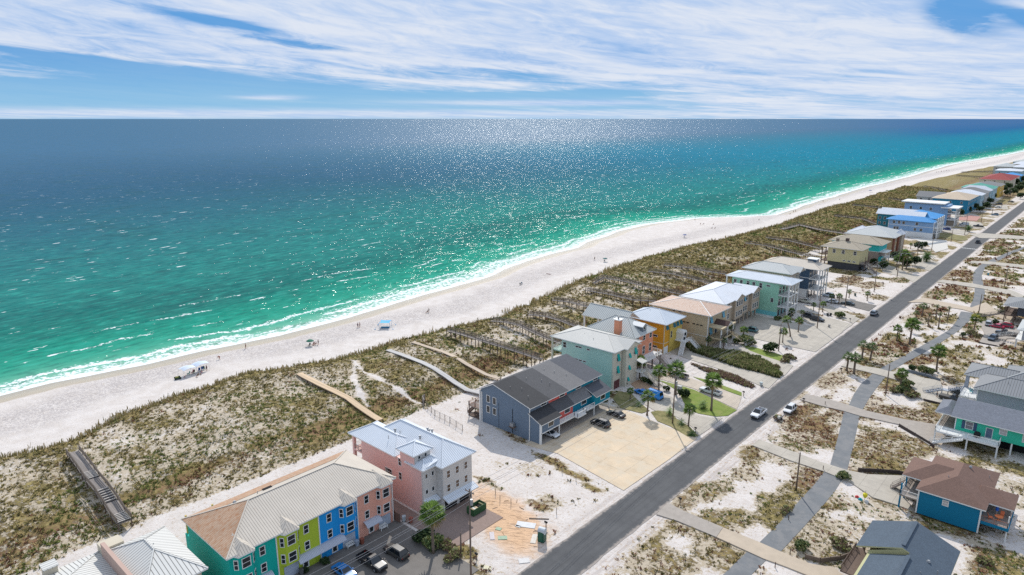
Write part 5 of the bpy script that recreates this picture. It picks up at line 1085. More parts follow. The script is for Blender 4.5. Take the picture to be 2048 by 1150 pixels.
# inland side
sheet('drive', p6([(240, 690), (330, 600), (450, 665), (750, 790), (700, 865), (400, 740)]), SLD); sheet('drive', p6([(702, 866), (752, 792), (1030, 905), (1200, 980), (1420, 1070), (1600, 1100), (1700, 1180), (1500, 1200), (1240, 1095), (1060, 1030)]), mat('sandy_concrete', (.46, .38, .29), .9, .15))
sheet('drive', px([(1505, 892), (1517, 880), (1580, 902), (1640, 925), (1660, 931), (1692, 941), (1735, 950), (1812, 953), (1812, 1000), (1830, 1025), (1790, 1010), (1745, 996), (1700, 965), (1650, 945), (1580, 922)]), SLG)
sheet('drive', px([(1600, 800), (1612, 789), (1648, 797), (1697, 811), (1730, 822), (1810, 840), (1885, 852), (1905, 865), (1870, 888), (1858, 892), (1798, 850), (1720, 833), (1687, 823), (1640, 812)]), SLD)
sheet('drive', pe([(130, 510), (190, 470), (300, 510), (420, 528), (500, 550), (640, 560), (760, 600), (890, 622), (910, 680), (1120, 790), (1060, 830), (860, 785), (740, 760), (690, 690), (630, 640), (500, 600), (370, 565)]), SLG)
sheet('drive', pe([(640, 20), (760, 20), (900, 50), (1060, 75), (1140, 98), (1290, 120), (1400, 160), (1533, 190), (1533, 150), (1330, 90), (1240, 20), (1130, 60), (900, 15), (760, -15)]), mat('sandy_concrete', (.46, .38, .29), .9, .15)); sheet('drive', pe([(1190, 180), (1260, 150), (1420, 180), (1533, 260), (1533, 300), (1400, 300), (1340, 360), (1190, 325), (1230, 260)]), SLD)
sheet('drive', z8([(90, 590), (130, 575), (350, 603), (430, 618), (640, 655), (719, 690), (719, 720), (600, 680), (420, 640), (300, 622)]), SLG); sheet('drive', z8([(340, 440), (480, 445), (719, 470), (719, 495), (560, 475), (330, 452)]), SLG); sheet('drive', z8([(330, 250), (420, 240), (719, 262), (719, 285), (400, 275)]), SLG)
# long low hedge thick with sea grape beside the copper roof house
HEDGES = [z6([(340, 800), (480, 830), (700, 865), (820, 880), (1000, 960), (1090, 1040), (1060, 1062), (900, 1015), (760, 985), (560, 915), (400, 860)]), z6([(390, 950), (520, 985), (700, 1030), (880, 1120), (860, 1140), (700, 1085), (500, 1010)]), z5([(420, 690), (480, 700), (530, 760), (500, 790), (440, 740)])]
# ------------------------------------------------------------------ boardwalks
GB = 'boardwalks over the dunes'
BRL = mat('boardwalk_rail', (.10, .08, .065), .85, .3, 2.5)
BM = mat('boardwalk_planks', (.25, .22, .20), .85, .2, 2.5, pat='plank', pp=.3, pd=.35)
POSTM = {}
def boardwalk(pts, label, w=1.5, lift=1.0, rails=True, m=None, rm=None, zs=None, end=None, posts=True, name='boardwalk', steps=()):
    m = m or BM; rm = rm or BRL
    P3 = []
    zt = [1.6] * len(pts)
    for it in range(4):
        P3 = [[*G(p[0], p[1], zt[k]), 0] for k, p in enumerate(pts)]
        zt = [hz(q[0], q[1]) + lift * (.3 if k == 0 else 1) for k, q in enumerate(P3)]
        zt = list(np.convolve(np.pad(zt, 1, 'edge'), [.25, .5, .25], 'valid'))
    # resample
    Q = []
    for a, b_ in zip(P3, P3[1:]):
        L = math.hypot(b_[0] - a[0], b_[1] - a[1]); n = max(1, int(L / 2.6))
        for i in range(n): Q.append([a[0] + (b_[0] - a[0]) * i / n, a[1] + (b_[1] - a[1]) * i / n])
    Q.append(P3[-1][:2]); N = len(Q)
    cum = [0.0]
    for u_, v_ in zip(Q, Q[1:]): cum.append(cum[-1] + math.hypot(u_[0] - v_[0], u_[1] - v_[1]))
    pc = [0.0]
    for u_, v_ in zip(P3, P3[1:]): pc.append(pc[-1] + math.hypot(u_[0] - v_[0], u_[1] - v_[1]))
    z = np.interp(cum, pc, zt); zz = np.array([hz(*q) for q in Q]); z = np.maximum(z, zz + .25)
    C = [Vector((Q[i][0], Q[i][1], z[i])) for i in range(N)]
    r = empty(name, C[0], label, 'boardwalk', GB); WORLDB.add(r.name); off = C[0]
    side = []
    for i in range(N):
        d = (C[min(i + 1, N - 1)] - C[max(i - 1, 0)]); d.z = 0; d.normalize(); side.append(Vector((-d.y, d.x, 0)) * (w / 2))
    mb = MB(); vs = []
    for i in range(N): vs += [C[i] - side[i], C[i] + side[i], C[i] - side[i] - Vector((0, 0, .2)), C[i] + side[i] - Vector((0, 0, .2))]
    fs = []
    for i in range(N - 1):
        a = 4 * i; b_ = a + 4; fs += [(a, b_, b_ + 1, a + 1), (a + 2, a + 3, b_ + 3, b_ + 2), (a, a + 2, b_ + 2, b_), (a + 1, b_ + 1, b_ + 3, a + 3)]
    mb.faces(vs, fs, m); mb.faces([vs[0], vs[1], vs[3], vs[2], vs[-4], vs[-3], vs[-1], vs[-2]], [(0, 1, 2, 3), (7, 6, 5, 4)], m); mb.build('deck', r)
    for si in [q for q in steps if q + 1 < N]:
        sb = MB(); a, c_ = C[si], C[si + 1]
        for q in range(6):
            p_ = a.lerp(c_, (q + .3) / 6) + Vector((0, 0, .10)); sd_ = side[si] * .96; sb.beam(p_ - sd_, p_ + sd_, .22, .12, mat('pale_tread', (.50, .46, .42), .85, .1)); p_ = a.lerp(c_, (q + .8) / 6) + Vector((0, 0, .03)); sb.beam(p_ - sd_, p_ + sd_, .22, .05, DARK)  # dark strips stand for the shade in the gaps between treads
        sb.build('step_flight', r)
    if rails:
        for s in (-1, 1):
            rb = MB(); E_ = [C[i] + side[i] * s for i in range(N)]
            for a, b_ in zip(E_, E_[1:]):
                for hh, t in ((1.05, .14), (.72, .09), (.4, .09)): rb.beam(a + Vector((0, 0, hh)), b_ + Vector((0, 0, hh)), t * 1.3, t, rm)
            for a in E_: rb.box(a.x - .06, a.x + .06, a.y - .06, a.y + .06, a.z - .2, a.z + 1.12, rm)
            rb.build('railing', r)
    if posts:
        for i in range(0, N, 1):
            for s in (-1, 1):
                q = C[i] + side[i] * (s * .92); g = hz(q.x, q.y); L = q.z - .2 - g
                if L < .25: continue
                if 'p' not in POSTM:
                    pb = MB().box(-.09, .09, -.09, .09, -1, 0, WOODD); o = pb.build('post'); POSTM['p'] = o.data; bpy.data.objects.remove(o)
                o = bpy.data.objects.new('post', POSTM['p']); COL.objects.link(o); o.parent = r
                o.location = (q.x - off.x, q.y - off.y, q.z - .2 - off.z); o.scale = (1, 1, L + .3)
    for a, b_ in zip(C, C[1:]):
        EXCL.append([(a.x - side[0].x, a.y - side[0].y), (b_.x - side[0].x, b_.y - side[0].y), (b_.x + side[0].x, b_.y + side[0].y), (a.x + side[0].x, a.y + side[0].y)])
    return r
GWD = mat('grey_white_planks', (.48, .46, .44), .85, .12, 2.5, pat='plank', pp=.3, pd=.25); TWD = mat('tan_planks', (.52, .42, .32), .85, .12, 2.5, pat='plank', pp=.3, pd=.25)
c1 = lambda l: [(x / 3.8325, 850 + y / 3.8325) for x, y in l]; c4_ = lambda l: [(560 + x / 4.544, 640 + y / 4.544) for x, y in l]
boardwalk(c1([(560, 205), (640, 310), (710, 410), (780, 490), (850, 590), (905, 680), (955, 740)]), 'short weathered grey boardwalk with railings nearest the lower left corner', 2.3, 1.5, steps=(4, 6, 8))
boardwalk(c4_([(175, 485), (370, 585), (500, 645), (620, 705), (710, 775), (790, 830), (850, 870), (910, 905)]), 'pale new pine boardwalk without railings behind the pink house', 1.7, .7, False, WOODN)
boardwalk(c4_([(980, 268), (1100, 308), (1300, 385), (1400, 435), (1500, 500), (1600, 570), (1700, 630), (1830, 662)]), 'grey white flat boardwalk ending behind the slate blue townhouses', 1.6, .7, False, GWD)
boardwalk(c4_([(1205, 198), (1400, 260), (1480, 285), (1570, 325), (1700, 400), (1870, 490), (1990, 530)]), 'narrow tan flat boardwalk beside the grey white one', 1.3, .7, False, TWD)
BWL = ['first railed grey boardwalk past the two flat ones', 'second railed boardwalk, ending by the seafoam house', 'third railed boardwalk, short and curved', 'fourth railed boardwalk, ending behind the coral house', 'fifth railed boardwalk, low between two longer ones', 'sixth railed boardwalk with a bent stair at its beach end', 'seventh railed boardwalk, straight and thin', 'eighth railed boardwalk, ending at the mint house', 'ninth railed boardwalk, past the bare stretch of dune', 'tenth railed boardwalk, thin and dark', 'eleventh boardwalk with a wide dark deck', 'twelfth boardwalk, faint across the dunes', 'thirteenth boardwalk, faint behind the blue roofs', 'fourteenth boardwalk, by the white flat roof', 'fifteenth boardwalk, by the sand coloured roof', 'sixteenth boardwalk, toward the red roof', 'seventeenth boardwalk, last one seen toward the red roof']
BWP = [[(897, 661), (925, 668), (954, 677), (1013, 695), (1050, 707), (1083, 718)], [(983, 641), (1010, 643), (1037, 649), (1060, 660), (1090, 674), (1125, 687)], [(1058, 628), (1094, 632), (1125, 641), (1160, 654)], [(1106, 600), (1141, 603.5), (1170, 611), (1205, 622)], [(1173, 580), (1219, 588), (1266, 599), (1312, 602)], [(1188, 566), (1207, 555), (1250, 562), (1313, 577), (1369, 589)], [(1297, 542.5), (1344, 547), (1385, 557), (1425, 567)], [(1329, 530), (1376, 535), (1452, 548)],
       [(1491, 486), (1532, 491), (1579, 503), (1640, 517)], [(1532, 475), (1579, 481), (1642, 497)], [(1564, 458), (1598, 449), (1640, 459), (1697, 468)], [(1669, 431), (1724, 437), (1752, 448)], [(1706, 409), (1757, 415), (1800, 425)], [(1777, 397.6), (1828, 403.5)], [(1848, 372.5), (1892, 380)], [(1913, 351.5), (1970, 355)], [(1923, 345), (1990, 343)]]
for lab, pl in zip(BWL, BWP): boardwalk(pl, lab, 1.6 if 'wide' not in lab else 3.2, 2.0 if 'first' not in lab else 2.8, True)
# ------------------------------------------------------------------ vehicles (nose along +X)
TYRE = mat('tyre_rubber', (.015, .015, .016), .85); RIM = mat('rim_alloy', (.35, .36, .37), .35, metal=.6); HL = mat('headlamp_glass', (.55, .55, .52), .15); TL_ = mat('tail_lamp_red', (.30, .01, .01), .25); CG = mat('car_glass', (.012, .016, .02), .06, 0, spec=.7); PLAS = mat('black_plastic', (.02, .02, .021), .7)
def paint(c):
    nm = 'car_paint_%d_%d_%d' % tuple(int(q * 200) for q in c)
    if nm in MC: return MC[nm]
    m, nt, b = newmat(nm); P = pos(nt); n = noise(nt, P, 2.0, 3, .6)
    nt.links.new(mixc(nt, n * .25, c, tuple(q * .7 + .02 for q in c)), b.inputs['Base Color']); b.inputs['Roughness'].default_value = .32; b.inputs['Coat Weight'].default_value = .6; b.inputs['Coat Roughness'].default_value = .06
    MC[nm] = m; return m
def loft(mb, secs, m):
    """secs: x, list of (halfwidth, z) from sill up to centre; mirrored ring, closed ends"""
    ring = []
    for x, pr in secs: ring.append([(x, -w, z) for w, z in pr] + [(x, w, z) for w, z in pr[::-1]])
    k = len(ring[0]); vs = [p for r_ in ring for p in r_]
    fs = []
    for i in range(len(ring) - 1):
        for j in range(k): j2 = (j + 1) % k; fs.append((i * k + j, (i + 1) * k + j, (i + 1) * k + j2, i * k + j2))
    fs += [tuple(range(k)), tuple(range((len(ring) - 1) * k, len(ring) * k))[::-1]]
    mb.faces(vs, [f[::-1] for f in fs], m)
def vehicle(kind, c, x, y, rz, label, z=.06, roofc=None, name=None, bedload=None, group=None):
    nm = {'pickup': 'pickup_truck', 'suv': 'parked_car', 'sedan': 'parked_car', 'van': 'van'}[kind]
    r = empty(name or nm, (x, y, z), label, {'pickup': 'pickup truck', 'suv': 'suv', 'sedan': 'car', 'van': 'van'}[kind], group, rz)
    p = paint(c)
    if kind == 'pickup': L, Wd, bel, rf, cab, hood = 5.8, 1.0, 1.08, 1.86, (-.35, 1.35), 1.12
    elif kind == 'suv': L, Wd, bel, rf, cab, hood = 4.85, .95, 1.02, 1.74, (-2.1, 1.15), 1.02
    elif kind == 'sedan': L, Wd, bel, rf, cab, hood = 4.7, .91, .90, 1.42, (-1.7, .95), .88
    else: L, Wd, bel, rf, cab, hood = 5.9, 1.0, 1.15, 2.2, (-2.75, 1.9), 1.2
    h = L / 2; b = MB()
    def pr(w, zb, zt): return [(w * .93, zb), (w, zb + .18), (w, zt - .12), (w * .94, zt - .02), (w * .7, zt)]
    if kind == 'pickup':
        loft(b, [(-.62, pr(Wd, .38, bel)), (1.2, pr(Wd, .35, bel)), (1.5, pr(Wd * .98, .36, hood)), (h - .25, pr(Wd * .95, .38, hood - .08)), (h, pr(Wd * .86, .45, hood - .22))], p)
        for s in (-1, 1): b.box(-h + .02, -.62, s * (Wd - .1), s * Wd, .42, bel, p)
        b.box(-h + .08, -.62, -Wd + .1, Wd - .1, .5, .62, PLAS)
        b.box(-.68, -.625, -Wd + .1, Wd - .1, .6, bel - .02, p)
    else:
        loft(b, [(-h, pr(Wd * .88, .45, bel - .12)), (-h + .22, pr(Wd * .97, .36, bel)), (cab[0] + .5, pr(Wd, .32, bel)), (1.1, pr(Wd, .32, bel)), (1.35, pr(Wd * .99, .34, hood)), (h - .3, pr(Wd * .95, .36, hood - .1)), (h, pr(Wd * .84, .45, hood - .26))], p)
    b.build('body', r)
    # greenhouse: glass with a painted roof and pillars
    rw = Wd * .74; fx = cab[1]; bx = cab[0]
    rf0, rf1 = fx - (.75 if kind != 'van' else .9), bx + {'pickup': .25, 'suv': .35, 'sedan': .7, 'van': .15}[kind]
    g = MB(); lw = Wd * .93
    v = [(bx, -lw, bel - .03), (fx + .12, -lw, bel - .03), (fx + .12, lw, bel - .03), (bx, lw, bel - .03), (rf1, -rw, rf - .06), (rf0, -rw, rf - .06), (rf0, rw, rf - .06), (rf1, rw, rf - .06)]
    g.faces(v, [(4, 5, 6, 7), (0, 1, 5, 4), (1, 2, 6, 5), (2, 3, 7, 6), (3, 0, 4, 7)], CG); g.build('windows', r)
    rp = paint(roofc) if roofc else p; q = MB()
    q.faces([(rf1 - .04, -rw - .03, rf - .07), (rf0 + .05, -rw - .03, rf - .07), (rf0 + .05, rw + .03, rf - .07), (rf1 - .04, rw + .03, rf - .07), (rf1 + .08, -rw + .1, rf), (rf0 - .08, -rw + .1, rf), (rf0 - .08, rw - .1, rf), (rf1 + .08, rw - .1, rf)], [(4, 5, 6, 7), (0, 1, 5, 4), (1, 2, 6, 5), (2, 3, 7, 6), (3, 0, 4, 7), (3, 2, 1, 0)], rp); ro_ = q.build('roof', r)
    if kind in ('suv', 'van'): MB().beam((rf1 + .1, -rw + .08, rf + .05), (rf0 - .1, -rw + .08, rf + .05), .05, .05, PLAS).beam((rf1 + .1, rw - .08, rf + .05), (rf0 - .1, rw - .08, rf + .05), .05, .05, PLAS).build('roof_rack', ro_)
    pl = MB()
    for s in (-1, 1):
        for a, b2 in (((fx + .12, lw), (rf0, rw)), ((bx, lw), (rf1, rw)), (((fx + bx) / 2, lw), ((rf0 + rf1) / 2, rw))):
            pl.beam((a[0], s * (a[1] + .005), bel - .02), (b2[0], s * (b2[1] + .005), rf - .05), .09, .06, p)
    if kind == 'van':
        for s in (-1, 1): pl.faces([(bx + .05, s * (lw + .015), bel), (.6, s * (lw + .015), bel), (.45, s * (rw + .02), rf - .08), (bx + .15, s * (rw + .02), rf - .08)], [(0, 1, 2, 3)], p)
    pl.build('pillar', r)
    for sx, ax in ((1, h * .62), (-1, -h * .60)):
        for s in (-1, 1):
            wr = .37 if kind == 'pickup' else .34
            w = MB().tube([(ax, s * (Wd - .22), wr), (ax, s * (Wd + .015), wr)], [wr, wr], TYRE, 16).build('wheel', r)
            MB().tube([(ax, s * (Wd - .1), wr), (ax, s * (Wd + .03), wr)], [wr * .6, wr * .58], RIM, 10).build('rim', w)
    for s in (-1, 1):
        MB().box(h - .16, h + .0, s * (Wd * .55), s * (Wd * .82), hood - .42, hood - .26, HL).build('headlight', r)
        MB().box(-h - .01, -h + .1, s * (Wd * .70), s * (Wd * .86), bel - .4, bel - .16, TL_).build('tail_light', r)
        MB().box(fx - .1, fx + .08, s * (Wd + .02), s * (Wd + .2), bel, bel + .15, p).build('mirror', r)
    MB().box(h - .06, h + .06, -Wd * .8, Wd * .8, .36, .56, PLAS).build('bumper', r); MB().box(-h - .07, -h + .05, -Wd * .85, Wd * .85, .38, .58, METALG if kind == 'pickup' else PLAS).build('bumper', r)
    MB().box(h - .03, h + .02, -Wd * .45, Wd * .45, .6, hood - .28, PLAS).build('grille', r)
    if kind == 'pickup': MB().box(-h, -h + .07, -Wd + .1, Wd - .1, .5, bel - .01, p).build('tailgate', r)
    if bedload: MB().box(-h + .1, -.7, -Wd + .08, Wd - .08, bel - .1, bel + .03, bedload).build('bed_cover', r)
    return r
WP, BP, SP = (.72, .73, .74), (.012, .013, .016), (.38, .40, .42)
D = R
def V(kind, c, px_, py_, rz, label, **k):
    x, y = G(px_, py_, .7); return vehicle(kind, c, x, y, D(rz), label, **k)
V('pickup', WP, 1517, 826, -90, 'white pickup truck with dark glass roof driving on the road', roofc=(.10, .13, .18))
V('suv', (.70, .70, .70), 1580, 818, -90, 'white suv parked on the sandy shoulder behind a loaded trailer')
V('suv', (.20, .23, .26), 1748, 626, 90, 'grey suv driving on the road past the palms'); V('pickup', (.02, .03, .04), 1956, 484, 90, 'dark pickup far up the road near the crosswalk marking')
V('suv', (.035, .033, .032), 792, 1103, 182, 'dark grey suv with bright roof glint parked on the townhouse forecourt')
V('pickup', BP, 744, 1123, 2, 'black pickup with pale bed items parked between the suv and the blue car'); V('sedan', (.01, .16, .45), 688, 1142, 3, 'blue car cut by the bottom edge in front of the townhouses')
V('sedan', WP, 1100, 866, 2, 'white sedan under the near carport of the slate blue townhouses'); V('suv', BP, 1201, 846, 181, 'black suv parked on the tan slab beside the white porch rail'); V('sedan', (.014, .016, .02), 1232, 827, 180, 'black sedan parked at the far end of the tan slab')
V('pickup', BP, 1356, 749, 178, 'black pickup with chrome trim on the drive of the coral house'); V('pickup', (.62, .64, .66), 1421, 782, 178, 'silver white pickup on the drive between two lawns')
V('sedan', (.01, .20, .60), 1284, 784, 170, 'small bright blue car by the stairs of the seafoam house'); V('van', (.01, .24, .66), 1304, 790, 178, 'bright blue covered van beside the small blue car', name='covered_van')
V('suv', (.05, .16, .18), 1501, 659, 180, 'dark teal car parked by the condominium piers'); V('pickup', (.60, .58, .50), 1611, 602, -5, 'cream pickup in front of the navy house'); V('suv', (.02, .03, .05), 1620, 632, -4, 'dark car parked by the mint house'); V('suv', (.015, .02, .03), 1634, 638, -4, 'very dark car just below the other one by the mint house')
V('suv', (.55, .62, .68), 1656, 590, 178, 'pale blue white suv in front of the navy house carport'); V('sedan', (.62, .64, .66), 1664, 602, 178, 'white car nearest the small palms by the navy house'); V('sedan', (.02, .05, .06), 1696, 606, 177, 'dark teal car on the grey drive by the road')
V('suv', (.015, .02, .025), 1723, 538, 180, 'black car under the butter yellow house'); V('van', (.48, .52, .54), 1928, 449, 178, 'long silver van in front of the flat white roof house'); V('suv', (.01, .05, .30), 1893, 458, 180, 'deep blue car by the cobalt roofed townhouses'); V('pickup', BP, 1957, 452, 178, 'black pickup beside the silver van')
V('suv', (.02, .03, .035), 1998, 408, 180, 'dark suv far up the coast in front of the ochre house'); V('suv', (.10, .20, .30), 1990, 429, 180, 'steel blue car far up the coast below the dark trees'); V('sedan', (.6, .6, .6), 1996, 414, 180, 'pale car beside the dark suv far up the coast'); V('sedan', (.03, .03, .03), 2022, 403, 180, 'small dark car nearest the road far up the coast')
V('suv', (.42, .44, .45), 1977, 647, 95, 'silver suv backed against the shrubs on the inland lot'); V('sedan', (.42, .01, .05), 1993, 652, 178, 'crimson car beside the silver suv'); V('suv', (.42, .01, .05), 2010, 651, 178, 'crimson suv partly behind the crimson car'); V('pickup', (.015, .025, .035), 2012, 666, 178, 'black pickup in front of the crimson cars'); V('suv', (.04, .07, .11), 1986, 676, -100, 'dark blue suv facing the timber kerb')
V('pickup', (.012, .015, .018), 1905, 797, -4, 'black pickup with covered bed beside the grey metal roof house', bedload=mat('bed_cover_grey', (.09, .085, .08), .7)); V('sedan', (.012, .03, .045), 1921, 784, -4, 'dark blue car under the deck stair'); V('sedan', (.04, .02, .03), 2046, 817, 2, 'dark car at the right edge on the metal roof lot')
# trailer with a heap of stuff behind the white suv
x, y = G(1556, 838); r = empty('utility_trailer', (x, y, .06), 'small open trailer heaped with cardboard and bags behind the white suv', 'trailer', rz=D(90))
MB().box(-1.3, 1.3, -.8, .8, .45, .52, WOODD).build('bed', r)
for s in (-1, 1): MB().box(-1.3, 1.3, s * .8 - .03, s * .8 + .03, .52, .85, METALG).build('side', r); MB().tube([(-.2, s * .82, .3), (-.2, s * 1.0, .3)], [.3, .3], TYRE, 12).build('wheel', r)
MB().beam((1.3, 0, .45), (2.4, 0, .45), .08, .08, METALG).build('drawbar', r)
cb = [mat('cardboard', (.40, .27, .15), .9), mat('pale_bag', (.6, .58, .52), .7), mat('pink_bag', (.5, .25, .22), .7), mat('olive_bag', (.2, .2, .1), .8)]
for k in range(9):
    bx_, by_ = x + random.uniform(-.55, .5), y + random.uniform(-1.0, 1.0); s = random.uniform(.2, .36); zz = .6 + random.uniform(0, .25)
    o = MB().faces([(bx_ + sx * s * random.uniform(.7, 1), by_ + sy * s * random.uniform(.7, 1), zz + sz * s * .8 + s * .8) for sz in (-1, 1) for sx, sy in ((-1, -1), (1, -1), (1, 1), (-1, 1))], [(3, 2, 1, 0), (4, 5, 6, 7), (0, 1, 5, 4), (1, 2, 6, 5), (2, 3, 7, 6), (3, 0, 4, 7)], cb[k % 4]).build(['cardboard_box', 'bag', 'bag', 'bag'][k % 4], org=(bx_, by_, .6)); tag(o, ['brown cardboard box', 'pale bag', 'pink bag', 'olive bag'][k % 4] + ' in the heap on the small open trailer', ['box', 'bag', 'bag', 'bag'][k % 4], 'heap on the trailer')
# ------------------------------------------------------------------ palms, cycads, shrubs
LEAF = []
for nm, c in (('palm_leaf', (.15, .24, .045)), ('palm_leaf_dark', (.065, .13, .03)), ('palm_leaf_dry', (.32, .24, .11)), ('palm_leaf_blue', (.15, .21, .09)), ('palm_leaf_yellow', (.34, .34, .07))): LEAF.append(leafmat(mat(nm, tuple(q * 1.25 for q in c), .6, .3, 2.0)))
SHM0 = 1
BARK = mat('palm_bark', (.17, .13, .10), .95, .3, 3.0)
def palm(h, n=26, fl=1.7, seed=1, m=0, fan=True, lean=0.0, tr=.19, skirt=True, name='palm_tree'):
    rn = random.Random(seed); r = empty(name, (0, 0, 0), 'x', 'palm tree')
    pts = [(lean * h * (t ** 1.5), .06 * math.sin(t * 4 + seed), h * t) for t in (0, .12, .3, .55, .8, 1.0)]
    MB().tube(pts, [tr * 1.45, tr * 1.1, tr, tr * .93, tr * .95, tr * 1.15], BARK, 9).build('trunk', r, smooth=True)
    top = Vector(pts[-1]); cb_ = MB(); sk = MB()
    for i in range(n):
        a = 2.4 * i + rn.uniform(-.2, .2); t = (i + .5) / n; el = R(78 - 118 * t ** .9) + rn.uniform(-.12, .12)
        d = Vector((math.cos(a) * math.cos(el), math.sin(a) * math.cos(el), math.sin(el))); L = fl * rn.uniform(.85, 1.1)
        sd_ = Vector((-math.sin(a), math.cos(a), 0)); dead = t > .9 and skirt
        mm = LEAF[2] if dead else LEAF[m if rn.random() < .62 else 1]; tg = sk if dead else cb_
        if fan:
            st = top + d * (L * .42); tg.beam(top, st, .04, .03, mm); nf = 9
            for k in range(nf):
                b_ = (k / (nf - 1) - .5) * 2.5; e = (d * math.cos(b_) + sd_ * math.sin(b_)).normalized(); u = (e.cross(Vector((0, 0, 1)))).normalized() if abs(e.z) < .95 else sd_
                p1 = st + e * (L * .40); p2 = st + e * (L * .66) - Vector((0, 0, .10 + .22 * rn.random())) * L * .5
                w_ = u * (.058 * L); nv_ = e.cross(u).normalized() * .012
                tg.faces([st, p1 - w_, p1 + w_, p2], [(0, 1, 3), (0, 3, 2)], mm)
        else:
            prev = top; dd_ = d.copy(); K = 6
            for k in range(K):
                dd_ = (dd_ - Vector((0, 0, .17))).normalized(); nx_ = prev + dd_ * (L / K); wv = sd_ * (.42 * L * .5 * math.sin(math.pi * (k + .7) / (K + .7)) + .03); wn = sd_ * (.42 * L * .5 * math.sin(math.pi * min(K, (k + 1.7)) / (K + .7)) + .02)
                dr = Vector((0, 0, .12 * L * .5))
                for s in (-1, 1):
                    for q in (0, 1):
                        aa = prev.lerp(nx_, q * .5); bb = prev.lerp(nx_, q * .5 + .34); ww = wv.lerp(wn, q * .5)
                        tg.faces([aa, bb, bb + ww * s - dr + dd_ * .12, aa + ww * s - dr + dd_ * .16], [(0, 1, 2, 3) if s > 0 else (3, 2, 1, 0)], mm)
                prev = nx_
    cr_ = cb_.build('crown', r)
    if sk.v: sk.build('dead_fronds', r)
    return r
def place(proto, used, x, y, z, rz, lab, sc=1.0):
    if proto.name not in used:
        used.add(proto.name); proto.location = (x, y, z); proto.rotation_euler = (0, 0, rz); proto.scale = (sc,) * 3; proto['label'] = lab; return proto
    return dup(proto, (x, y, z), rz, lab, sc)
PROTO = {'t6': palm(6.0, 27, 1.9, 1), 't5': palm(4.6, 25, 1.8, 2), 't4': palm(3.4, 21, 1.45, 3), 'y': palm(4.4, 28, 1.9, 4, 4), 'bl': palm(3.0, 17, 1.25, 5, 3), 'lean': palm(5.2, 23, 1.6, 6, 0, True, -.28), 'date': palm(3.2, 40, 3.6, 7, 1, False, 0, .35, False), 'bare': palm(4.4, 9, .7, 8, 1, True, 0, .17, False), 'cy': palm(.5, 24, 1.35, 9, 1, False, 0, .2, False, 'cycad'), 'cyb': palm(1.2, 22, 1.3, 10, 0, False, 0, .16, False, 'cycad')}
USED = set()
PG = 'palms on the lots'
pl5 = lambda x, y: (1080 + x / 3.8325, 600 + y / 3.8325); pl6 = lambda x, y: (1280 + x / 3.8325, 480 + y / 3.8325); pl2 = lambda x, y: (1640 + x / 5.11, 380 + y / 5.11); ple = lambda x, y: (1648 + x / 3.8325, 600 + y / 3.8325); plz = lambda x, y: (1540 + x / 7.186, 560 + y / 7.186)
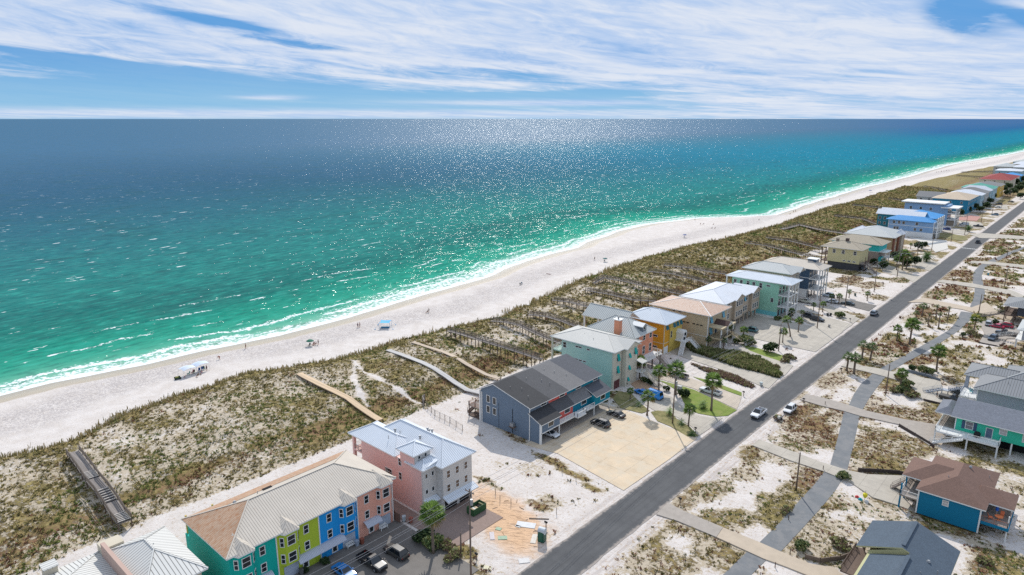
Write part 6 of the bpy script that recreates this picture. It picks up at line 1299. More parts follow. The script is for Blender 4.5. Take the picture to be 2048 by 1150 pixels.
PALMS = [('t6', (866, 1107), 1028, 'tall palm with thin trunk beside the forecourt in front of the pink house'),
 ('t4', pl5(690, 770), pl5(0, 700)[1], 'palm nearest the seafoam house garage'), ('t5', pl5(822, 885), pl5(0, 740)[1], 'palm at the corner of the tan slab below the blue vehicles'), ('t5', pl5(908, 700), pl5(0, 545)[1], 'palm left of the black pickup on the coral house drive'), ('t5', pl5(1036, 725), pl5(0, 535)[1], 'palm directly in front of the black pickup'), ('t5', pl5(1138, 968), pl5(0, 835)[1], 'palm near the kerb right of the tall utility pole'), ('t6', pl5(1310, 850), pl5(0, 622)[1], 'tall palm on the lawn in front of the silver white pickup'), ('t5', pl5(762, 600), pl5(0, 470)[1], 'palm close by the porch columns of the seafoam house'),
 ('cyb', pl5(990, 885), pl5(0, 845)[1], 'small cycad left of the tall utility pole'), ('cy', pl5(1085, 955), pl5(0, 905)[1], 'broad cycad right of the tall utility pole'), ('cy', pl5(1168, 1040), pl5(0, 1000)[1], 'cycad at the very corner by the kerb'), ('cy', pl5(757, 815), pl5(0, 785)[1], 'cycad at the edge of the tan slab'), ('cyb', pl5(1240, 835), pl5(0, 780)[1], 'left small cycad in the round sand bed'), ('cyb', pl5(1256, 830), pl5(0, 790)[1], 'right small cycad in the round sand bed'), ('cy', pl5(805, 625), pl5(0, 600)[1], 'cycad beside the stair foot of the seafoam house'),
 ('t4', pl6(695, 742), pl6(0, 668)[1], 'palm at the left corner of the condominium slab'), ('t4', pl6(790, 772), pl6(0, 690)[1], 'bushy palm at the corner of the condominium slab'), ('bl', pl6(522, 825), pl6(0, 762)[1], 'blue green palm at the wall of the copper roof house'), ('bl', pl6(640, 835), pl6(0, 770)[1], 'pale palm beside the entrance stair of the copper roof house'), ('lean', pl6(1152, 742), pl6(0, 565)[1], 'tall leaning palm on the condominium slab'), ('t5', pl6(1092, 790), pl6(0, 700)[1], 'palm behind the short pole on the condominium slab'), ('t5', pl6(1212, 708), pl6(0, 620)[1], 'palm with round shadow by the mint house corner'), ('t4', pl6(1158, 610), pl6(0, 545)[1], 'palm at the foot of the mint balconies'),
 ('t4', plz(450, 560), plz(0, 470)[1], 'palm left of the dark cars by the mint house'), ('t4', plz(755, 460), plz(0, 345)[1], 'palm above the dark cars by the mint house'), ('t4', plz(880, 345), plz(0, 235)[1], 'palm in front of the white cars of the navy house'), ('t4', plz(985, 350), plz(0, 235)[1], 'second palm in front of the white cars of the navy house'), ('t4', plz(1135, 255), plz(0, 165)[1], 'palm at the end of the grey drive by the navy house'), ('t4', plz(1395, 300), plz(0, 200)[1], 'lone palm near the road past the grey drive'), ('t4', plz(620, 450), plz(0, 385)[1], 'small palm beside the cream pickup'),
 ('t5', pl2(780, 820), pl2(0, 700)[1], 'left palm of the cluster before the aqua and taupe house'), ('t6', pl2(838, 822), pl2(0, 650)[1], 'middle palm of the cluster before the aqua and taupe house'), ('t5', pl2(880, 810), pl2(0, 690)[1], 'right palm of the cluster before the aqua and taupe house'), ('bl', pl2(645, 795), pl2(0, 720)[1], 'dark palm at the wall of the aqua and taupe house'), ('date', pl2(1085, 735), pl2(0, 670)[1], 'wide date palm beside the road before the white roofed house'), ('t4', pl2(925, 605), pl2(0, 560)[1], 'left palm beside the white gate pillars'), ('t4', pl2(1000, 612), pl2(0, 565)[1], 'right palm beside the white gate pillars'), ('t5', pl2(1435, 230), pl2(0, 165)[1], 'palm before the sand roofed house'), ('date', pl2(1510, 425), pl2(0, 395)[1], 'low date palm on the lot of the flat white roof house'),
 ('bl', ple(750, 128), ple(0, 50)[1], 'young palm farthest left in the row by the bike path'), ('bare', ple(855, 150), ple(0, 45)[1], 'trimmed palm with small top behind the young palms'), ('bare', ple(945, 165), ple(0, 60)[1], 'bare palm stem nearest the bike path'), ('bare', ple(795, 205), ple(0, 108)[1], 'bare palm stem left of two'), ('bare', ple(875, 220), ple(0, 108)[1], 'bare palm stem at the centre of the row'), ('bl', ple(700, 160), ple(0, 100)[1], 'palm with grey crown behind the two full palms'), ('t4', ple(665, 245), ple(0, 175)[1], 'palm just behind the tallest full palm'), ('t5', ple(655, 340), ple(0, 185)[1], 'tallest full palm between road and bike path'), ('t5', ple(556, 312), ple(0, 220)[1], 'full palm left of the tallest one by the bike path'),
 ('bl', ple(290, 448), ple(0, 345)[1], 'back left palm of four at the inland drive'), ('bl', ple(355, 460), ple(0, 360)[1], 'back right palm of four at the inland drive'), ('bl', ple(174, 542), ple(0, 435)[1], 'front left palm of four at the inland drive'), ('bl', ple(228, 566), ple(0, 445)[1], 'front right palm of four at the inland drive'), ('t5', ple(858, 550), ple(0, 395)[1], 'lone palm on white sand above the long low wall'), ('t5', ple(582, 680), ple(0, 560)[1], 'palm rising from a bed of agaves'), ('y', ple(1148, 245), ple(0, 145)[1], 'broad yellow green palm by the cars on the inland lot')]
for k, (pk, (bx, by), ty, lab) in enumerate(PALMS):
    x, y = G(bx, by); pr_ = PROTO[pk]; h0 = {'t6': 6, 't5': 4.6, 't4': 3.4, 'y': 4.4, 'bl': 3.0, 'lean': 5.2, 'date': 3.2, 'bare': 4.4, 'cy': .9, 'cyb': 1.3}[pk]
    hh = max(HT(bx, by, ty), h0 * .7) if pk not in ('cy', 'cyb') else h0; s = min(1.9, max(.75, hh / h0))
    if pk == 'lean': s = 1.1
    o = place(pr_, USED, x, y, .02, random.uniform(0, 6) if pk != 'lean' else -AZ * 0 + .6, lab, s); o['group'] = PG if 'cycad' not in o.name else 'cycads in the beds'
    if 'cycad' in o.name: o['category'] = 'cycad'
SHM = [mat('shrub_leaf', (.085, .13, .04), .7, .3, 2.), mat('shrub_leaf_dark', (.03, .06, .02), .7, .3, 2.), mat('shrub_leaf_pale', (.24, .25, .09), .75, .3, 2.), mat('scrub_brown', (.19, .125, .085), .9, .3, 2.)]
for q in SHM: leafmat(q, .3)
def shrub(rad, hgt, n, seed, ms=(0, 1), leaf=.22, name='shrub', lab='x', trunk=True, zo=0.0):
    rn = random.Random(seed); r = empty(name, (0, 0, 0), lab, 'shrub' if name == 'shrub' else 'tree'); b = MB()
    lob = [(rn.uniform(-.5, .5) * rad, rn.uniform(-.5, .5) * rad, rn.uniform(.4, .75) * hgt, rn.uniform(.35, .6)) for _ in range(7)]
    for i in range(n):
        lx, ly, lz, lr = lob[i % 7]; a = rn.uniform(0, 6.28); u = rn.uniform(-.7, 1); q = rn.uniform(.7, 1.05) * lr; s = math.sqrt(max(0, 1 - u * u))
        c = Vector((lx + math.cos(a) * s * q * rad, ly + math.sin(a) * s * q * rad, max(.05, lz + u * q * hgt * .8) + zo)); d = Vector((rn.uniform(-1, 1), rn.uniform(-1, 1), rn.uniform(-.2, 1))).normalized(); e = d.cross(Vector((rn.uniform(-1, 1), rn.uniform(-1, 1), .3))).normalized(); f = leaf * rn.uniform(.6, 1.3)
        b.faces([c - d * f, c + e * f * .5, c + d * f, c - e * f * .5], [(0, 1, 2, 3)], SHM[ms[0] if rn.random() < .6 else ms[1]])
    b.build('foliage', r)
    if trunk: MB().tube([(0, 0, 0), (.05, 0, (hgt * .5 + zo) * .6), (0, .06, hgt * .6 + zo)], [.12 * max(.5, rad * .4), .09 * max(.5, rad * .4), .04], BARK, 6).build('stem' if name == 'shrub' else 'trunk', r)
    return r
SP_ = {'r': shrub(1.0, 1.1, 420, 21, (1, 0)), 'g': shrub(1.1, 1.0, 420, 22, (0, 2)), 'w': shrub(1.2, .8, 360, 23, (2, 3)), 'b': shrub(1.2, .7, 300, 24, (3, 2)), 'T': shrub(3.4, 4.4, 900, 25, (1, 0), .5, 'tree', zo=1.0)}
SL = [('r', (1302, 769), 1.3, 'round dark shrub beside the palm left of the black pickup'), ('r', (1333, 781), 1.15, 'round dark shrub in front of the planting bed'), ('r', (1367, 794), 1.9, 'large dark shrub behind the tall utility pole'), ('g', (1287, 763), 1.0, 'shrub at the stair of the seafoam house'), ('r', (1250, 770), .9, 'dark shrub along the seafoam house wall'), ('r', (1201, 670), .5, 'small dark shrub between the townhouses and the seafoam house'),
 ('g', (1490, 690), 2.6, 'large grey green shrub on the small lawn by the condominium'), ('r', (1537, 704), 2.5, 'large dark cycad like shrub at the lawn corner by the slab'), ('b', (1580, 718), 1.8, 'brown shrub near the kerb by the condominium slab'), ('b', (1568, 724), 1.5, 'second brown shrub near the kerb by the condominium slab'), ('g', (1516, 717), .9, 'small spiky shrub beside the garden walk'), ('b', (1553, 735), 1.3, 'brown shrub at the end of the long hedge'), ('g', (1462, 677), 1.5, 'shrub below the palm at the slab corner'), ('g', (1475, 686), 1.4, 'shrub beside the garden gate pillars'),
 ('g', (1680, 635), 1.7, 'green shrub by the drive of the navy house'), ('g', (1555, 640), 1.3, 'shrub at the corner of the mint house'), ('r', (1578, 636), 1.4, 'dark shrub by the mint balconies'),
 ('r', (838, 1084), 1.6, 'dark shrub in the narrow bed by the forecourt'), ('r', (850, 1080), 1.6, 'dark shrub behind the tall thin palm'), ('g', (865, 1092), 1.7, 'olive shrub at the foot of the tall thin palm'), ('w', (893, 1098), 1.5, 'pale straw shrub right of the tall thin palm'), ('w', (905, 1118), 1.5, 'pale straw shrub above the bottom edge'), ('r', (652, 1128), .9, 'small shrub at the corner of the lime townhouse'), ('r', (611, 1146), .7, 'potted looking shrub at the lime townhouse door'),
 ('w', (1571, 1024), 1.1, 'lone grass clump beside the bike path with a long shadow'), ('w', (1967, 1127), 1.1, 'small grass clump on the sand right of the slate roof house'), ('g', (1690, 958), 1.3, 'green clump at the corner of the tan drive'), ('g', (1605, 1100), 1.3, 'olive clump by the end of the timber wall'), ('w', (1680, 1095), 1.6, 'pale grass clump by the slate roof house'), ('g', (1847, 745), 1.6, 'green shrub in the bed above the long low wall'), ('g', (1862, 748), 1.4, 'second green shrub in the bed above the long low wall'), ('r', (1825, 741), 1.2, 'dark round shrub at the left of that bed'), ('w', (1940, 668), 1.6, 'yellow green clump under the broad palm'), ('r', (1925, 673), 1.1, 'dark shrub left of the yellow green clump'), ('b', (1955, 673), 1.4, 'brown shrub right of the yellow green clump'),
 ('w', (1800, 760), 1.7, 'agave clump at the left of the palm bed'), ('w', (1788, 785), 1.3, 'low agave clump at the lower left of the palm bed'), ('g', (1815, 775), 1.7, 'agave clump at the right of the palm bed'), ('w', (1823, 795), 1.7, 'agave clump at the bottom of the palm bed'), ('g', (1806, 785), 1.6, 'agave clump in the centre of the palm bed'), ('w', (2008, 620), 1.7, 'yellow bush by the stair of the dark raised house'), ('r', (2002, 628), 1.3, 'dark bush at the stair foot of the dark raised house'), ('r', (1990, 648), 1.3, 'shrub between the silver suv and the crimson cars')]
for k, (a, (bx, by), s, lab) in enumerate(SL):
    x, y = G(bx, by); o = place(SP_[a], USED, x, y, 0.0, random.uniform(0, 6), lab, s); o['group'] = 'shrubs around the houses'
TRL = [((1790, 520), .8), ((1800, 528), .9), ((1812, 536), .8), ((1830, 532), .9), ((1765, 540), .8), ((1747, 530), .6), ((1835, 500), .8), ((1846, 497), .7), ((1920, 432), .9), ((1935, 425), .9), ((1948, 420), 1.0), ((1960, 425), .9), ((1972, 418), 1.), ((1958, 412), .9), ((1970, 405), 1.), ((1985, 398), 1.), ((1993, 388), 1.2), ((2005, 385), 1.3), ((2015, 380), 1.3), ((2026, 390), 1.2), ((2036, 385), 1.4), ((2045, 378), 1.4), ((2030, 372), 1.4), ((2044, 366), 1.5), ((2015, 393), 1.1), ((2040, 398), 1.0), ((1980, 408), .9), ((2020, 362), 1.2)]
TLB = 'dark evergreen tree in the thicket between the far houses and the road'
for k, ((bx, by), s) in enumerate(TRL):
    x, y = G(bx, by); o = place(SP_['T'], USED, x, y, 0.0, random.uniform(0, 6), TLB if k >= 8 else 'dark evergreen tree in the clump before the aqua and taupe house', s); o['group'] = 'thicket trees' if k >= 8 else 'trees before the aqua house'
# ------------------------------------------------------------------ ground cover clumps
def clumps(name, X, Y, Hs, Ws, C, nb=7, seed=3, zoff=0.0, droop=.6):
    rn = np.random.default_rng(seed); n = len(X); Z = height(X, Y) - .04 + zoff
    a = rn.random((n, nb)) * 6.283; l = Ws[:, None] * (.35 + .75 * rn.random((n, nb))); hh = Hs[:, None] * (.55 + .6 * rn.random((n, nb))); w = Ws[:, None] * .20
    ox = (rn.random((n, nb)) - .5) * Ws[:, None] * .9; oy = (rn.random((n, nb)) - .5) * Ws[:, None] * .9
    ca, sa = np.cos(a), np.sin(a); bx = X[:, None] + ox; by = Y[:, None] + oy; bz = Z[:, None] + 0 * bx
    p0 = np.stack([bx - sa * w, by + ca * w, bz], -1); p1 = np.stack([bx + sa * w, by - ca * w, bz], -1)
    p2 = np.stack([bx + ca * l * .6 + sa * w * .7, by + sa * l * .6 - ca * w * .7, bz + hh], -1); p3 = np.stack([bx + ca * l * .6 - sa * w * .7, by + sa * l * .6 + ca * w * .7, bz + hh * 1.02], -1)
    Vv = np.stack([p0, p1, p2, p3], 2).reshape(-1, 3); Ff = np.arange(len(Vv)).reshape(-1, 4)
    cc = np.repeat(C, nb, 0) * (.7 + .6 * rn.random((n * nb, 1))); cc = np.repeat(cc, 4, 0)
    o = npmesh(name, Vv, Ff, [TUFT], colors={'tc': np.clip(cc, 0, 1)}); tag(o, None, None, kind='stuff'); return o
m, nt, b = newmat('grass_clump'); nt.links.new(attr(nt, 'tc').outputs['Color'], b.inputs['Base Color']); b.inputs['Roughness'].default_value = .85; b.inputs['Specular IOR Level'].default_value = .2; TUFT = leafmat(m, .35)
def keep(X, Y):
    k = np.ones(X.shape, bool)
    for e in EXCL:
        ex = [q[0] for q in e]; ey = [q[1] for q in e]; mm = (X > min(ex)) & (X < max(ex)) & (Y > min(ey)) & (Y < max(ey))
        if mm.any():
            idx = np.where(mm)[0]; k[idx[inpoly(X[idx], Y[idx], e)]] = False
    return k
def field(x0, x1, y0, y1, dens, seed, size, name, gam=1.6):
    rn = np.random.default_rng(seed); n = int((x1 - x0) * (y1 - y0) * dens); X = x0 + rn.random(n) * (x1 - x0); Y = y0 + rn.random(n) * (y1 - y0)
    c, br_ = cover(X, Y); fine = fbm(X * .9 + 31, Y * .9, 3)
    k = (rn.random(n) < (c ** gam) * sstep(.30, .62, fine) * 1.6) & keep(X, Y); X, Y, c, br_, fine = X[k], Y[k], c[k], br_[k], fine[k]; n = len(X)
    t = rn.random((n, 1)); g = np.array([.29, .25, .09]) * t + np.array([.11, .095, .035]) * (1 - t); st = np.array([.46, .36, .17]); bw = np.array([.22, .105, .065]); u = rn.random(n)
    C = np.where((u < .34)[:, None], st, g); C = np.where((rn.random(n) < br_ * np.where(X < -116, .4, .85))[:, None], bw * (.6 + .8 * t), C); grn2 = fbm(X * .07 + 3, Y * .07 + 60, 2); C = np.where(((grn2 > .60) & (u > .3))[:, None], np.array([.16, .19, .05]) * (.6 + .7 * t), C)
    s = size * (.55 + .9 * rn.random(n)); return clumps(name, X, Y, s * .55, s * .9, C, 6, seed)
field(-180, -116, 8, 130, 5.2, 5, .47, 'dune_grass', 1.3); field(-180, -116, 130, 300, 2.6, 6, .68, 'dune_grass', 1.3); field(-182, -116, 300, 800, .7, 7, 1.2, 'dune_grass', 1.)
field(-52, 0, 60, 220, 4.0, 8, .40, 'scrub_ground_cover', 1.3); field(-116, -62, 60, 340, 1.5, 9, .55, 'scrub_ground_cover', 1.2); field(-52, 0, 220, 600, .7, 10, 1.0, 'scrub_ground_cover', 1.)
# sea oats along the front edge of the dunes
rn = np.random.default_rng(77); Yo = 10 + rn.random(5200) ** 1.5 * 600; Xo = dune(Yo) + rn.normal(0.6, 1.6, len(Yo)); t = rn.random((len(Yo), 1))
clumps('sea_oats', Xo, Yo, .75 + .5 * rn.random(len(Yo)) + Yo * .0016, .28 + rn.random(len(Yo)) * .2 + Yo * .0008, np.array([.40, .30, .15]) * t + np.array([.22, .20, .08]) * (1 - t), 3, 78)
for k, hp in enumerate(HEDGES):
    xs_ = [q[0] for q in hp]; ys2 = [q[1] for q in hp]; n = int((max(xs_) - min(xs_)) * (max(ys2) - min(ys2)) * 9); X = rn.uniform(min(xs_), max(xs_), n); Y = rn.uniform(min(ys2), max(ys2), n); kk = inpoly(X, Y, hp); X, Y = X[kk], Y[kk]; t = rn.random((len(X), 1)); f = fbm(X * .5, Y * .5, 3)[:, None]
    C = np.where(t < .45, np.array([.12, .145, .045]), np.array([.24, .25, .10])) * (.6 + f); C = np.where(t > .8, np.array([.34, .29, .16]), C)
    if k == 1: C = np.where(t < .7, np.array([.20, .12, .09]), C)
    clumps('hedge', X, Y, (.5 + .8 * f[:, 0]) * (1.3 if k != 1 else .7), .5 + .3 * rn.random(len(X)), C, 7, 90 + k, 0.)
# ------------------------------------------------------------------ utility poles and wires
POLEM = mat('pole_wood', (.16, .12, .095), .9, .25, 2.)
def pole(px_, py_, ty, lab, arms=1, trans=False, lamp=False, xy=None, hh=None):
    x, y = xy or G(px_, py_); h_ = hh or HT(px_, py_, ty); r = empty('utility_pole', (x, y, 0), lab, 'utility pole', 'utility poles'); MB().tube([(0, 0, -.2), (0, 0, h_)], [.17, .11], POLEM, 10).build('mast', r, smooth=True)
    for k in range(arms):
        a = MB().box(-.95, .95, -.06, .06, h_ - .55 - k * .8, h_ - .43 - k * .8, POLEM).build('crossarm', r)
        for xx in (-.85, 0.4, .85): MB().tube([(xx, 0, h_ - .43 - k * .8), (xx, 0, h_ - .22 - k * .8)], [.05, .035], METALG, 8).build('insulator', a)
    if trans: MB().tube([(.38, 0, h_ - 2.6), (.38, 0, h_ - 2.5), (.38, 0, h_ - 1.7), (.38, 0, h_ - 1.6)], [.2, .24, .24, .2], METALG, 12).build('transformer', r)
    if lamp: MB().beam((0, 0, h_ - .8), (1.4, 0, h_ - .5), .06, .06, METALG).box(1.2, 1.7, -.13, .13, h_ - .56, h_ - .46, METALG).build('street_lamp', r)
    return (x, y, h_)
PL_ = [pole(942, 1158, 978, 'tall utility pole with transformer near the green dumpster', 1, True), pole(0, 0, 0, 'utility pole beyond the frame at the near end of the line', 1, xy=(-69.5, 30), hh=12.5) if False else None]
A = PL_[0]; near = (-69.9, 28.0, 13.0)
line = [A, pole(1345, 847, 749, 'tall utility pole at the corner of the circular drive', 1, True), pole(1557, 702, 648, 'utility pole on the kerb side of the condominium slab', 1, True), pole(1634, 657, 578, 'tall utility pole by the mint house drive'), pole(1690, 614, 555, 'utility pole between the two drives of the navy house'), pole(1748, 584, 522, 'utility pole with broad top on the empty brown lot', 1, True), pole(1794, 554, 500, 'utility pole in the grass by the aqua and taupe house', 1, True), pole(1863, 501, 466, 'utility pole beside the powder blue townhouse'), pole(1902, 484, 455, 'utility pole on the dry lawn past the blue townhouse')]
pole(922, 1108, 1066, 'short thin pole with a meter left of the tall one', 0); pole(1691, 604, 554, 'thin utility pole left of the one on the brown lot', 0); pole(1834, 515, 482, 'thin utility pole beside the gate pillars', 0)
pole(1592, 980, 905, 'bare inland pole standing at the bend of the bike path', 0); pole(1771, 789, 729, 'bare inland pole by the agave bed', 0); pole(1957, 628, 588, 'bare inland pole behind the broad yellow green palm', 0); pole(2009, 573, 533, 'thin inland pole on the white sand near the right edge', 0); pole(2013, 517, 486, 'inland pole beside the far part of the bike path', 0)
fars = [(1929, 470, 430), (1962, 446, 418), (1984, 428, 400), (2003, 415, 390), (2019, 402, 380)]
FARP = [pole(a_, b_, c_, lab) for (a_, b_, c_), lab in zip(fars, ['utility pole behind the silver van', 'utility pole by the red paved yard', 'utility pole by the far dark suv', 'utility pole farther on by the far lots', 'last utility pole that can be made out up the road'])]
WM = mat('wire', (.25, .25, .26), .5)
def wire(p, q, sag, rad, lab):
    pts = []
    for i in range(13):
        t = i / 12; v = Vector(p).lerp(Vector(q), t); v.z -= sag * 4 * t * (1 - t); pts.append(v)
    o = MB().tube(pts, [rad] * 13, WM, 5).build('power_line', org=tuple(p)); tag(o, lab, 'wire', 'overhead wires')
allp = [near] + [q for q in line if q] + FARP
nmz = ['running out of the frame at the bottom', 'over the drives between the dumpster pole and the circular drive', 'from the circular drive to the condominium', 'from the condominium to the mint house', 'before the navy house', 'across the brown lot', 'before the aqua and taupe house', 'before the white roofed house', 'before the blue townhouse', 'before the flat white roof', 'near the red paved yard', 'by the far lots', 'toward the last far lots', 'past the last far lots']
for i, (a, c) in enumerate(zip(allp, allp[1:])):
    for k, (ox, oz) in enumerate(((-.85, -.2), (.4, -.2), (.85, -.2), (0, -2.0))):
        if i > 6 and k != 3 and k != 1: continue
        wire((a[0] + ox, a[1], a[2] + oz), (c[0] + ox, c[1], c[2] + oz), .6, .022 if i < 3 else .02, ['seaward', 'middle', 'roadward', 'lowest'][k] + ' overhead wire ' + nmz[i])
# ------------------------------------------------------------------ small things on the lots
def mailbox(px_, py_, lab):
    x, y = G(px_, py_); r = empty('mailbox', (x, y, 0), lab, 'mailbox', 'mailboxes by the kerb'); MB().box(-.06, .06, -.06, .06, 0, 1.1, WOODD).build('post', r); MB().box(-.32, .25, -.14, .14, 1.05, 1.18, PLAS).tube([(-.32, 0, 1.2), (.25, 0, 1.2)], [.15, .15], PLAS, 10).build('box', r)
for p_, lab in (((1360, 1008), 'mailbox at the near inland drive'), ((1607, 806), 'mailbox at the inland drive by the white suv'), ((1682, 745), 'mailbox by the four palms at the inland drive'), ((1391, 865), 'mailbox at the circular drive'), ((1700, 644), 'mailbox at the navy house drive'), ((1934, 522), 'mailbox beside the far road'), ((1092, 1056), 'mailbox behind the portable toilet'), ((953, 1120), 'mailbox in the straw grass by the tall pole'), ((1487, 792), 'small mailbox on the lawn edge')): mailbox(*p_, lab)
for p_, c_, lab in (((1522, 772), (.45, .5, .5), 'grey bin by the kerb of the yellow house'), ((1658, 655), (.38, .36, .34), 'grey bin by the kerb of the mint house'), ((1655, 632), (.03, .04, .04), 'left dark bin in the scrub by the mint house'), ((1661, 632), (.03, .04, .04), 'right dark bin in the scrub by the mint house'), ((1976, 551), (.02, .2, .3), 'teal bin on the white sand inland'), ((1710, 592), (.02, .06, .05), 'green bin on the sand past the grey drive'), ((808, 1043), (.40, .44, .46), 'pale bin beside the pink house wall'), ((822, 1046), (.3, .1, .07), 'red brown bin beside the pink house wall'), ((603, 1150), (.1, .1, .1), 'dark bin by the lime townhouse door')):
    x, y = G(*p_); bin_(x, y, .05, c_, '', lab, random.uniform(0, 3), 'wheeled bins')
x, y = G(1359, 781); r = empty('electric_cabinet', (x, y, 0), 'pale grey utility cabinet behind the tall pole on the lawn', 'cabinet'); MB().box(-.55, .55, -.45, .45, 0, 1.3, mat('cabinet_grey', (.42, .43, .43), .5)).build('body', r); MB().box(-.6, .6, -.5, .5, 1.3, 1.38, mat('cabinet_grey', (.42, .43, .43), .5)).build('lid', r)
# portable toilet
x, y = G(1084, 1082); r = empty('portable_toilet', (x, y, .0), 'dark green portable toilet with pale domed roof beside the road', 'portable toilet', rz=.25); PT_ = mat('toilet_green', (.008, .075, .05), .5)
MB().box(-.58, .58, -.58, .58, .1, 2.1, PT_).build('cabin', r); MB().tube([(-.6, 0, 2.02), (.6, 0, 2.02)], [.6, .6], mat('toilet_roof', (.5, .53, .55), .5), 16).build('roof', r); d_ = MB().box(-.36, .36, -.62, -.58, .2, 2.0, mat('toilet_green2', (.012, .10, .065), .5)).build('door', r); MB().box(.24, .3, -.66, -.62, 1.0, 1.15, PLAS).build('handle', d_); MB().box(-.42, -.1, -.60, -.585, 1.6, 1.95, mat('toilet_vent', (.2, .3, .3))).build('vent_panel', r)
# dumpster
x, y = G(953, 1024); r = empty('dumpster', (x, y, .0), 'green open top dumpster behind the tall utility pole', 'dumpster', rz=R(90)); r.scale = (.62, .75, .85); DG = mat('dumpster_green', (.03, .09, .035), .7, .2)
for s in (-1, 1): MB().box(-2.6, 2.6, s * 1.15 - .05, s * 1.15 + .05, .25, 1.75, DG).build('side', r)
for s in (-1, 1): MB().box(s * 2.6 - .05, s * 2.6 + .05, -1.2, 1.2, .25, 1.75, DG).build('end', r)
MB().box(-2.6, 2.6, -1.15, 1.15, .2, .3, DG).build('floor', r)
for k in range(7): MB().box(-2.5 + k * .83, -2.38 + k * .83, -1.27, -1.2, .25, 1.75, DG).build('rib', r)
for k in range(5): MB().box(-2.2 + k, -1.5 + k, -.8, .8, .3, .9 + random.random() * .7, [cb[0], cb[1], WOODN, DARK, cb[3]][k]).build('debris', r)
# litter and boards on the building plot
def debris(px_, py_, w, l, c, rz, lab, nm='board'):
    x, y = G(px_, py_); m_ = mat('deb_%d' % int(c[0] * 1000 + c[1] * 99), c, .8, .2, 2.); o = MB().box(x - w / 2, x + w / 2, y - l / 2, y + l / 2, .03, .09, m_).build(nm, org=(x, y, 0)); o.rotation_euler = (0, 0, rz); tag(o, lab, nm.replace('_', ' '))
debris(1052, 1050, 3.4, 1.6, (.62, .62, .62), .5, 'white sheet of board on the sandy plot'); debris(997, 1058, 1.0, .8, (.32, .42, .30), .3, 'small green tarp scrap on the sandy plot', 'tarp'); debris(1005, 1076, 1.6, 1.0, (.32, .42, .30), .8, 'larger green tarp scrap on the sandy plot', 'tarp'); debris(984, 1072, 2.2, .8, (.55, .5, .5), 2.4, 'pale strip of board near the green scraps'); debris(1068, 1078, 2.6, .9, (.62, .57, .5), 2.1, 'pale board beside the portable toilet'); debris(1036, 1053, 1.0, .5, (.6, .6, .58), .2, 'small white offcut left of the white sheet'); debris(1048, 1122, 1.8, 1.2, (.58, .56, .54), .9, 'pale flat sheet at the low end of the plot'); debris(1078, 1038, .3, 3.6, (.10, .07, .05), -.9, 'dark timber beam in the scrub above the white sheet', 'timber_beam'); debris(975, 1136, 1.2, .9, (.60, .56, .40), .4, 'pale yellow sheet near the kerb')
for k, (a_, b_) in enumerate(((1000, 1003), (991, 989), (1022, 1010), (1124, 945), (1152, 962), (1113, 1028), (880, 1000))):
    x, y = G(a_, b_); o = MB().box(x - .04, x + .04, y - .04, y + .04, -.1, 1.3, WOODG).build('survey_stake', org=(x, y, 0)); tag(o, 'thin wooden survey stake standing on the sandy plots', 'stake', 'survey stakes')
for k in range(26):                                     # sticks and scraps pressed in the orange sand
    a_, b_ = random.uniform(948, 1085), random.uniform(1000, 1140); x, y = G(a_, b_)
    if not inpoly(np.array([x]), np.array([y]), ORANGE)[0]: continue
    an = random.uniform(0, 3.1); L = random.uniform(.3, 1.2); o = MB().beam((x, y, .06), (x + math.cos(an) * L, y + math.sin(an) * L, .07), .06, .05, random.choice([WOODD, WOODG, cb[0]])).build('stick', org=(x, y, .06)); tag(o, 'short stick lying on the orange sand of the plot', 'stick', 'sticks on the plot')
# fences and low walls
def fence(pts, h_, lab, name='chain_link_fence', m_=None, solid=False, z=1.0, cat='fence'):
    P_ = [G(a_, b_) for a_, b_ in pts]; r = empty(name, (P_[0][0], P_[0][1], 0), lab, cat); WORLDB.add(r.name); m_ = m_ or mat('rusty_wire', (.20, .17, .14), .8)
    for (x0, y0), (x1, y1) in zip(P_, P_[1:]):
        L = math.hypot(x1 - x0, y1 - y0); n = max(1, round(L / (2.2)))
        if solid: MB().beam((x0, y0, h_ / 2), (x1, y1, h_ / 2), .16, h_, m_).build('wall_section', r)
        else:
            b_ = MB().beam((x0, y0, h_), (x1, y1, h_), .04, .04, m_).beam((x0, y0, .1), (x1, y1, .1), .03, .03, m_)
            k_ = int(L / .22)
            for i in range(k_): t = i / k_; b_.beam((x0 + (x1 - x0) * t, y0 + (y1 - y0) * t, .1), (x0 + (x1 - x0) * (t + 1.4 / k_), y0 + (y1 - y0) * (t + 1.4 / k_), h_), .012, .012, m_)
            b_.build('mesh_panel', r)
        for i in range(n + 1):
            t = i / n; X_, Y_ = x0 + (x1 - x0) * t, y0 + (y1 - y0) * t; MB().box(X_ - .05, X_ + .05, Y_ - .05, Y_ + .05, 0, h_ + .1, WOODG if not solid else WOODD).build('post', r)
fence([(849, 812), (870, 832), (900, 846), (925, 862)], 1.5, 'sagging wire fence between the pink house and the slate blue townhouses'); fence([(849, 812), (845, 803), (850, 800)], 1.6, 'short weathered fence panel at the end of the dune trail', 'wooden_fence', WOODG, True)
TBW = mat('dark_timber', (.07, .055, .05), .9, .2, 2.)
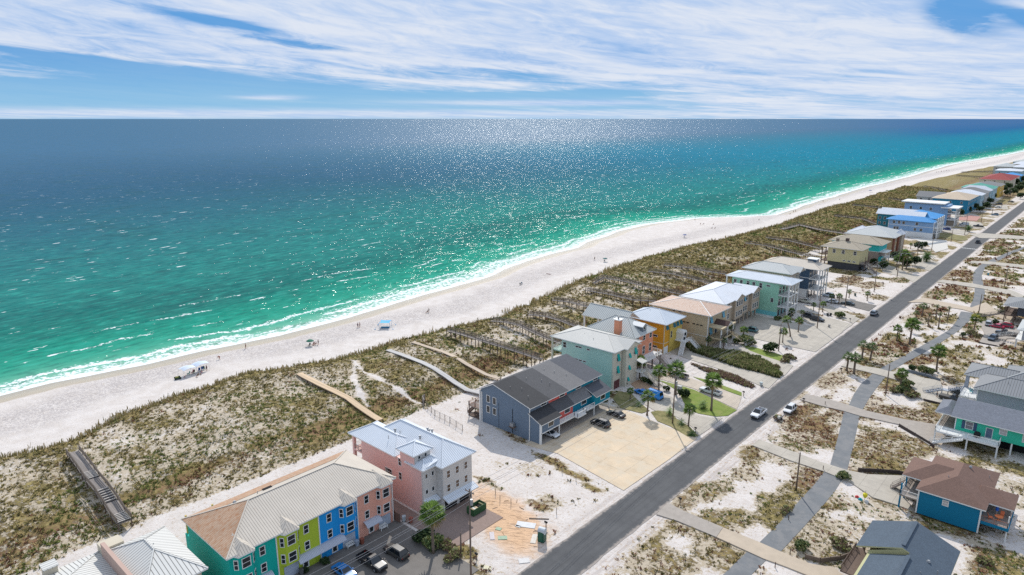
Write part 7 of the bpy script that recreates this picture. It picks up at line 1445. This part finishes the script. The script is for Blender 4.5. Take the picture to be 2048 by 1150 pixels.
fence([(1716, 943), (1760, 945), (1797, 948), (1812, 952)], .8, 'dark timber retaining wall along the upper side of the tan drive', 'retaining_wall', TBW, True, cat='wall'); fence([(1798, 853), (1830, 872), (1858, 889), (1868, 896)], .7, 'dark timber retaining wall leading to the emerald house', 'retaining_wall', TBW, True, cat='wall'); fence([(1610, 1117), (1640, 1125), (1680, 1120), (1712, 1108)], .8, 'brown timber retaining wall at the slate roof house drive', 'retaining_wall', mat('brown_timber', (.17, .13, .10), .9), True, cat='wall'); fence([(1815, 744), (1850, 753), (1880, 763)], .8, 'long low grey block wall above the wide grey drive', 'garden_wall', mat('grey_block', (.17, .19, .22), .85), True, cat='wall')
fence([(1957, 686), (1994, 693)], .35, 'low timber kerb behind the dark blue suv', 'timber_kerb', TBW, True, cat='kerb'); fence([(1999, 692), (2010, 687)], .35, 'short timber kerb at the corner of the inland parking lot', 'timber_kerb', TBW, True, cat='kerb'); fence([(1847, 801), (1880, 809), (1908, 817)], .5, 'thin dark timber edging below the wide grey drive', 'timber_edging', TBW, True, cat='edging'); fence([(774, 1030), (790, 1040), (800, 1046)], 1.8, 'brown board fence between the coral townhouse and the pink house', 'wooden_fence', mat('board_fence_brown', (.20, .12, .09), .85), True)
fence([(1843, 492), (1868, 488), (1893, 484)], 1.0, 'low white wall between two far lots', 'garden_wall', WHITE, True, cat='wall')
# ------------------------------------------------------------------ people and beach things
SKIN = mat('skin', (.42, .24, .16), .7)
def person(px_, py_, lab, shirt=(.1, .1, .12), shorts=(.05, .05, .08), pose='stand', zs=None, rz=0.0, z=None, sz=1.0, hair=(.05, .03, .02)):
    x, y = G(px_, py_, z if z is not None else -1.2); gz = z if z is not None else max(hz(x, y), SEA - .1)
    ms = mat('cloth_%d_%d_%d' % tuple(int(q * 100) for q in shirt), shirt, .8); mh = mat('cloth_%d_%d_%d' % tuple(int(q * 100) for q in shorts), shorts, .8); mr = mat('hair_%d' % int(hair[0] * 100), hair, .8)
    if pose == 'stand':
        J = {'pel': (0, 0, .95), 'ch': (0, 0, 1.32), 'nk': (0, 0, 1.5), 'hd': (.02, 0, 1.66), 'lk': (.03, .1, .5), 'lf': (-.08, .11, .06), 'lt': (.08, .12, .03), 'rk': (.1, -.1, .5), 'rf': (.14, -.11, .06), 'rt': (.3, -.11, .03), 'ls': (0, .2, 1.4), 'le': (-.03, .27, 1.12), 'lh': (.06, .27, .86), 'rs': (0, -.2, 1.4), 're': (.02, -.27, 1.12), 'rh': (.14, -.27, .9)}
    elif pose == 'bend':
        J = {'pel': (0, 0, .9), 'ch': (.34, 0, 1.0), 'nk': (.5, 0, .98), 'hd': (.64, 0, .9), 'lk': (.05, .1, .48), 'lf': (-.05, .11, .06), 'lt': (.12, .12, .03), 'rk': (.1, -.1, .48), 'rf': (.05, -.11, .06), 'rt': (.22, -.11, .03), 'ls': (.42, .2, .98), 'le': (.45, .22, .7), 'lh': (.5, .2, .45), 'rs': (.42, -.2, .98), 're': (.46, -.22, .7), 'rh': (.52, -.2, .45)}
    else:
        J = {'pel': (0, 0, .35), 'ch': (-.12, 0, .72), 'nk': (-.15, 0, .9), 'hd': (-.12, 0, 1.05), 'lk': (.42, .12, .48), 'lf': (.72, .12, .08), 'lt': (.86, .12, .06), 'rk': (.42, -.12, .46), 'rf': (.74, -.12, .08), 'rt': (.88, -.12, .06), 'ls': (-.13, .2, .8), 'le': (.02, .28, .58), 'lh': (.22, .22, .5), 'rs': (-.13, -.2, .8), 're': (.02, -.28, .58), 'rh': (.22, -.22, .5)}
    rad = {'pel': .15, 'ch': .165, 'nk': .06, 'hd': .11, 'lk': .075, 'rk': .075, 'lf': .05, 'rf': .05, 'lt': .035, 'rt': .035, 'ls': .07, 'rs': .07, 'le': .045, 're': .045, 'lh': .035, 'rh': .035}
    ks = list(J); ed = [('pel', 'ch'), ('ch', 'nk'), ('nk', 'hd'), ('pel', 'lk'), ('lk', 'lf'), ('lf', 'lt'), ('pel', 'rk'), ('rk', 'rf'), ('rf', 'rt'), ('ch', 'ls'), ('ls', 'le'), ('le', 'lh'), ('ch', 'rs'), ('rs', 're'), ('re', 'rh')]
    me = bpy.data.meshes.new('person'); me.from_pydata([J[k] for k in ks], [(ks.index(a), ks.index(b_)) for a, b_ in ed], []); me.materials.append(SKIN)
    o = bpy.data.objects.new('person', me); COL.objects.link(o); o.location = (x, y, gz); o.rotation_euler = (0, 0, rz); o.scale = (sz,) * 3
    md = o.modifiers.new('s', 'SKIN'); sv = me.skin_vertices[0].data
    for i, k in enumerate(ks): sv[i].radius = (rad[k],) * 2
    sv[0].use_root = True; o.modifiers.new('u', 'SUBSURF').levels = 1; o.modifiers['u'].render_levels = 1
    tag(o, lab, 'person')
    P_ = {k: Vector(v) for k, v in J.items()}
    MB().tube([P_['pel'].lerp(P_['ch'], .15), P_['ch'], P_['ch'].lerp(P_['nk'], .6)], [.165, .19, .1], ms, 10).build('shirt', None).parent = o
    b_ = MB()
    for k in ('lk', 'rk'): b_.tube([P_['pel'] + Vector((0, .05 if k == 'lk' else -.05, .04)), P_[k].lerp(P_['pel'], .25)], [.15, .105], mh, 8)
    b_.build('shorts', None).parent = o
    MB().tube([P_['hd'] + Vector((-.02, 0, .0)), P_['hd'] + Vector((-.02, 0, .07)), P_['hd'] + Vector((-.02, 0, .13))], [.112, .115, .05], mr, 10).build('hair', None).parent = o
    return o
def parasol(px_, py_, c, lab, rad=1.25, h_=2.0):
    x, y = G(px_, py_, -1.2); z = hz(x, y); r = empty('beach_parasol', (x, y, z), lab, 'parasol', 'parasols on the beach'); MB().tube([(0, 0, -.2), (0, 0, h_ + .1)], [.03, .03], WHITE, 6).build('pole', r); b_ = MB(); k = 10
    vs = [(0, 0, h_ + .12)] + [(math.cos(6.283 * i / k) * rad * .55, math.sin(6.283 * i / k) * rad * .55, h_ - .02) for i in range(k)] + [(math.cos(6.283 * i / k) * rad, math.sin(6.283 * i / k) * rad, h_ - .38) for i in range(k)]
    fs = [(0, 1 + i, 1 + (i + 1) % k) for i in range(k)] + [(1 + i, 1 + k + i, 1 + k + (i + 1) % k, 1 + (i + 1) % k) for i in range(k)]; fs += [f[::-1] for f in fs]
    vs2 = vs + [(a_, b2, c_ - .02) for a_, b2, c_ in vs]; n = len(vs); fs = fs[:len(fs) // 2] + [tuple(q + n for q in f) for f in fs[len(fs) // 2:]]
    b_.faces(vs2, fs, mat('parasol_%d_%d' % (int(c[1] * 100), int(c[2] * 100)), c, .7)).build('canopy', r); return x, y, z
gx, gy, gz_ = parasol(621, 694, (.0, .12, .07), 'dark green parasol with sitters near the water'); parasol(1210, 526, (.01, .12, .12), 'dark green parasol on the middle beach'); parasol(1369, 477, (.01, .06, .25), 'blue parasol farther up the beach'); parasol(1740, 386, (.01, .05, .2), 'tiny blue parasol far up the beach', 1.6, 2.2)
chair(gx + .3, gy - .6, gz_, (.05, .08, .08), 'dark folding chair under the green parasol near the water', -1.2, 'beach chairs'); chair(gx + .2, gy + .9, gz_, (.35, .1, .06), 'reddish folding chair beside the green parasol near the water', -1.4, 'beach chairs')
x, y = G(1210, 525, -1.2); chair(x, y - .4, hz(x, y), (.1, .12, .14), 'dark chair under the parasol on the middle beach', 1.8, 'beach chairs'); x, y = G(1369, 477, -1.2); chair(x, y - .3, hz(x, y), (.3, .32, .4), 'pale chair under the blue parasol', 1.8, 'beach chairs')
# white double canopy with its party
def canopy(cx, cy, rz, w, l, h_, c, lab, name='beach_canopy', sag=.35):
    z = hz(cx, cy); r = empty(name, (cx, cy, z), lab, 'canopy', rz=rz); K = 8; vs = []
    for i in range(K + 1):
        for j in (-1, 0, 1): t = i / K * 2 - 1; vs.append((t * l / 2, j * w / 2, h_ + .28 * (1 - abs(j)) + sag * (1 - t * t) - (.12 if j else 0)))
    n = len(vs); fs = [(3 * i + j, 3 * i + 3 + j, 3 * i + 4 + j, 3 * i + 1 + j) for i in range(K) for j in (0, 1)]; vs2 = vs + [(a_, b_, c_ - .03) for a_, b_, c_ in vs]; fs += [tuple(q + n for q in f[::-1]) for f in fs]
    MB().faces(vs2, fs, mat('canopy_%d_%d' % (int(c[0] * 100), int(c[2] * 100)), c, .7, .03)).build('canopy_cloth', r)
    for sx in (-1, 1):
        for sy in (-1, 1): MB().tube([(sx * (l / 2 + .1), sy * (w / 2 + .05), -.1), (sx * (l / 2 - .05), sy * (w / 2 - .05), h_)], [.03, .03], WHITE, 6).build('pole', r)
    return z
ax_, ay_ = G(376, 753, -1.2); bx_, by_ = G(410, 742, -1.2); ang = math.atan2(by_ - ay_, bx_ - ax_)
zc1 = canopy(ax_, ay_, ang, 3.0, 3.7, 2.1, (.60, .66, .74), 'left half white twin beach canopy over a family group'); canopy(ax_ + math.cos(ang) * 3.9, ay_ + math.sin(ang) * 3.9, ang, 3.0, 3.9, 2.2, (.56, .64, .76), 'right half white blue twin beach canopy over a family group')
for k, (dx_c, dy_c, c_) in enumerate(((.4, .3, (.0, .22, .2)), (1.5, .2, (.35, .12, .14)), (2.2, .6, (.02, .12, .06)), (3.6, .2, (.01, .08, .25)), (4.5, .1, (.05, .10, .28)), (5.3, .3, (.05, .12, .10)))):
    chair(ax_ + dx_c * math.cos(ang) + dy_c * .6, ay_ + dx_c * math.sin(ang) - dy_c, zc1, c_, ['teal chair at the left under the white canopy', 'pinkish chair under the white canopy', 'dark green chair at the middle under the white canopy', 'blue chair under the right canopy', 'second blue chair under the right canopy', 'dark green chair at the right end under the canopy'][k], -1.6 + .3 * k, 'beach chairs')
person(397, 757, 'person in dark green sitting under the white canopy', (.03, .07, .04), (.02, .02, .03), 'sit', rz=-1.2); person(404, 752, 'person in pink top sitting under the white canopy', (.6, .3, .35), (.3, .3, .35), 'sit', rz=-1.0); person(414, 745, 'person in dark clothes standing under the right canopy', (.05, .04, .06), (.04, .04, .06), rz=.4)
x, y = G(356, 762, -1.2); z = hz(x, y); r = empty('beach_wagon', (x, y, z), 'dark green and yellow beach wagon full of gear left of the canopy', 'wagon', rz=ang - .3); MB().box(-.8, .8, -.5, .5, .25, .32, DARK).build('floor', r)
for s in (-1, 1): MB().box(-.8, .8, s * .5 - .02, s * .5 + .02, .3, .7, mat('wagon_green', (.03, .06, .03), .8)).build('side', r)
MB().tube([(-.5, 0, .5), (.3, .1, .6)], [.3, .25], mat('gear_yellow', (.35, .32, .06), .7), 8).build('gear', r)
for sx in (-.6, .6):
    for sy in (-.5, .5): MB().tube([(sx, sy - .06, .17), (sx, sy + .06, .17)], [.17, .17], TYRE, 10).build('wheel', r)
x, y = G(368, 760, -1.2); r = empty('folded_chair', (x, y, hz(x, y)), 'red folded chair leaning between wagon and canopy', 'chair'); MB().beam((0, 0, .1), (.4, .5, .9), .5, .08, mat('chair_red', (.35, .05, .04), .7)).build('seat', r); MB().beam((.4, .5, 0), (0, .1, .8), .06, .04, METALG).build('leg', r)
# blue shade sail
x, y = G(771, 657, -1.2); z = hz(x, y); r = empty('beach_shade_sail', (x, y, z), 'turquoise blue shade sail stretched by ropes near the dunes', 'shade', rz=AZ); SBL = mat('shade_blue', (.06, .38, .68), .7, .03); vs = []
K = 6
for i in range(K + 1):
    for j in range(K + 1): u, v = i / K * 2 - 1, j / K * 2 - 1; q = 1 - .18 * (1 - u * u) - .0; vs.append((u * 1.9 * (1 - .16 * (1 - v * v)), v * 1.9 * (1 - .16 * (1 - u * u)), 1.9 + .25 * (u * u + v * v) * .5))
n = len(vs); fs = [(i * (K + 1) + j, (i + 1) * (K + 1) + j, (i + 1) * (K + 1) + j + 1, i * (K + 1) + j + 1) for i in range(K) for j in range(K)]; MB().faces(vs + [(a_, b_, c_ - .03) for a_, b_, c_ in vs], fs + [tuple(q + n for q in f[::-1]) for f in fs], SBL).build('sail', r)
for sx in (-1, 1):
    for sy in (-1, 1): MB().tube([(sx * 1.85, sy * 1.85, 0), (sx * 1.85, sy * 1.85, 2.1)], [.035, .035], SBL, 6).build('pole', r); MB().tube([(sx * 1.85, sy * 1.85, 2.05), (sx * 3.1, sy * 2.7, .1)], [.02, .02], SBL, 5).build('rope', r); MB().box(sx * 3.1 - .15, sx * 3.1 + .15, sy * 2.7 - .15, sy * 2.7 + .15, 0, .22, SBL).build('sand_bag', r)
MB().box(-1.4, 1.4, -1.3, .2, .02, .25, mat('blue_mat', (.03, .14, .24), .8)).build('ground_mat', r)
PPL = [(440, 721, 'person in red brown bending down on the wet sand', (.3, .06, .04), (.25, .08, .06), 'bend', -1.2), (492, 699, 'person in dark swimwear standing in the foam', (.2, .08, .08), (.1, .05, .06), 'stand', -2.2), (716, 657, 'person in dark shirt at the wet sand, left of a pair', (.12, .08, .14), (.08, .06, .1), 'stand', -1.4), (720, 656, 'person in reddish shirt at the wet sand, right of a pair', (.4, .1, .1), (.1, .1, .1), 'stand', -1.4), (855, 628, 'person sitting in dark clothes on the open beach', (.02, .03, .02), (.02, .02, .02), 'sit', -1.0), (858, 627, 'person standing behind the sitter on the open beach', (.03, .05, .03), (.03, .03, .03), 'stand', -1.0), (637, 692, 'person in dark purple standing beside the green parasol', (.06, .03, .07), (.04, .03, .05), 'stand', -1.2), (632, 693, 'person with reddish top sitting by the green parasol', (.35, .08, .06), (.1, .1, .1), 'sit', -1.2), (1189, 522, 'lone dark figure walking left of the parasol on the middle beach', (.03, .03, .04), (.03, .03, .04), 'stand', -1.4), (1245 / 3.194 + 1000, 442, 'lone figure at the water line far ahead', (.04, .04, .05), (.05, .04, .04), 'stand', -2.3),
       (1401, 450, 'left sitter of a small group far up the beach', (.2, .05, .05), (.1, .1, .1), 'sit', -1.4), (1407, 450, 'right sitter of a small group far up the beach', (.05, .05, .06), (.1, .1, .1), 'sit', -1.4), (1427, 451, 'single sitter right of the small group', (.1, .05, .05), (.1, .1, .1), 'sit', -1.2), (1424, 459, 'left one of three lying by the middle sand', (.04, .05, .05), (.1, .1, .1), 'sit', -1.0), (1430, 459, 'right one of three lying by the middle sand', (.04, .05, .07), (.1, .1, .1), 'sit', -1.0), (1518, 442, 'sitter in dark clothes before the sharp bend of the shore', (.02, .02, .03), (.02, .02, .03), 'sit', -1.0), (1580, 430, 'sitter near the water past the bend', (.1, .05, .05), (.05, .05, .05), 'sit', -1.4), (1587, 426, 'left of two standing figures past the bend', (.1, .05, .05), (.05, .05, .05), 'stand', -1.4), (1591, 425, 'right of two standing figures past the bend', (.3, .08, .06), (.05, .05, .05), 'stand', -1.4), (1646, 404, 'dark figure by the water before the far breakers', (.03, .03, .04), (.05, .05, .05), 'stand', -1.8), (1679, 401, 'dark seated figure on the far beach', (.03, .03, .04), (.05, .05, .05), 'sit', -1.2)]
for k in range(8): PPL.append((1873 + k * 3.4 + (k % 3), 346 - k * .5, ['first', 'second', 'third', 'fourth', 'fifth', 'sixth', 'seventh', 'eighth'][k] + ' from the left of the tiny crowd far down the beach', (.05 + .03 * k, .05, .06), (.05, .05, .05), 'stand', -1.5))
for k in range(5): PPL.append((1940 + k * 4.3, 329 - k * .6, ['first', 'second', 'third', 'fourth', 'fifth'][k] + ' from the left of the farther tiny group on the sand', (.04, .05, .07), (.05, .05, .05), 'stand', -1.5))
for a_, b_, lab, sh_, so_, po, z in PPL: person(a_, b_, lab, sh_, so_, po, z=None, rz=random.uniform(-2.4, -1.0))
person(1873, 795, 'man in dark clothes standing at the tail of the black pickup with covered bed', (.10, .12, .14), (.06, .08, .10), 'stand', z=0.05, rz=.4)
for a_, b_, lab in ((1044, 569, 'blue beach chair alone on the open sand'), (1041, 571, 'darker beach chair next to the lone blue one')): x, y = G(a_, b_, -1.0); chair(x, y, hz(x, y), (.03, .12, .2) if a_ == 1044 else (.04, .05, .06), lab, 1.8, 'beach chairs')
x, y = G(1097, 551, -1.4); o = MB().box(x - 1.2, x + 1.2, y - .5, y + .5, hz(x, y) + .01, hz(x, y) + .12, mat('towel_brown', (.2, .13, .12), .9)).build('beach_towel', org=(x, y, hz(x, y))); tag(o, 'dull brown towel on the wet side of the beach', 'towel')
x, y = G(776, 696, -.6); r = empty('sign_post', (x, y, hz(x, y)), 'weathered post with dark board at the beach end of the grey white boardwalk', 'sign'); MB().box(-.06, .06, -.06, .06, -.2, 2.0, WOODG).build('post', r); MB().box(-.05, .45, -.45, .05, .9, 1.7, WOODD).build('board', r)
x, y = G(738, 822, 1.0)
# children's things on the sand by the tan drive
x, y = G(1729, 1000); r = empty('toy_windmill', (x, y, 0), 'yellow garden ornament on a thin stake in the sand beside the tan drive', 'ornament'); MB().tube([(0, 0, 0), (0, 0, 2.0)], [.03, .03], WOODD, 6).build('stake', r); MB().tube([(0, 0, .5), (0, 0, .9), (0, 0, 1.3), (0, 0, 1.5)], [.2, .42, .4, .1], mat('toy_yellow', (.62, .55, .02), .6), 8).build('body', r)
for c_, dx2, dy2, lab in (((.0, .35, .42), -.6, -.5, 'teal plastic toy on the sand left of the yellow ornament'), ((.55, .05, .05), -1.3, .0, 'red plastic toy on the sand left of the teal one'), ((.6, .6, .6), .5, -.6, 'white plastic toy on the sand below the yellow ornament')):
    o = MB().box(x + dx2 - .35, x + dx2 + .35, y + dy2 - .2, y + dy2 + .2, .02, .25, mat('toy_%d' % int(c_[0] * 100), c_, .5)).box(x + dx2 - .15, x + dx2 + .15, y + dy2 - .12, y + dy2 + .12, .25, .42, mat('toy_%d' % int(c_[0] * 100), c_, .5)).build('plastic_toy', org=(x + dx2, y + dy2, 0)); tag(o, lab, 'toy')
for a_, b_, lab in ((1577, 1040, 'short dark marker post where the near path meets the drive'), (1550, 1135, 'short dark marker post below the near drive'), (1580, 1108, 'leaning thin post by the olive clump'), (1646, 940, 'dark low marker by the bike path crossing'), (1650, 810, 'black box lying on the upper drive by the path')):
    x, y = G(a_, b_); o = MB().tube([(x, y, -.1), (x, y, .9)], [.08, .07], WOODD, 8).tube([(x, y, .85), (x, y, .95)], [.1, .1], WOODD, 8).build('marker_post', org=(x, y, 0)); tag(o, lab, 'post')
S.cycles.use_denoising = False
